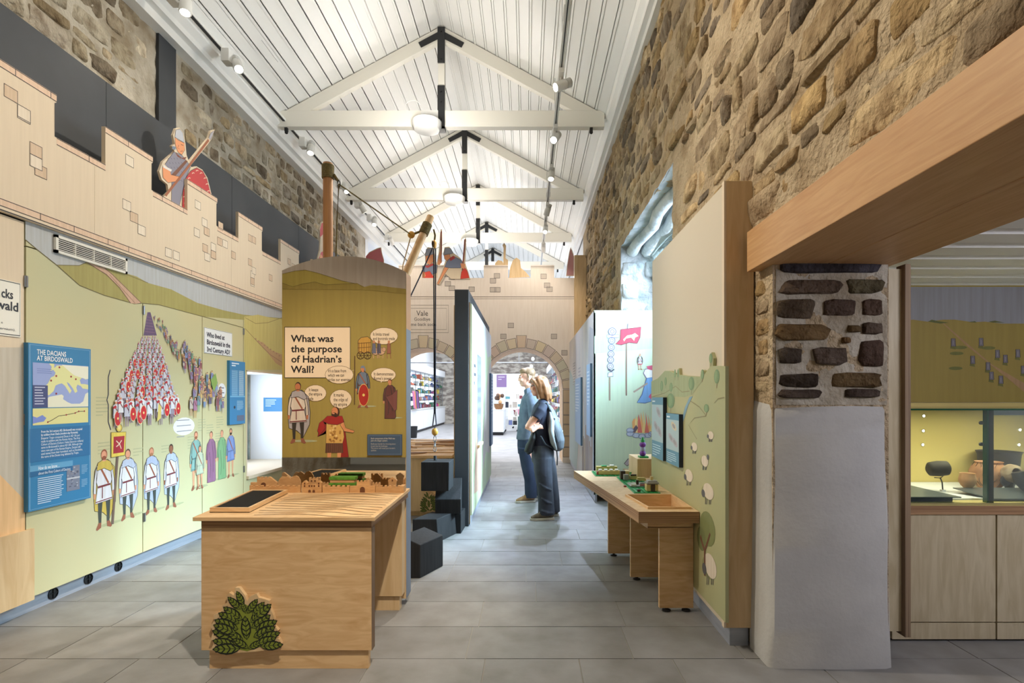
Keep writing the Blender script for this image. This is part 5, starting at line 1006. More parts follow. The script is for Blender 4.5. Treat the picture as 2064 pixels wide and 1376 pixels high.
cutout('pennant_cutout', 'pink sail-shaped cut-out above the backboard', [(737, 575), (737, 517), (744, 508), (760, 500), (768, 498), (770, 510), (774, 524), (774, 575)], PL((0, YW + .052, 0), (1, 0, 0)), .02, [lambda p: p.pp([(738, 516), (745, 509), (760, 502), (767, 500), (769, 510), (773, 523), (773, 560), (738, 560)], (196, 110, 116), 1)])
cutout('pennant_cutout', 'pink curved cut-out beside the right gateway post', [(1141, 556), (1143, 535), (1147, 510), (1150, 498), (1154, 506), (1157, 516), (1157, 556)], PL((0, YW - .06, 0), (1, 0, 0)), .02, [lambda p: p.pp([(1142, 555), (1144, 535), (1148, 511), (1150, 500), (1153, 508), (1156, 517), (1156, 555)], (206, 150, 150), 1)])
# ================================================================ RIGHT: sheep panel, brick-building bench, camp panel
XS = 1.108
sp = empty('sheep_panel', (1.2, 3.9, 0), 'tall beige panel on the right carrying a hillside cut-out with grazing sheep', 'panel')
box('board', XS, XS + .03, 3.0, 4.75, .114, 2.60, mat('beige_laminate', (206, 194, 172), .55), sp)
box('end_board', XS, 1.262, 2.985, 3.0, .114, 2.605, 'ply_pale', sp, .002); box('edge_lip', XS - .012, XS, 2.985, 3.02, .114, 2.605, 'castle_ply', sp)
box('plinth', 1.14, 1.245, 3.02, 4.75, 0, .114, 'alu', sp); box('back_frame', XS + .03, 1.25, 3.0, 4.75, .114, 2.58, 'ply_pale', sp)
XH = XS - .02; plH = PL((XH, 0, 0), (0, -1, 0))
hill = [(1313, 768.5), (1326, 762), (1340, 747), (1351, 747), (1361, 752.5), (1366, 754), (1367, 742), (1369, 742), (1370, 755), (1384, 757), (1411, 759), (1413, 752), (1416, 745), (1419, 747), (1420, 755), (1424, 748), (1430, 741), (1430, 722), (1434, 710), (1438, 722), (1437, 737), (1449, 737), (1462, 738)]
hq = [plH.uv(*q) for q in hill]; vb = .16
MB().prism([plH.w(u, v) for u, v in [(hq[0][0], vb), (hq[-1][0], vb)] + hq[::-1]], (.019, 0, 0)).build('hill_cutout', mat('hill_green', (176, 172, 126), .6, col2=(166, 168, 126), scale=(.8, .8, .8), nscale=2), sp)
p = PR(plH, .0007)
p.pp([(1313, 769.5), (1326, 763), (1340, 748), (1351, 748), (1361, 753.5), (1384, 758), (1411, 760), (1418, 762), (1410, 775), (1395, 795), (1380, 800), (1350, 798), (1330, 792), (1313, 795)], (160, 168, 126), 0)
p.pp([(1390, 800), (1397, 798), (1388, 815), (1378, 848), (1372, 858), (1373, 850), (1381, 820)], (126, 160, 180), 2)
def tree(x, y, w_, h, col=(120, 146, 104), k=1):
    p.pl_([(x, y), (x, y - h * .5)], .008, (130, 110, 84), k); p.pell(x, y - h * .62, w_, h * .38, col, k + 1); p.pell(x - w_ * .2, y - h * .62, w_ * .55, h * .3, (134, 158, 114), k + 2)
for a in [(1334, 795, 3, 28), (1342, 782, 2.4, 22), (1353, 795, 3.4, 24), (1361, 766, 2, 22), (1367, 766, 2, 22), (1394, 795, 6, 36), (1416, 770, 3, 26), (1445, 782, 5.5, 38), (1424, 836, 5, 22), (1433, 738, 3.4, 26)]: tree(*a)
tree(1352, 832, 8, 40)
for q in ([(1313, 800), (1340, 792), (1362, 778), (1375, 790), (1390, 788)], [(1388, 805), (1410, 820), (1424, 838)], [(1424, 838), (1400, 842), (1388, 856), (1405, 885)], [(1440, 812), (1448, 803), (1460, 801)]): p.pl_(q, .006, (140, 134, 96), 1)
p.build('printed_landscape', sp)
def sheep(x, y, w_, h, hd=-1):
    q = PR(plH, .001); q.pell(x - w_ * .4, y + h * .1, w_ * .9, h * .55, (150, 150, 100), 0)
    for dx in (-.45, -.2, .25, .5): q.pl_([(x + dx * w_, y + h * .3), (x + dx * w_ - 1, y + h)], .012, (96, 92, 84), 1)
    q.pell(x, y, w_, h * .62, (224, 210, 190), 2); q.pell(x + hd * w_ * .9, y + (h * .15 if hd < 0 else -h * .45), w_ * .34, h * .3, (92, 90, 92), 4); q.build('printed_sheep', sp)
for a in [(1433, 877, 6, 13), (1400, 900, 6, 14), (1421, 929, 7, 18, 1), (1389, 958, 8, 20), (1428, 990, 11, 26), (1432, 1140, 13, 38, -1)]: sheep(*a)
q = PR(plH, .001); q.pl_([(1421, 1160), (1421, 1110), (1412, 1080)], .03, (116, 76, 54), 3); q.pl_([(1421, 1110), (1432, 1075)], .02, (116, 76, 54), 3); q.pell(1426, 1065, 16, 34, (128, 134, 84), 1); q.pell(1414, 1085, 9, 24, (120, 126, 80), 2); q.build('printed_tree', sp)
for nm, lab, qd in (('information_panel', 'left of two small blue info panels on the sheep hillside', [(1314, 800.5), (1336.5, 929)]), ('information_panel', 'right of two small blue info panels on the sheep hillside', [(1343, 832), (1368.5, 942)])):
    xx = XH - .03; pq = PL((xx, 0, 0), (0, -1, 0)); a = pq.uv(*qd[0]); b = pq.uv(*qd[1]); o = empty(nm, (xx, -a[0], b[1]), lab, 'panel', 'bench info panels')
    MB().box(xx, XH - .0015, -b[0], -a[0], b[1], a[1]).build('board', 'navy_edge', o); p = PR(pq, .0005); ww = b[0] - a[0]; hh = a[1] - b[1]; rr = lambda x0, y0, x1, y1: [(a[0] + ww * x0, a[1] - hh * y0), (a[0] + ww * x1, a[1] - hh * y0), (a[0] + ww * x1, a[1] - hh * y1), (a[0] + ww * x0, a[1] - hh * y1)]
    p.poly(rr(0, 0, 1, 1), (92, 140, 166), 0); p.poly(rr(0, .12, 1, .72), (168, 190, 196), 1); p.bars(a[0] + ww * .06, a[1] - hh * .055, ww * .5, 1, .03, (220, 230, 236), 1); p.bars(a[0] + ww * .08, a[1] - hh * .78, ww * .75, 5, hh * .04, (190, 214, 226), 1, .35)
    for (cx, cy) in ((.62, .24), (.4, .48), (.7, .55)): p.poly([(a[0] + ww * (cx + .22 * math.cos(t)), a[1] - hh * (cy + .09 * math.sin(t + .6))) for t in [i * .9 for i in range(7)]], R.choice([(206, 190, 160), (170, 166, 176)]), 2); p.poly([(a[0] + ww * (cx + .12 * math.cos(t)), a[1] - hh * (cy + .05 * math.sin(t + .6))) for t in [i * .9 for i in range(7)]], (150, 146, 150), 3)
    p.build('printed_page', o, 'flatprint')
# bench
ZB = .677; xl = lambda y: .704 - (y - 3.38) * .1309
bn = empty('building_bench', (.9, 4.3, 0), 'long angled plywood bench for brick building along the right panel', 'table')
m = MB(); zb = ZB - .072
def slab(m, q): m.hexa([(x, y, zb) for x, y in q], [(x, y, ZB) for x, y in q])
XQ = 1.085
slab(m, [(xl(3.38), 3.38), (XQ, 3.38), (XQ, 3.46), (xl(3.46), 3.46)]); slab(m, [(xl(3.46), 3.46), (.777, 3.46), (.715, 3.92), (xl(3.92), 3.92)]); slab(m, [(1.06, 3.46), (XQ, 3.46), (XQ, 3.92), (1.06, 3.92)])
m.build('front_top', 'ply_pale', bn)
for a, b in ((3.92, 4.6), (4.603, 5.26)): m = MB(); slab(m, [(xl(a), a), (XQ, a), (XQ, b), (xl(b), b)]); m.build('top_board', 'ply_pale', bn)
MB().hexa([(xl(3.38) - .002, 3.378, zb), (XQ, 3.378, zb), (XQ, 3.38, zb), (xl(3.38), 3.38, zb)], [(xl(3.38) - .002, 3.378, ZB), (XQ, 3.378, ZB), (XQ, 3.38, ZB), (xl(3.38), 3.38, ZB)]).build('end_edge', 'ply_edge', bn)
MB().hexa([(xl(3.38) - .002, 3.378, zb), (xl(3.38), 3.378, zb), (xl(5.26), 5.26, zb), (xl(5.26) - .002, 5.26, zb)], [(xl(3.38) - .002, 3.378, ZB), (xl(3.38), 3.378, ZB), (xl(5.26), 5.26, ZB), (xl(5.26) - .002, 5.26, ZB)]).build('side_edge', 'ply_edge', bn)
hole = [(.777, 3.46), (1.06, 3.46), (1.06, 3.92), (.715, 3.92)]; hi_ = [(.787, 3.472), (1.048, 3.472), (1.048, 3.908), (.729, 3.908)]
for i in range(4):
    j = (i + 1) % 4; MB().hexa([(*hole[i], ZB - .12), (*hole[j], ZB - .12), (*hi_[j], ZB - .12), (*hi_[i], ZB - .12)], [(*hole[i], ZB + .014), (*hole[j], ZB + .014), (*hi_[j], ZB + .014), (*hi_[i], ZB + .014)]).build('bin_side', 'ply', bn)
MB().hexa([(x, y, ZB - .125) for x, y in hole], [(x, y, ZB - .115) for x, y in hole]).build('bin_floor', 'ply', bn)
for yy, xa in ((3.50, .862), (4.1, .79), (4.72, .712)):
    lg = box('leg', xa, 1.085, yy, yy + .03, .022, zb, 'ply', bn, .002); 
    for xx in (xa + .05, 1.04): MB().lathe([(.012, 0), (.028, .002), (.028, .008), (.012, .012), (.01, .022)], (xx, yy + .015, 0), 12).build('foot', 'black', lg, smooth=True)
box('riser_box', .985, 1.25, 4.8, 5.2, ZB + .0005, .846, 'ply_pale', tag(empty('riser_box', (1.1, 5, ZB), 'small pale plywood riser box at the far end of the bench', 'box')))
# building bricks
def bricks(name, label, lst, cat='toy'):
    o = empty(name, Vector(lst[0][:3]), label, cat, 'building brick models')
    for (x, y, z, dx, dy, dz, mt) in lst: MB().box(x, x + dx, y, y + dy, z, z + dz).build('brick', mt, o, bevel=.0008)
    return o
def studs(o, x0, x1, y0, y1, z, mt, s=.032):
    m = MB(); x = x0 + s / 2
    while x < x1:
        y = y0 + s / 2
        while y < y1: m.lathe([(.009, 0), (.009, .004)], (x, y, z), 6); y += s
        x += s
    tag(m.build('studs', mt, o), kind='stuff')
zz = ZB + .0008
b1 = bricks('base_plate', 'far green studded base plate on the bench', [(.62, 4.88, zz, .34, .32, .004, 'brick_green')]); studs(b1, .62, .96, 4.88, 5.2, zz + .004, 'brick_green')
b2 = bricks('base_plate', 'near green studded base plate behind the brick bin', [(.80, 4.02, zz, .2, .8, .004, 'brick_green')]); studs(b2, .80, 1.0, 4.02, 4.82, zz + .004, 'brick_green')
z2 = zz + .009
w1 = [(.655, 4.93, z2, .21, .05, .035, 'brick_tan')] + [(.66 + i * .05, 4.93, z2 + .035, .028, .05, .012, 'brick_white') for i in range(4)] + [(.64, 4.93, z2, .015, .05, .03, 'brick_red')]
bricks('brick_wall', 'tan building brick wall with white battlements on the far plate', w1)
bricks('brick_wall', 'second tan brick wall standing behind the first', [(.66, 5.12, z2, .2, .05, .05, 'brick_tan'), (.71, 5.12, z2 + .05, .05, .05, .008, 'brick_green'), (.79, 5.12, z2 + .05, .04, .05, .012, 'brick_white')])
bricks('brick_tower', 'dark and tan brick tower in the middle of the bench', [(.812, 4.66, z2, .04, .06, .07, 'brick_dark'), (.853, 4.66, z2, .035, .06, .07, 'brick_tan'), (.832, 4.61, z2, .04, .045, .045, 'brick_grey'), (.892, 4.64, z2, .06, .06, .03, 'brick_tan'), (.895, 4.64, z2 + .031, .05, .02, .012, 'brick_dark')])
bricks('brick_wall', 'low brown brick wall right of the tower', [(.935, 4.56, z2, .075, .03, .022, 'brick_tan'), (.94, 4.56, z2 + .0225, .06, .03, .006, 'brick_tan')])
bricks('brick_courtyard', 'grey and red brick courtyard on the near plate', [(.82, 4.26, z2, .15, .14, .006, 'brick_grey'), (.83, 4.27, z2 + .0065, .04, .03, .012, 'brick_white'), (.88, 4.33, z2 + .0065, .02, .02, .035, 'brick_dark'), (.90, 4.28, z2 + .0065, .05, .02, .008, 'brick_red'), (.92, 4.36, z2 + .0065, .04, .03, .01, 'brick_grey'), (.83, 4.43, z2, .1, .02, .006, 'brick_white')])
bricks('brick_house', 'dark brick house with a tan chimney near the bin', [(.905, 4.06, z2, .03, .07, .05, 'brick_tan'), (.936, 4.05, z2, .03, .08, .055, 'brick_dark'), (.967, 4.06, z2, .025, .07, .05, 'brick_tan'), (.905, 4.05, z2 + .056, .09, .08, .012, 'brick_grey'), (.915, 4.06, z2 + .0685, .07, .06, .01, 'brick_grey'), (.94, 4.09, z2 + .079, .02, .02, .028, 'brick_tan')])
bricks('loose_brick', 'tiny red brick lying loose on the bench', [(.775, 4.3, zz, .02, .02, .012, 'brick_red')]); bricks('loose_brick', 'green brick lying beside the riser box', [(.93, 5.06, zz, .06, .02, .012, 'brick_green')]); bricks('loose_brick', 'dark loose brick on the near corner of the green plate', [(.83, 4.04, z2, .025, .025, .016, 'brick_dark')])
bricks('loose_brick', 'yellow brick inside the plywood bin', [(.84, 3.6, ZB - .114, .12, .06, .03, 'brick_tan')])
mm_ = empty('brick_fountain', (1.06, 4.95, .847), 'purple brick tower model with a green top on the riser box', 'toy', 'building brick models'); c = Vector((1.055, 4.9, .847)); box('base', 1.02, 1.1, 4.86, 4.95, .847, .862, 'brick_green', mm_)
for z, r_, mt in ((.885, .03, 'brick_purple'), (.925, .024, 'brick_lav'), (.965, .031, 'brick_purple')): MB().ball((c.x, c.y, z), r_, r_, .028).build('ball', mt, mm_, smooth=True)
MB().lathe([(.018, 0), (.02, .015), (.01, .03), (.01, .045)], (c.x, c.y, .988), 10).build('tip', 'brick_green', mm_, smooth=True)

# ---- camp panel facing the camera, and side mural
cp = empty('camp_panel', (1.05, 7.2, 0), 'pale green mural panel with army standards and a camp fire', 'panel'); YG = 7.13; plG2 = PL((0, YG, 0), (1, 0, 0))
box('board', .885, 1.82, YG, YG + .03, .1, 2.555, mat('camp_green', (196, 212, 188), .6, col2=(190, 206, 184), scale=(9, 9, .5), nscale=4), cp)
p = PR(plG2, .0008)
p.pp([(1198, 626), (1340, 626), (1340, 631), (1280, 633), (1240, 629), (1198, 630)], (190, 214, 180), 0); p.pp([(1198, 677), (1250, 674), (1300, 680), (1340, 685), (1340, 700), (1270, 706), (1198, 712)], (180, 210, 176), 0)
p.build('printed_hills', cp); p = PR(plG2, .0012)
p.pl_([(1229, 760), (1229, 807)], .02, (150, 130, 116), 1); p.pl_([(1262.5, 690), (1262.5, 797)], .018, (136, 110, 100), 1); p.pl_([(1265.5, 652), (1264.5, 662)], .012, (120, 110, 120), 1)
for y, r_ in ((668, 7.5), (686, 6.5), (700, 6), (713, 6), (725, 6), (738, 6)): p.pell(1234 - (y - 668) * .055, y, r_, r_, (216, 220, 226), 2, .01, (110, 110, 140)); p.pell(1234 - (y - 668) * .055, y, r_ * .5, r_ * .5, (200, 206, 220), 4, .008, (120, 120, 150))
p.pp([(1223, 674.5), (1247, 674), (1247, 680), (1224, 681)], (216, 220, 226), 3, .008, (120, 120, 150)); p.pp([(1225, 759), (1226, 751), (1235, 749), (1236, 758)], (216, 220, 226), 3, .008, (120, 120, 150)); p.pl_([(1226, 744), (1232, 748), (1238, 744)], .02, (80, 76, 100), 5)
p.build('printed_standard', cp); p = PR(plG2, .0014)
p.pp([(1251, 664), (1292, 659), (1290, 680), (1284, 692), (1268, 690), (1252, 695), (1241, 693), (1250, 684)], (184, 68, 92), 3, .008, (120, 50, 70)); p.pp([(1256, 684), (1264, 676), (1274, 674), (1280, 671), (1287, 677), (1280, 680), (1278, 687), (1272, 680), (1262, 682), (1258, 688)], (232, 226, 176), 6)
p.build('printed_flag', cp); p = PR(plG2, .0012)
pfig(p, (1289, 745), (1291, 713), tunic=(196, 206, 224), legs=(206, 170, 150), belt=(196, 60, 80), lw=.006, k=3)
p.pp([(1315, 742), (1300, 744), (1297, 752), (1304, 764), (1315, 766)], (240, 236, 240), 3, .01, (110, 100, 140)); p.pp([(1315, 760), (1303, 762), (1294, 795), (1284, 811), (1300, 812), (1315, 808)], (120, 164, 220), 4, .01, (80, 100, 150)); p.pl_([(1277, 790), (1305, 772)], .022, (170, 150, 140), 6); p.pp([(1303, 738), (1315, 736), (1315, 746), (1306, 744)], (196, 84, 116), 6); p.pp([(1309, 796), (1315, 790), (1315, 806), (1307, 800)], (200, 90, 130), 6)
p.build('printed_campers', cp); p = PR(plG2, .0012)
for i in range(9): x = 1280 + i * 4.6; p.pp([(x - 4, 872), (x - 6 + i, 850), (x - 2, 826 + abs(i - 4) * 4), (x + 1, 846), (x + 5, 872)], [(236, 176, 120), (240, 214, 150), (220, 120, 110)][i % 3], 4 + i % 3)
for x, y in ((1270, 867), (1270, 874), (1282, 877), (1294, 879), (1306, 877), (1314, 874)): p.pell(x, y, 7, 4.6, (190, 200, 224), 8, .008, (130, 140, 180))
p.pp([(1272, 870), (1282, 856), (1286, 862), (1280, 872)], (110, 96, 110), 7)
p.build('printed_fire', cp); p = PR(plG2, .0012)
p.pp([(1258, 934), (1266, 924), (1272, 926), (1270, 934), (1264, 939)], (176, 166, 178), 3, .008); p.pl_([(1270, 931), (1296, 942)], .04, (190, 176, 186), 3); p.build('printed_mallet', cp)
box('side_board', .885, .905, YG, 11.3, .1, 2.55, mat('side_mural', (214, 206, 200), .6, col2=(198, 194, 196), scale=(1, 1, .5), nscale=2), cp); box('plinth', .905, .93, YG + .03, 11.3, 0, .1, 'alu', cp)
plV = PL((.885, 0, 0), (0, -1, 0)); p = PR(plV, .0008)
p.poly([(-11.2, .1), (-9.6, .1), (-9.2, .8), (-9.8, 1.6), (-11.2, 2.0)], (176, 196, 200), 0); p.poly([(-8.2, .1), (-7.14, .1), (-7.14, 2.3), (-7.6, 2.4), (-7.9, 1.8), (-8.4, 1.4)], (178, 178, 188), 0)
for i in range(9): u = -8.6 + i * .16; p.line([(u, .1), (u + R.uniform(-.03, .03), .7 + R.uniform(-.1, .35))], .09, R.choice([(140, 108, 90), (160, 126, 92), (186, 150, 96), (120, 90, 84)]), 1)
p.bars(-10.4, 2.05, .5, 9, .05, (170, 166, 170), 1, .4); p.bars(-9.3, 1.9, .4, 12, .06, (176, 172, 178), 1, .3); p.build('printed_side_mural', cp)
for (a, b, t0, t1, lab) in ((-9.6, -8.6, .62, 1.72, 'pale blue info panel on the side mural, farther one'), (-7.75, -7.3, .86, 1.86, 'slate blue info panel on the side mural, nearer one')):
    o = empty('information_panel', (.86, -b, t0), lab, 'panel', 'side mural info panels'); MB().box(.855, .8838, -b, -a, t0, t1).build('board', 'panel_slate', o); p = PR(PL((.855, 0, 0), (0, -1, 0))); p.poly([(a + .01, t0), (b - .01, t0), (b - .01, t1), (a + .01, t1)], (150, 178, 210), 0); p.bars(a + .08, t1 - .1, (b - a) * .7, 10, .05, (206, 218, 232), 1, .35); p.build('printed_page', o, 'flatprint')

# ================================================================ ROOM BEYOND THE DOORWAY: display case
lp = empty('lining_panel', (2.0, 2.95, 0), 'pale birch lining board beside the stone doorway jamb', 'panel'); box('board', 1.885, 2.045, 2.93, 2.95, .12, 2.1, 'ply_grey', lp); box('edge_board', 2.045, 2.075, 2.90, 2.97, .10, 2.12, 'ply_edge_v', lp); box('foot_strip', 1.95, 1.985, 2.94, 2.96, .0, .12, 'alu', lp)
rw = MB().box(1.88, 4.6, 4.3, 4.4, 0, 3); tag(rw.build('wall_display', 'white_wall'), 'back wall of the display room on the right', 'wall', kind='structure')
tag(MB().box(4.4, 4.6, -4, 4.4, 0, 3).build('wall_display_side', 'white_wall'), 'far side wall of the display room', 'wall', kind='structure')
rc = MB().box(1.9, 4.6, -4, 4.3, 2.32, 2.36).build('ceiling_display', 'grey_fascia'); tag(rc, 'low white boarded ceiling of the display room', 'ceiling', kind='structure')
y = 4.25
while y > .6:
    z0 = 2.20; MB().prism([(1.92, y, z0 + .03), (1.92, y - .03, z0), (1.92, y - .18, z0), (1.92, y - .21, z0 + .03), (1.92, y - .235, z0 + .06), (1.92, y - .235, z0 + .1), (1.92, y, z0 + .1)], (2.6, 0, 0)).build('ceiling_board', 'white_paint', rc); y -= .24
dc = empty('display_case', (2.8, 3.4, 0), 'birch display cabinet with a glass case of Roman pottery', 'cabinet')
cz = lambda py, Y=3.07: H - (py - VY) / F * Y
CX0, CX1, CY = 2.09, 3.9, 3.07; XD = (2008.5 - VX) / F * CY
box('carcass', CX0, CX1, CY + .02, 3.85, .1, cz(1036), 'ply_grey', dc)
for a, b in ((CX0, XD - .005), (XD + .005, CX1)): box('door', a, b, CY, CY + .019, cz(1253), cz(1037), 'ply_grey', dc, .001); box('kick_panel', a, b, CY, CY + .019, cz(1288), cz(1255.5), 'ply_grey', dc, .001)
box('plinth', CX0, CX1, CY + .05, 3.8, 0, .1, 'black', dc)
zc = cz(1018); box('worktop', CX0, CX1, CY - .01, 3.85, cz(1036), zc, 'ply_edge', dc); box('top_veneer', CX0, CX1, CY - .012, 3.85, zc, zc + .002, 'case_yellow', dc)
YC2 = 3.84; box('back_lower', CX0, CX1, YC2, YC2 + .02, zc, 1.36, 'case_yellow', dc); box('back_upper', CX0, 2.74, YC2, YC2 + .02, 1.362, 2.21, 'olive_print', dc); box('back_upper', 2.744, CX1, YC2, YC2 + .02, 1.362, 2.21, 'olive_print', dc)
plY = PL((0, YC2, 0), (1, 0, 0)); p = PR(plY); p.pp([(1824, 578), (2100, 578), (2100, 652), (2064, 652), (2020, 652), (1985, 648), (1960, 649), (1925, 644), (1900, 644), (1870, 648), (1840, 644), (1824, 646)], (150, 150, 156), 0)
p.pp([(1898, 650), (1903, 652), (1955, 697), (2000, 735), (2064, 772), (2064, 790), (2040, 770), (1990, 730), (1945, 694)], (176, 140, 100), 1)
for x, y in ((1921, 690), (1977, 689), (1960, 725), (1991, 738), (2010, 713), (2026, 723), (2051, 712), (1998, 757), (2017, 765), (2062, 745)): p.pp([(x - 6, y + 12), (x + 5, y + 14), (x + 3, y + 6), (x - 4, y + 4)], (118, 116, 60), 1); p.pp([(x - 4, y - 8), (x + 4, y - 8), (x + 5, y + 8), (x - 4, y + 8)], (124, 118, 126), 2, .003); p.pl_([(x, y - 4), (x, y + 5)], .006, (150, 146, 152), 4)
for x, y in ((1928, 712), (1926, 742), (1935, 700), (1992, 701)): p.pell(x, y, 14, 3.5, (120, 120, 62), 1)
p.pp([(1870, 648), (1878, 644), (1890, 647), (1912, 650), (1895, 652)], (100, 104, 56), 2); p.pp([(1950, 649), (1965, 647), (1968, 650)], (100, 104, 56), 2); p.pp([(1992, 648), (2005, 646), (2025, 650), (2000, 650)], (100, 104, 56), 2); p.build('printed_graveyard_road', dc)
gz = cz(826, 3.15); box('glass_roof', CX0, CX1, 3.12, YC2 - .01, gz, gz + .008, 'glass', dc); MB().box(CX0, CX1, 3.115, 3.12, gz - .001, gz + .009).build('glass_rim', 'glass_edge', dc)
box('glass_front', CX0, CX1, 3.12, 3.126, zc + .003, gz - .001, 'glass', dc)
XP = (1985 - VX) / F * 3.15; box('post', XP + .008, XP + .035, 3.13, 3.16, zc + .002, gz - .001, 'black', dc); box('post_glass_edge', XP - .004, XP + .006, 3.13, 3.16, zc + .002, gz - .001, 'glass_edge', dc); box('rail', XP + .035, CX1, 3.13, 3.16, gz - .03, gz - .002, 'steel', dc)
for yy in (852, 895): c = P(1979, yy, 3.15); MB().lathe([(.011, 0), (.011, .01)], c, 12, axis=(0, 1, 0)).build('fixing', 'black', dc)
box('white_base', 2.2, CX1, 3.22, YC2 - .005, zc + .003, zc + .012, 'white_wall', dc)
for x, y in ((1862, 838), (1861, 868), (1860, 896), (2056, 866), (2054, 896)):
    o = empty('glass_glint', P(x, y, YC2), {(1862, 838): 'topmost added glint imitating a reflection at the left of the pottery case', (1861, 868): 'middle added glint imitating a reflection at the left of the pottery case', (1860, 896): 'lowest added glint imitating a reflection at the left of the pottery case', (2056, 866): 'upper added glint imitating a reflection at the right of the pottery case', (2054, 896): 'lower added glint imitating a reflection at the right of the pottery case'}[(x, y)], 'light', 'case glass glints'); c = P(x, y, YC2 - .003); MB().lathe([(.0005, 0), (.008, .0005), (.008, .002), (.0005, .0028)], c, 12, axis=(0, -1, 0)).build('lens', 'glint_glow', o); MB().lathe([(.012, -.001), (.012, .0008), (.009, .001)], c, 12, axis=(0, -1, 0)).build('glint_rim', 'steel', o)  # glowing discs stand in for lamps reflected in the glass
area('case_lamp', (2.9, 3.4, gz - .02), (2.9, 3.45, 0), 1.4, .3, 11, (255, 240, 210))
area('display_room_lamp', (3.0, 1.2, 2.15), (3.0, 3.0, .6), 1.0, .6, 40, (240, 240, 255))
pn = empty('label_rail', (2.25, 3.15, zc), 'sloping grey steel label plate at the front of the case', 'plate'); MB().hexa([(2.10, 3.135, zc + .03), (2.54, 3.135, zc + .03), (2.36, 3.5, zc + .07), (2.10, 3.5, zc + .07)], [(2.10, 3.135, zc + .036), (2.54, 3.135, zc + .036), (2.36, 3.5, zc + .076), (2.10, 3.5, zc + .076)]).build('plate', 'steel_plate', pn); MB().box(2.11, 2.50, 3.15, 3.2, zc + .004, zc + .03).build('support', 'navy_edge', pn)
pn = empty('label_rail', (2.9, 3.15, zc), 'blue-grey label plate at the right of the case', 'plate'); MB().hexa([(2.76, 3.17, zc + .013), (3.5, 3.17, zc + .013), (3.5, 3.4, zc + .04), (2.70, 3.4, zc + .04)], [(2.76, 3.17, zc + .019), (3.5, 3.17, zc + .019), (3.5, 3.4, zc + .046), (2.70, 3.4, zc + .046)]).build('plate', 'steel_plate', pn)
zs = zc + .0125
def pot(name, label, px, py_base, Yp, prof, mt, sc=1, n=26, ax=None):
    o = empty(name, (P(px, 0, Yp).x, Yp, zs), label, 'pot', 'Roman pottery'); c = Vector((P(px, 0, Yp).x, Yp, zs)); MB().lathe([(r * sc, z * sc) for r, z in prof], c, n, axis=ax).build('body', mt, o, smooth=60); return o, c
o, c = pot('beaker', 'small orange clay beaker on a narrow foot', 1950, 0, 3.42, [(.02, .01), (.026, .012), (.022, .03), (.036, .045), (.047, .07), (.047, .09), (.04, .115), (.041, .122), (.037, .121), (.036, .1), (.042, .08), (.03, .05), (.0, .045)], 'clay_pale'); box('stand', c.x - .012, c.x + .012, 3.40, 3.44, zs, zs + .012, 'white_wall', o)
o, c = pot('jar', 'large cracked orange clay jar, restored from fragments', 1993, 0, 3.55, [(.05, 0), (.075, .01), (.115, .06), (.135, .11), (.135, .15), (.115, .195), (.09, .215), (.098, .232), (.09, .23), (.08, .21), (.1, .19), (.12, .14), (.1, .06), (0, .02)], 'clay', .78)
for q in range(7):
    a0 = -1.9 + q * .28; MB().path([c + .78 * Vector(((.137 - .06 * abs(t - .45)) * math.sin(a0 + .2 * math.sin(t * 7 + q)), -(.137 - .06 * abs(t - .45)) * math.cos(a0 + .2 * math.sin(t * 7 + q)), .03 + .2 * t)) for t in [i / 6 for i in range(7)]], .0016, 4).build('crack', 'clay_dark', o)
o, c = pot('bowl', 'wide dark clay bowl standing at the back of the case', 2013, 0, 3.70, [(.06, 0), (.1, .02), (.13, .1), (.145, .2), (.15, .27), (.158, .29), (.165, .3), (.15, .298), (.14, .26), (.12, .12), (0, .03)], 'clay_dark', .78)
o, c = pot('broken_jar', 'broken dark jar lying open towards the camera', 2040, 0, 3.42, [(.03, -.1), (.08, -.07), (.1, 0), (.085, .05), (.05, .07), (.045, .065), (.07, .04), (.08, 0), (.05, -.05), (0, -.06)], 'shard', .6, 22, (-.1, -1, .25)); o.location.z += .0
for ch in o.children: ch.location.z += .12
MB().tube((c.x + .01, c.y + .03, zs), (c.x + .01, c.y + .03, zs + .08), .02, .035).build('support', 'clay_dark', o)
o = empty('pot_shard', (3.12, 3.32, zs), 'curved dark pottery shard propped upright at the right', 'shard', 'Roman pottery'); MB().path([(3.06, 3.34, zs + .14), (3.07, 3.33, zs + .09), (3.10, 3.32, zs + .04), (3.14, 3.31, zs + .012)], [.035, .04, .03, .012], 8).build('body', 'clay_dark', o, smooth=60); MB().path([(3.09, 3.34, zs + .12), (3.11, 3.32, zs + .08), (3.14, 3.31, zs + .04)], [.03, .034, .02], 8).build('inner', 'shard', o, smooth=60)
o = empty('pot_shard', (2.55, 3.45, zs), 'dark barrel-shaped pottery shard on a bent wire stand', 'shard', 'Roman pottery'); c = P(1891, 944, 3.45)
MB().lathe([(.028, -.062), (.044, -.05), (.05, 0), (.046, .05), (.03, .062), (.026, .06), (.0, .05)], c, 20, axis=(1, -.1, .08)).build('body', 'clay_dark', o, smooth=60); MB().path([P(1883, 962, 3.45), P(1896, 963, 3.44), P(1903, 957, 3.44)], .003, 6).build('cradle', 'iron', o); MB().path([P(1895, 962, 3.45), P(1899, 972, 3.45), (P(1900.5, 985, 3.45).x, 3.45, zs)], .004, 6).build('stem', 'iron', o); q = P(1900.5, 985, 3.45); box('stand', q.x - .012, q.x + .012, 3.44, 3.46, zs, zs + .012, 'white_wall', o)
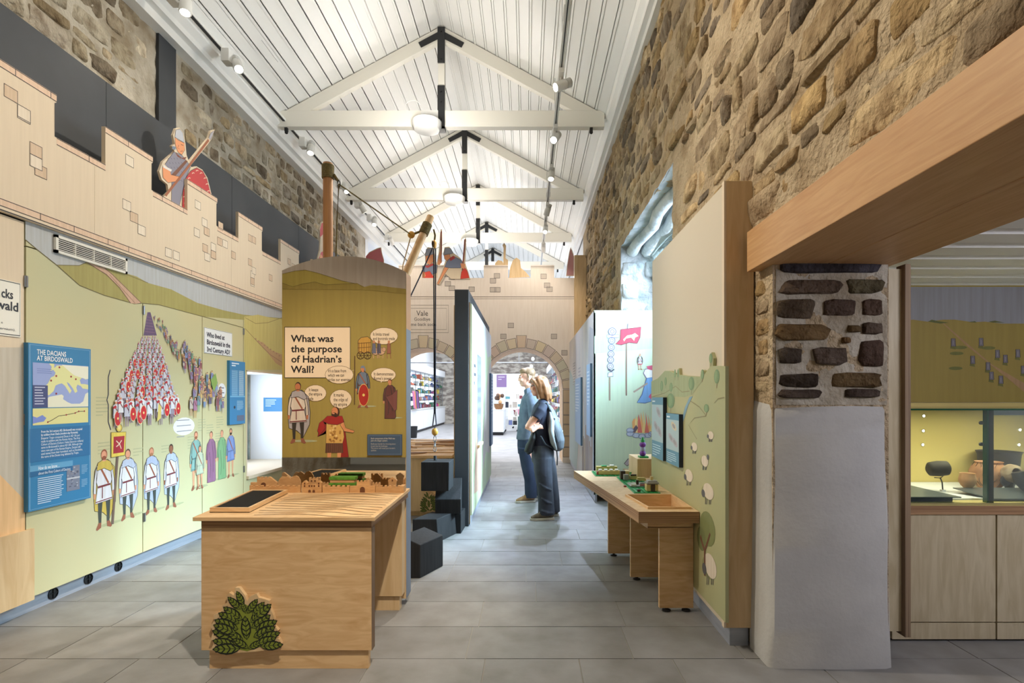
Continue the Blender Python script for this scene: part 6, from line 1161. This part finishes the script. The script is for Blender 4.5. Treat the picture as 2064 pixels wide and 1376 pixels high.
o = empty('small_disc', (2.75, 3.4, zs), 'small dark disc mounted on a thin wire stand', 'disc', 'Roman pottery'); c = P(2027, 969, 3.42); MB().lathe([(.0, -.004), (.034, -.004), (.036, 0), (.03, .004), (0, .0)], c, 18, axis=(0, -1, .1)).build('body', 'clay_dark', o, smooth=True); MB().path([c + Vector((0, .004, -.02)), (c.x, 3.42, zs)], .0025, 6).build('stem', 'iron', o); box('stand', c.x - .025, c.x + .005, 3.40, 3.43, zs, zs + .025, 'white_wall', o)
CN = ['pink', 'navy', 'yellow', 'orange', 'teal', 'white', 'maroon', 'green', 'grey', 'black', 'rose', 'lilac']
ORD = lambda n: ('%d' % n) + ('th' if 10 < n % 100 < 14 else {1: 'st', 2: 'nd', 3: 'rd'}.get(n % 10, 'th'))
# ================================================================ SHOP beyond the arches
tag(MB().box(-6, -4.9, 12.2, 30, 0, 6).build('wall_shop_left', 'white_wall'), 'white left wall of the shop', 'wall', kind='structure')
tag(MB().box(1.3, 1.9, 12.2, 30, 0, 6).build('wall_shop_right', 'white_wall'), 'white right wall of the shop', 'wall', kind='structure')
YE = 28.0; mat('far_stone', (190, 182, 170), .9, col2=(130, 120, 112), scale=(1, 1, 2.2), nscale=3.2, detail=3, lo=.4, hi=.6, bump=.6, bscale=8)
tag(MB().box(-6, 1.9, YE, YE + .5, 2.64, 7).box(-6, -1.9, YE, YE + .5, 0, 2.64).box(.55, 1.9, YE, YE + .5, 0, 2.64).build('wall_shop_end', 'far_stone'), 'stone end wall of the shop with a bright wide opening', 'wall', kind='structure')
tag(MB().box(-6, XL, 12.2, 12.4, 0, 6).build('wall_step', 'white_wall'), 'short return wall where the shop widens', 'wall', kind='structure')
tag(MB().box(-6, XE0, 12.3, 30, 5.3, 5.4).build('ceiling_shop', 'white_wall'), 'flat white ceiling strip over the shop shelves', 'ceiling', kind='structure')
bp = empty('shop_poster', (-1.4, YE - .05, 1.9), 'purple poster on the white screen at the end of the shop', 'poster'); box('screen', -1.95, -1.0, YE - .06, YE - .03, 0, 2.6, 'white_wall', bp); q0 = P(1001, 755, YE - .06); q1 = P(1021, 780, YE - .06)
p = PR(PL((0, YE - .06, 0), (1, 0, 0)), .004, .002); p.poly([(q0.x, q1.z), (q1.x, q1.z), (q1.x, q0.z), (q0.x, q0.z)], (150, 120, 170), 0); p.bars(q0.x + .08, q0.z - .1, .36, 2, .12, (220, 210, 230), 1); p.build('printed_poster', bp, 'flatprint')
# left shelving: counters, glass shelves, bulkhead
for i in range(9):
    y0 = 19.15 + i * .975; c = empty('shop_counter', (-4.6, y0, 0), 'white panelled counter cabinet under the glass shop shelves, ' + ORD(i + 1) + ' from the front', 'counter', 'shop counters')
    box('carcass', -4.88, -4.3, y0, y0 + .96, .1, .9, 'white_wall', c); box('plinth', -4.88, -4.34, y0, y0 + .96, 0, .1, 'iron', c); box('worktop', -4.89, -4.26, y0 - .005, y0 + .97, .9, .93, 'fitting_white', c)
    for k in range(4): box('door', -4.3, -4.285, y0 + .01 + k * .24, y0 + .24 + k * .24, .12, .88, 'white_wall', c)
su = empty('shelf_unit', (-4.7, 23, .93), 'long lit glass shelf unit with a white bulkhead along the shop wall', 'shelves'); box('back_panel', -4.895, -4.88, 19.2, 27.9, .94, 2.42, 'shop_glow', su); box('bulkhead', -4.88, -4.28, 19.2, 27.9, 2.42, 2.72, 'white_wall', su)
for z in (1.25, 1.55, 1.85, 2.12): box('shelf', -4.87, -4.36, 19.2, 27.9, z, z + .012, 'shop_glass', su)
for i in range(10): box('upright', -4.42, -4.40, 19.2 + i * .96, 19.22 + i * .96, .93, 2.42, 'steel', su)
GC = [(196, 70, 140), (60, 70, 110), (230, 200, 90), (210, 110, 80), (90, 150, 160), (240, 240, 236), (130, 60, 70), (60, 110, 80), (180, 170, 160), (40, 40, 46), (226, 150, 170), (120, 130, 180)]
def good(x, y, z, d, w_, h, col, grp, lab):
    k = R.random()
    if k < .55: m = MB().box(x, x + d, y, y + w_, z, z + h, col).box(x + d * .1, x + d + .002, y + w_ * .2, y + w_ * .8, z + h * .3, z + h * .7, tuple(min(255, c + 50) for c in col))
    else: m = MB().lathe([(w_ * .4, 0), (w_ * .5, h * .1), (w_ * .48, h * .6), (w_ * .2, h * .8), (w_ * .22, h)], (x + d / 2, y + w_ / 2, z), 10, col)
    o = m.build('shop_item', 'goods'); tag(o, CN[GC.index(col)] + (' boxed gift, ' if k < .55 else ' bottle-shaped gift, ') + lab, 'goods', grp)
for z, nm in ((.932, 'counter'), (1.263, 'first glass shelf'), (1.563, 'second glass shelf'), (1.863, 'third glass shelf'), (2.133, 'top glass shelf')):
    y = 19.35; n_ = 1
    while y < 27.6:
        w_ = R.uniform(.16, .36); good(-4.75 + R.uniform(0, .12), y, z, R.uniform(.12, .22), w_, R.uniform(.08, .24), R.choice(GC), 'goods on the left shop shelves', ORD(n_) + ' along the %s of the left shop shelving' % nm); n_ += 1; y += w_ + R.uniform(.04, .3)
for i, c in enumerate([(200, 120, 160), (226, 130, 90), (70, 80, 120), (150, 90, 150), (50, 56, 80)]):
    y0 = 19.75 + i * .21; o = MB().prism([(-4.20, y0, 1.6), (-4.22, y0 + .07, 1.62), (-4.20, y0 + .14, 1.6), (-4.16, y0 + .16, 1.0), (-4.12, y0 + .07, .96), (-4.14, y0 - .02, 1.0)], (-.05, 0, 0), c).build('scarf', 'goods'); tag(o, ('pink', 'orange', 'blue', 'purple', 'navy')[i] + ' scarf hanging at the left end of the shop shelves', 'scarf', 'hanging scarves')
# right shelving
sr = empty('shelf_unit', (1.2, 18, .0), 'tall glass shelving on the right wall of the shop', 'shelves'); box('back_panel', 1.27, 1.29, 13.5, 24, .3, 2.45, 'shop_glow', sr); box('bulkhead', .86, 1.27, 13.5, 24, 2.45, 2.7, 'white_wall', sr)
for z in (.3, .8, 1.2, 1.55, 1.9, 2.2): box('shelf', .9, 1.27, 13.5, 24, z, z + .012, 'shop_glass', sr)
for i in range(11): box('upright', .9, .92, 13.5 + i * 1.04, 13.52 + i * 1.04, 0, 2.45, 'steel', sr)
for z, nm in ((.813, 'lowest shelf'), (1.213, 'second shelf'), (1.563, 'third shelf'), (1.913, 'upper shelf')):
    y = 13.7; n_ = 1
    while y < 23.5:
        w_ = R.uniform(.2, .4); good(.98, y, z, .18, w_, R.uniform(.14, .28), R.choice(GC), 'goods on the right shop shelves', ORD(n_) + ' along the %s of the right shop shelving' % nm); n_ += 1; y += w_ + R.uniform(.1, .5)
# counter, basket, display racks in the middle of the shop
dk2 = empty('shop_desk', (-1.3, 19.7, 0), 'white and grey till desk seen through the right arch', 'desk'); a = P(990, 0, 19.6).x; b = P(1015, 0, 19.6).x; box('body', a - .6, b, 19.6, 21.5, .12, .92, 'white_wall', dk2); box('plinth', a - .55, b - .02, 19.65, 21.45, 0, .12, 'iron', dk2); box('top', a - .62, b + .02, 19.58, 21.52, .92, .95, 'fitting_white', dk2)
bs = empty('basket', (-1.05, 19.9, .95), 'wicker basket of brown soft toys on the till desk', 'basket'); MB().lathe([(.12, 0), (.16, .08), (.18, .2), (.17, .2), (.14, .05), (0, .03)], (-1.06, 19.85, .951), 14).build('bowl', mat('wicker', (156, 110, 70), .8, col2=(110, 74, 46), nscale=40), bs, smooth=50)
for i in range(9): MB().ball((-1.06 + R.uniform(-.14, .14), 19.85 + R.uniform(-.1, .1), 1.2 + R.uniform(-.02, .28)), .07, .06, .08, 8, 6, R.choice([(150, 96, 60), (196, 140, 96), (90, 66, 50), (226, 180, 130)])).build('soft_toy', 'goods', bs, smooth=True)
for (x0, Yr, ww, hh, lab) in ((P(1018, 0, 21.7).x, 21.7, .5, 1.7, 'nearer white wire rack of goods in the shop'), (P(1034, 0, 24).x, 24, .55, 1.65, 'farther white wire rack of goods near the bright opening')):
    rk = empty('wire_rack', (x0, Yr, 0), lab, 'rack', 'shop racks')
    for dx in (0, ww):
        for dy in (0, .4): MB().tube((x0 + dx, Yr + dy, .08), (x0 + dx, Yr + dy, hh), .015, n=6).build('post', 'fitting_white', rk); MB().ball((x0 + dx, Yr + dy, .04), .04, .03, .04, 8, 6).build('castor', 'black', rk)
    for z in (.25, .6, .95, 1.3, hh - .02): sh = box('shelf', x0 - .02, x0 + ww + .02, Yr - .02, Yr + .42, z, z + .02, 'fitting_white', rk)
    n_ = 0
    for z in (.272, .622, .972, 1.322):
        x = x0
        while x < x0 + ww - .1: w_ = R.uniform(.1, .2); o = MB().box(x, min(x + w_, x0 + ww), Yr + .05, Yr + .3, z, z + R.uniform(.1, .26), R.choice(GC[4:] + [(40, 44, 60), (226, 226, 226)])).build('shop_item', 'goods'); n_ += 1; tag(o, 'boxed gift, ' + ORD(n_) + ' on the ' + ('nearer' if Yr < 22 else 'farther') + ' white wire rack from its bottom shelf', 'goods', 'goods on the wire racks'); x += w_ + .03
pl_ = empty('waste_bin', (-3.8, 18.2, 0), 'small dark bin on the shop floor by the counters', 'bin'); MB().lathe([(.12, 0), (.15, .4), (.14, .4), (.11, .02), (0, .02)], (P(833, 0, 18.4).x, 18.4, 0), 14).build('body', 'black', pl_, smooth=50)
tk = empty('shop_track', (-.3, 20, 2.9), 'thin light rail crossing the shop behind the right arch', 'track'); MB().tube((-4.2, 19, 2.62), (.9, 19, 2.62), .02, n=8).build('rail', 'steel', tk)
MB().tube((-.3, 19, 2.64), (-.3, 19, 5.9), .01, n=6).build('rod', 'steel', tk)
for px in (1074, 1071):
    c = P(px, 737 if px == 1071 else 722, 19); MB().lathe([(.05, 0), (.06, .05), (.06, .16), (.04, .17)], c, 12, axis=(0, -1, -.3)).build('lamp', 'fitting_white', tk, smooth=True)

# ================================================================ PEOPLE
def rings(m, L, n=18):
    vs = []; fs = []
    for (cx, cy, cz_, rx, ry) in L:
        for k in range(n): a = 2 * math.pi * k / n; vs.append((cx + rx * math.cos(a), cy + ry * math.sin(a), cz_))
    for i in range(len(L) - 1):
        for k in range(n): fs.append((i * n + k, i * n + (k + 1) % n, (i + 1) * n + (k + 1) % n, (i + 1) * n + k))
    fs += [tuple(range(n - 1, -1, -1)), tuple(range((len(L) - 1) * n, len(L) * n))]
    m.add(vs, fs); return m
def fuse(m, name, mt, parent, vox=.008, sm=6):
    me = bpy.data.meshes.new('tmp'); me.from_pydata(m.v, [], m.f); o = bpy.data.objects.new('tmp', me); COL.objects.link(o)
    r = o.modifiers.new('r', 'REMESH'); r.mode = 'VOXEL'; r.voxel_size = vox; s = o.modifiers.new('s', 'SMOOTH'); s.iterations = sm; s.factor = .5
    dg = bpy.context.evaluated_depsgraph_get(); me2 = bpy.data.meshes.new_from_object(o.evaluated_get(dg)); bpy.data.objects.remove(o)
    me2.materials.clear(); me2.materials.append(M[mt]); me2.polygons.foreach_set('use_smooth', [True] * len(me2.polygons)); me2.name = name
    return link(bpy.data.objects.new(name, me2), parent)
def hand(m, wrist, d, up, s=1.0, curl=.5):
    wrist = Vector(wrist); d = Vector(d).normalized(); up = Vector(up).normalized(); sd = d.cross(up).normalized(); pm = wrist + d * .045 * s
    m.path([wrist, pm, wrist + d * .085 * s], [.022 * s, .03 * s, .027 * s], 8)
    for i, (o_, l) in enumerate(((-.027, .068), (-.009, .078), (.009, .074), (.026, .058))):
        a = wrist + d * .08 * s + sd * o_ * s; b = a + d * l * .5 * s - up * curl * .012 * s; c = b + d * l * .38 * s * (1 - curl * .5) - up * curl * .03 * s; m.path([a - d * .02, a, b, c], [.009 * s, .009 * s, .0085 * s, .007 * s], 6)
    a = wrist + d * .025 * s - sd * .025 * s; m.path([a, a + d * .035 * s - sd * .025 * s, a + d * .065 * s - sd * .03 * s - up * .01], [.012 * s, .0105 * s, .008 * s], 6)
def head_mesh(m, c, s=1.0, yaw=0):      # faces -X; c = centre of the skull
    c = Vector(c); q = Matrix.Rotation(yaw, 3, 'Z'); T = lambda x, y, z: c + q @ Vector((x * s, y * s, z * s))
    m.ball(T(.012, 0, .03), .094 * s, .076 * s, .092 * s, 18, 12); m.ball(T(-.028, 0, -.03), .062 * s, .058 * s, .075 * s, 16, 10); m.ball(T(-.045, 0, -.085), .038 * s, .036 * s, .026 * s, 12, 8)
    m.path([T(-.082, 0, .02), T(-.10, 0, -.012), T(-.108, 0, -.026), T(-.085, 0, -.036)], [.010 * s, .012 * s, .014 * s, .008 * s], 8)
    for y in (-.02, .02): m.ball(T(-.078, y * 1.6, -.025), .022 * s, .022 * s, .022 * s, 8, 6)
    m.ball(T(-.08, 0, -.058), .014 * s, .024 * s, .007 * s, 10, 6); m.ball(T(-.077, 0, -.068), .013 * s, .02 * s, .007 * s, 10, 6); m.path([T(-.085, -.045, .028), T(-.093, 0, .03), T(-.085, .045, .028)], .009 * s, 6)
    for y in (-.076, .076): m.ball(T(.012, y, -.012), .018 * s, .008 * s, .03 * s, 8, 8)
    return T
def face_bits(T, par, s, brow):
    for y in (-.032, .032):
        MB().ball(T(-.0845, y, .012), .008 * s, .014 * s, .007 * s, 10, 6).build('eye', 'white_wall', par, smooth=True); MB().ball(T(-.0905, y, .012), .004 * s, .006 * s, .006 * s, 8, 6).build('pupil', 'iron', par, smooth=True)
        MB().path([T(-.094, y * .5, .03), T(-.093, y * 1.1, .034), T(-.084, y * 1.6, .028)], .0035 * s, 5).build('eyebrow', brow, par)
    MB().path([T(-.089, -.02, -.062), T(-.0945, 0, -.064), T(-.089, .02, -.062)], .0028 * s, 5).build('mouth', mat('lip_' + brow, (176, 100, 92), .5), par)
def shoe(par, heel, toe, w_, mt, h=.105):
    heel = Vector(heel); toe = Vector(toe); d = (toe - heel); L = d.length; d.normalize(); s = Vector((-d.y, d.x, 0)); m = MB()
    def sec(t, wd, z0, z1): c = heel + d * L * t; return [c + s * wd + Vector((0, 0, z0)), c + s * wd * .8 + Vector((0, 0, z1)), c - s * wd * .8 + Vector((0, 0, z1)), c - s * wd + Vector((0, 0, z0))]
    S = [sec(0, w_ * .6, .02, h * .95), sec(.12, w_ * .8, .02, h * 1.25), sec(.4, w_ * .8, .02, h * 1.2), sec(.6, w_, .02, h * .85), sec(.85, w_, .02, h * .62), sec(1, w_ * .55, .02, h * .4)]
    vs = [v for q in S for v in q]; fs = [(i * 4 + k, (i + 1) * 4 + k, (i + 1) * 4 + (k + 1) % 4, i * 4 + (k + 1) % 4) for i in range(5) for k in range(4)] + [(0, 1, 2, 3), (23, 22, 21, 20)]
    o = m.add(vs, fs).build('shoe', mt, par, smooth=60); md = o.modifiers.new('s', 'SUBSURF'); md.levels = md.render_levels = 2
    pts = [heel + s * w_ * .7, heel + d * L * .5 + s * w_ * .9, heel + d * L * .82 + s * w_ * 1.05, heel + d * L * 1.02 + s * w_ * .4, heel + d * L * 1.02 - s * w_ * .4, heel + d * L * .82 - s * w_ * 1.05, heel + d * L * .5 - s * w_ * .9, heel - s * w_ * .7]
    MB().prism([p_ + Vector((0, 0, .001)) for p_ in pts], (0, 0, .026)).build('sole', 'sole', o, bevel=.004)
    for i in range(3): c = heel + d * L * (.45 + .09 * i) + Vector((0, 0, h * (1.1 - .12 * i))); MB().path([c + s * w_ * .5, c + Vector((0, 0, .006)), c - s * w_ * .5], .003, 5).build('lace', 'sole', o)
# --- woman
YW_ = 6.22; S_ = F / YW_; X_ = lambda px: (px - VX) / S_; Zf = lambda py: H - (py - VY) / S_
def ZW(py): return (1050 - py) / (1050 - 757) * 1.655
wo = empty('person', (X_(1097), YW_, 0), 'woman in navy t-shirt and dark trousers, arms folded, wearing a grey backpack', 'person')
m = MB(); hc = (X_(1086), YW_ - .0, ZW(781)); T = head_mesh(m, hc, .98, .25)
m.path([(X_(1093), YW_, ZW(795)), (X_(1094), YW_, ZW(806)), (X_(1096), YW_, ZW(818))], [.05, .052, .075], 12)
rings(m, [(X_(1094), YW_, ZW(y), a / S_ * .86, b * .86) for y, a, b in ((905, 19, .15), (880, 18, .135), (850, 18, .14), (830, 16, .145), (818, 12, .13), (808, 9, .08))])
for sy, pts in ((-1, [(1093, 818, -.15), (1083, 836, -.20), (1063, 866, -.19), (1072, 868, -.24), (1082, 862, -.2)]), (1, [(1093, 818, .15), (1080, 838, .2), (1064, 864, .16), (1068, 862, .0), (1074, 862, -.1)])):
    m.path([(X_(a), YW_ + c, ZW(b)) for a, b, c in pts], [.03, .04, .036, .032, .025], 12)
hand(m, (X_(1074), YW_ - .10, ZW(861)), (.5, -.75, .05), (-.7, -.3, .4), .95, .6); hand(m, (X_(1082), YW_ - .2, ZW(862)), (.6, .7, .0), (.3, -.6, .6), .95, .6)
for cy, L in ((-.085, ((918, 1095, 17), (950, 1095, 14), (985, 1098, 11), (1030, 1102, 8), (1044, 1100, 7))), (.09, ((918, 1100, 17), (950, 1106, 13), (985, 1112, 10), (1030, 1116, 8), (1044, 1116, 7)))): rings(m, [(X_(px), YW_ + cy, ZW(y), a / S_ * .8, a / S_ * .8) for y, px, a in L], 12)
rings(m, [(X_(1096), YW_, ZW(y), a / S_ * .85, .13) for y, a in ((930, 17), (905, 19), (890, 18))])
fuse(m, 'body', 'skin', wo, .0075); face_bits(T, wo, .98, 'hair_red')
g = MB().path([T(-.1, -.05, .01), T(-.104, -.03, .0), T(-.104, -.012, .012), T(-.104, .012, .012), T(-.104, .03, .0), T(-.1, .05, .01)], .0022, 5); g.build('glasses', 'iron', wo); MB().path([T(-.1, -.05, .012), T(-.04, -.078, .015), T(.02, -.08, .01)], .0022, 5).build('glasses_arm', 'iron', wo)
m = MB(); c = Vector(hc)
def hr(x, y, z): return T(x, y, z)
m.ball(T(.022, 0, .045), .1, .088, .09, 18, 12)
for a in range(9):
    t = -1.0 + a * .25; yy = .088 * math.sin(t * 1.57); xx = .03 + .075 * math.cos(t * 1.57) * .9
    m.path([T(xx * .6, yy * .8, .07), T(xx + .01, yy * 1.12, -.0), T(xx + .03, yy * 1.15, -.09), T(xx + .045 + .01 * math.sin(a), yy * 1.12, -.16 - .012 * math.cos(a * 2))], [.035, .036, .033, .012], 8)
m.path([T(-.085, -.012, .085), T(-.075, -.062, .06), T(-.045, -.086, .01), T(-.02, -.09, -.07), T(.0, -.09, -.14)], [.022, .024, .024, .026, .012], 8); m.path([T(-.085, .012, .085), T(-.07, .062, .06), T(-.04, .086, .01), T(-.02, .09, -.1)], [.022, .024, .024, .014], 8)
for sy in (-1, 1):
    for dx in (0, .02): m.path([T(-.03 + dx, sy * .055, .095), T(-.012 + dx, sy * .09, .03), T(-.002 + dx, sy * .095, -.06), T(.012 + dx, sy * .093, -.145)], [.026, .028, .028, .013], 8)
fuse(m, 'hair', 'hair_red', wo, .007, 9)
m = MB(); rings(m, [(X_(cx), YW_, ZW(y), a / S_, b) for y, cx, a, b in ((908, 1094, 21, .155), (895, 1093, 20, .148), (875, 1091, 19, .145), (850, 1089, 20, .155), (832, 1090, 19, .175), (820, 1092, 16, .178), (811, 1094, 11, .12), (806, 1095, 8, .07))])
for sy in (-1, 1): m.path([(X_(1094), YW_ + sy * .13, ZW(819)), (X_(1088), YW_ + sy * .185, ZW(830)), (X_(1079), YW_ + sy * .205, ZW(844))], [.06, .062, .058], 14)
fuse(m, 'shirt', 'navy_cloth', wo, .008, 5)
m = MB(); rings(m, [(X_(1094), YW_, ZW(y), a / S_, b) for y, a, b in ((899, 20.5, .152), (915, 23, .17), (932, 23, .175), (940, 19, .16))])
rings(m, [(X_(cx), YW_ - .085, ZW(y), a / S_, b) for y, cx, a, b in ((925, 1094, 19, .09), (950, 1094, 18.5, .1), (985, 1098, 16, .088), (1015, 1100, 16, .085), (1040, 1101, 17, .085))]); rings(m, [(X_(cx), YW_ + .095, ZW(y), a / S_, b) for y, cx, a, b in ((925, 1100, 18, .09), (950, 1106, 16.5, .095), (985, 1112, 14, .088), (1015, 1115, 14, .085), (1041, 1116, 14, .085))])
for (a, b) in (((1085, 950), (1108, 965)), ((1086, 975), (1112, 990)), ((1090, 1005), (1112, 1016)), ((1088, 1028), (1114, 1035))): m.path([(X_(a[0]), YW_ - .17, ZW(a[1])), (X_((a[0] + b[0]) / 2), YW_ - .172, ZW((a[1] + b[1]) / 2 + 2)), (X_(b[0]), YW_ - .15, ZW(b[1]))], [.006, .016, .006], 6)
fuse(m, 'trousers', 'grey_trousers', wo, .008, 4)
shoe(wo, (X_(1116), YW_ - .09, 0), (X_(1069), YW_ - .13, 0), .046, 'dun_shoe'); shoe(wo, (X_(1127), YW_ + .1, 0), (X_(1088), YW_ + .08, 0), .044, 'dun_shoe')
# backpack worn by the woman
bk = empty('backpack', (X_(1122), YW_ - .02, ZW(890)), 'grey and silver backpack on the woman’s back', 'backpack')
m = MB(); rings(m, [(X_(cx), YW_ - .03, ZW(y), a / S_, b) for y, cx, a, b in ((912, 1124, 6, .06), (906, 1123, 13, .11), (890, 1121, 17, .14), (870, 1117, 16.5, .145), (850, 1112.5, 14, .135), (832, 1108, 11, .11), (822, 1105.5, 7, .07), (817, 1104, 3, .03))]); fuse(m, 'sack', 'pack_grey', bk, .008, 5)
def surf(q, off=.008): return [(X_(px), YW_ - .03 - d_ - off, ZW(py)) for px, py, d_ in q]
MB().path(surf([(1107, 832, .09), (1111, 850, .12), (1110, 870, .13), (1113, 892, .13), (1120, 908, .09)]), [.012, .03, .034, .03, .014], 10).build('side_panel', 'pack_silver', bk, smooth=60); MB().path(surf([(1116, 845, .11), (1108, 866, .135)]), .014, 8).build('side_strap', 'pack_dark', bk, smooth=60); MB().path(surf([(1116, 868, .13), (1122, 892, .115)]), [.012, .02], 8).build('mesh_pocket', 'pack_dark', bk, smooth=60)
MB().path([(X_(1109), YW_ - .12, ZW(832)), (X_(1100), YW_ - .15, ZW(813)), (X_(1085), YW_ - .165, ZW(818)), (X_(1082), YW_ - .13, ZW(840))], .018, 8).build('shoulder_strap', 'pack_dark', bk, smooth=60); MB().path([(X_(1089), YW_ - .176, ZW(880)), (X_(1098), YW_ - .17, ZW(896)), (X_(1112), YW_ - .13, ZW(904))], .01, 6).build('hip_strap', 'pack_dark', bk); MB().path([(X_(1121), YW_ - .09, ZW(908)), (X_(1122.5), YW_ - .1, ZW(925)), (X_(1122), YW_ - .1, ZW(940))], .008, 6).build('loose_strap', 'black', bk); MB().ball((X_(1132), YW_ - .14, ZW(871)), .004, .003, .016).build('zip_pull', 'white_wall', bk)
bg_ = empty('black_jacket', (X_(1070), YW_ - .12, ZW(905)), 'folded black jacket hanging over the woman’s front', 'jacket'); m = MB(); m.path([(X_(1076), YW_ - .1, ZW(872)), (X_(1074), YW_ - .12, ZW(885)), (X_(1068), YW_ - .11, ZW(900)), (X_(1065), YW_ - .10, ZW(912)), (X_(1066), YW_ - .1, ZW(918))], [.03, .04, .05, .055, .03], 10); fuse(m, 'folded_cloth', 'black', bg_, .009, 4)
# --- man
YM_ = 7.25; S2 = F / YM_; X2 = lambda px: (px - VX) / S2
def ZM(py): return (1013 - py) / (1013 - 745) * 1.79
ma = empty('person', (X2(1066), YM_, 0), 'man in a blue denim shirt and navy trousers, looking left and smiling', 'person')
m = MB(); hc2 = (X2(1061), YM_, ZM(765)); T2 = head_mesh(m, hc2, 1.06, .3)
m.path([(X2(1066), YM_, ZM(778)), (X2(1067), YM_, ZM(788)), (X2(1070), YM_, ZM(797))], [.058, .06, .085], 12)
rings(m, [(X2(1068), YM_, ZM(y), a / S2 * .85, b * .85) for y, a, b in ((890, 20, .16), (860, 20, .165), (830, 18, .17), (810, 14, .16), (795, 11, .09))])
for sy in (-1, 1): m.path([(X2(1071), YM_ + sy * .2, ZM(803)), (X2(1074), YM_ + sy * .26, ZM(835)), (X2(1078), YM_ + sy * .27, ZM(862)), (X2(1070), YM_ + sy * .26, ZM(895))], [.035, .044, .042, .03], 12); hand(m, (X2(1070), YM_ + sy * .26, ZM(894)), (-.25, 0, -1), (-1, 0, .2), 1.05, .5)
for cy, L in ((-.1, ((905, 1064, 17), (945, 1068, 13), (990, 1071, 9), (1006, 1072, 7))), (.1, ((905, 1068, 17), (945, 1078, 13), (990, 1084, 9), (1004, 1086, 7)))): rings(m, [(X2(px), YM_ + cy, ZM(y), a / S2 * .8, a / S2 * .8) for y, px, a in L], 12)
rings(m, [(X2(1066), YM_, ZM(y), a / S2 * .85, .14) for y, a in ((915, 18), (890, 19), (878, 19))]); fuse(m, 'body', 'skin', ma, .0085); face_bits(T2, ma, 1.06, 'hair_brown')
m = MB(); m.ball(T2(.028, 0, .062), .098, .088, .085, 18, 12); m.ball(T2(.06, 0, .0), .066, .08, .075, 14, 10); m.ball(T2(-.03, 0, .088), .062, .07, .045, 14, 10); m.path([T2(.0, -.08, .04), T2(.006, -.082, .0)], .011, 8); m.path([T2(.0, .08, .04), T2(.006, .082, .0)], .011, 8); fuse(m, 'hair', 'hair_brown', ma, .008, 6)
m = MB(); rings(m, [(X2(cx), YM_, ZM(y), a / S2, b) for y, cx, a, b in ((889, 1063, 23, .178), (875, 1064, 22, .175), (850, 1066, 21.5, .185), (825, 1068, 21, .2), (806, 1070, 19, .21), (797, 1071, 14, .16), (791, 1071, 10, .09))])
for sy in (-1, 1): m.path([(X2(1071), YM_ + sy * .17, ZM(804)), (X2(1074), YM_ + sy * .245, ZM(820)), (X2(1076), YM_ + sy * .265, ZM(850))], [.075, .075, .068], 14)
fuse(m, 'shirt', 'denim', ma, .009, 5); MB().prism([(X2(1056), YM_ - .07, ZM(789)), (X2(1062), YM_ - .105, ZM(786)), (X2(1062), YM_ - .1, ZM(797)), (X2(1057), YM_ - .09, ZM(800))], (.006, .006, .0)).prism([(X2(1062), YM_ - .105, ZM(786)), (X2(1072), YM_ - .085, ZM(783)), (X2(1073), YM_ - .1, ZM(793)), (X2(1062), YM_ - .115, ZM(798))], (.004, .008, 0)).build('collar', 'denim', ma)
m = MB(); rings(m, [(X2(1064), YM_, ZM(y), a / S2, b) for y, a, b in ((882, 21, .165), (900, 21.5, .175), (918, 20, .17))]); rings(m, [(X2(cx), YM_ - .1, ZM(y), a / S2, b) for y, cx, a, b in ((905, 1060, 16, .09), (940, 1064, 14, .09), (970, 1069, 12, .085), (1004, 1070, 12, .085))]); rings(m, [(X2(cx), YM_ + .1, ZM(y), a / S2, b) for y, cx, a, b in ((905, 1068, 16, .09), (940, 1077, 14, .09), (970, 1083, 12, .085), (1004, 1085, 12, .085))]); fuse(m, 'trousers', 'navy_trousers', ma, .009, 4)
shoe(ma, (X2(1078), YM_ - .08, 0), (X2(1040), YM_ - .16, 0), .05, 'tan_shoe'); shoe(ma, (X2(1092), YM_ + .12, 0), (X2(1064), YM_ - .02, 0), .05, 'grey_shoe')
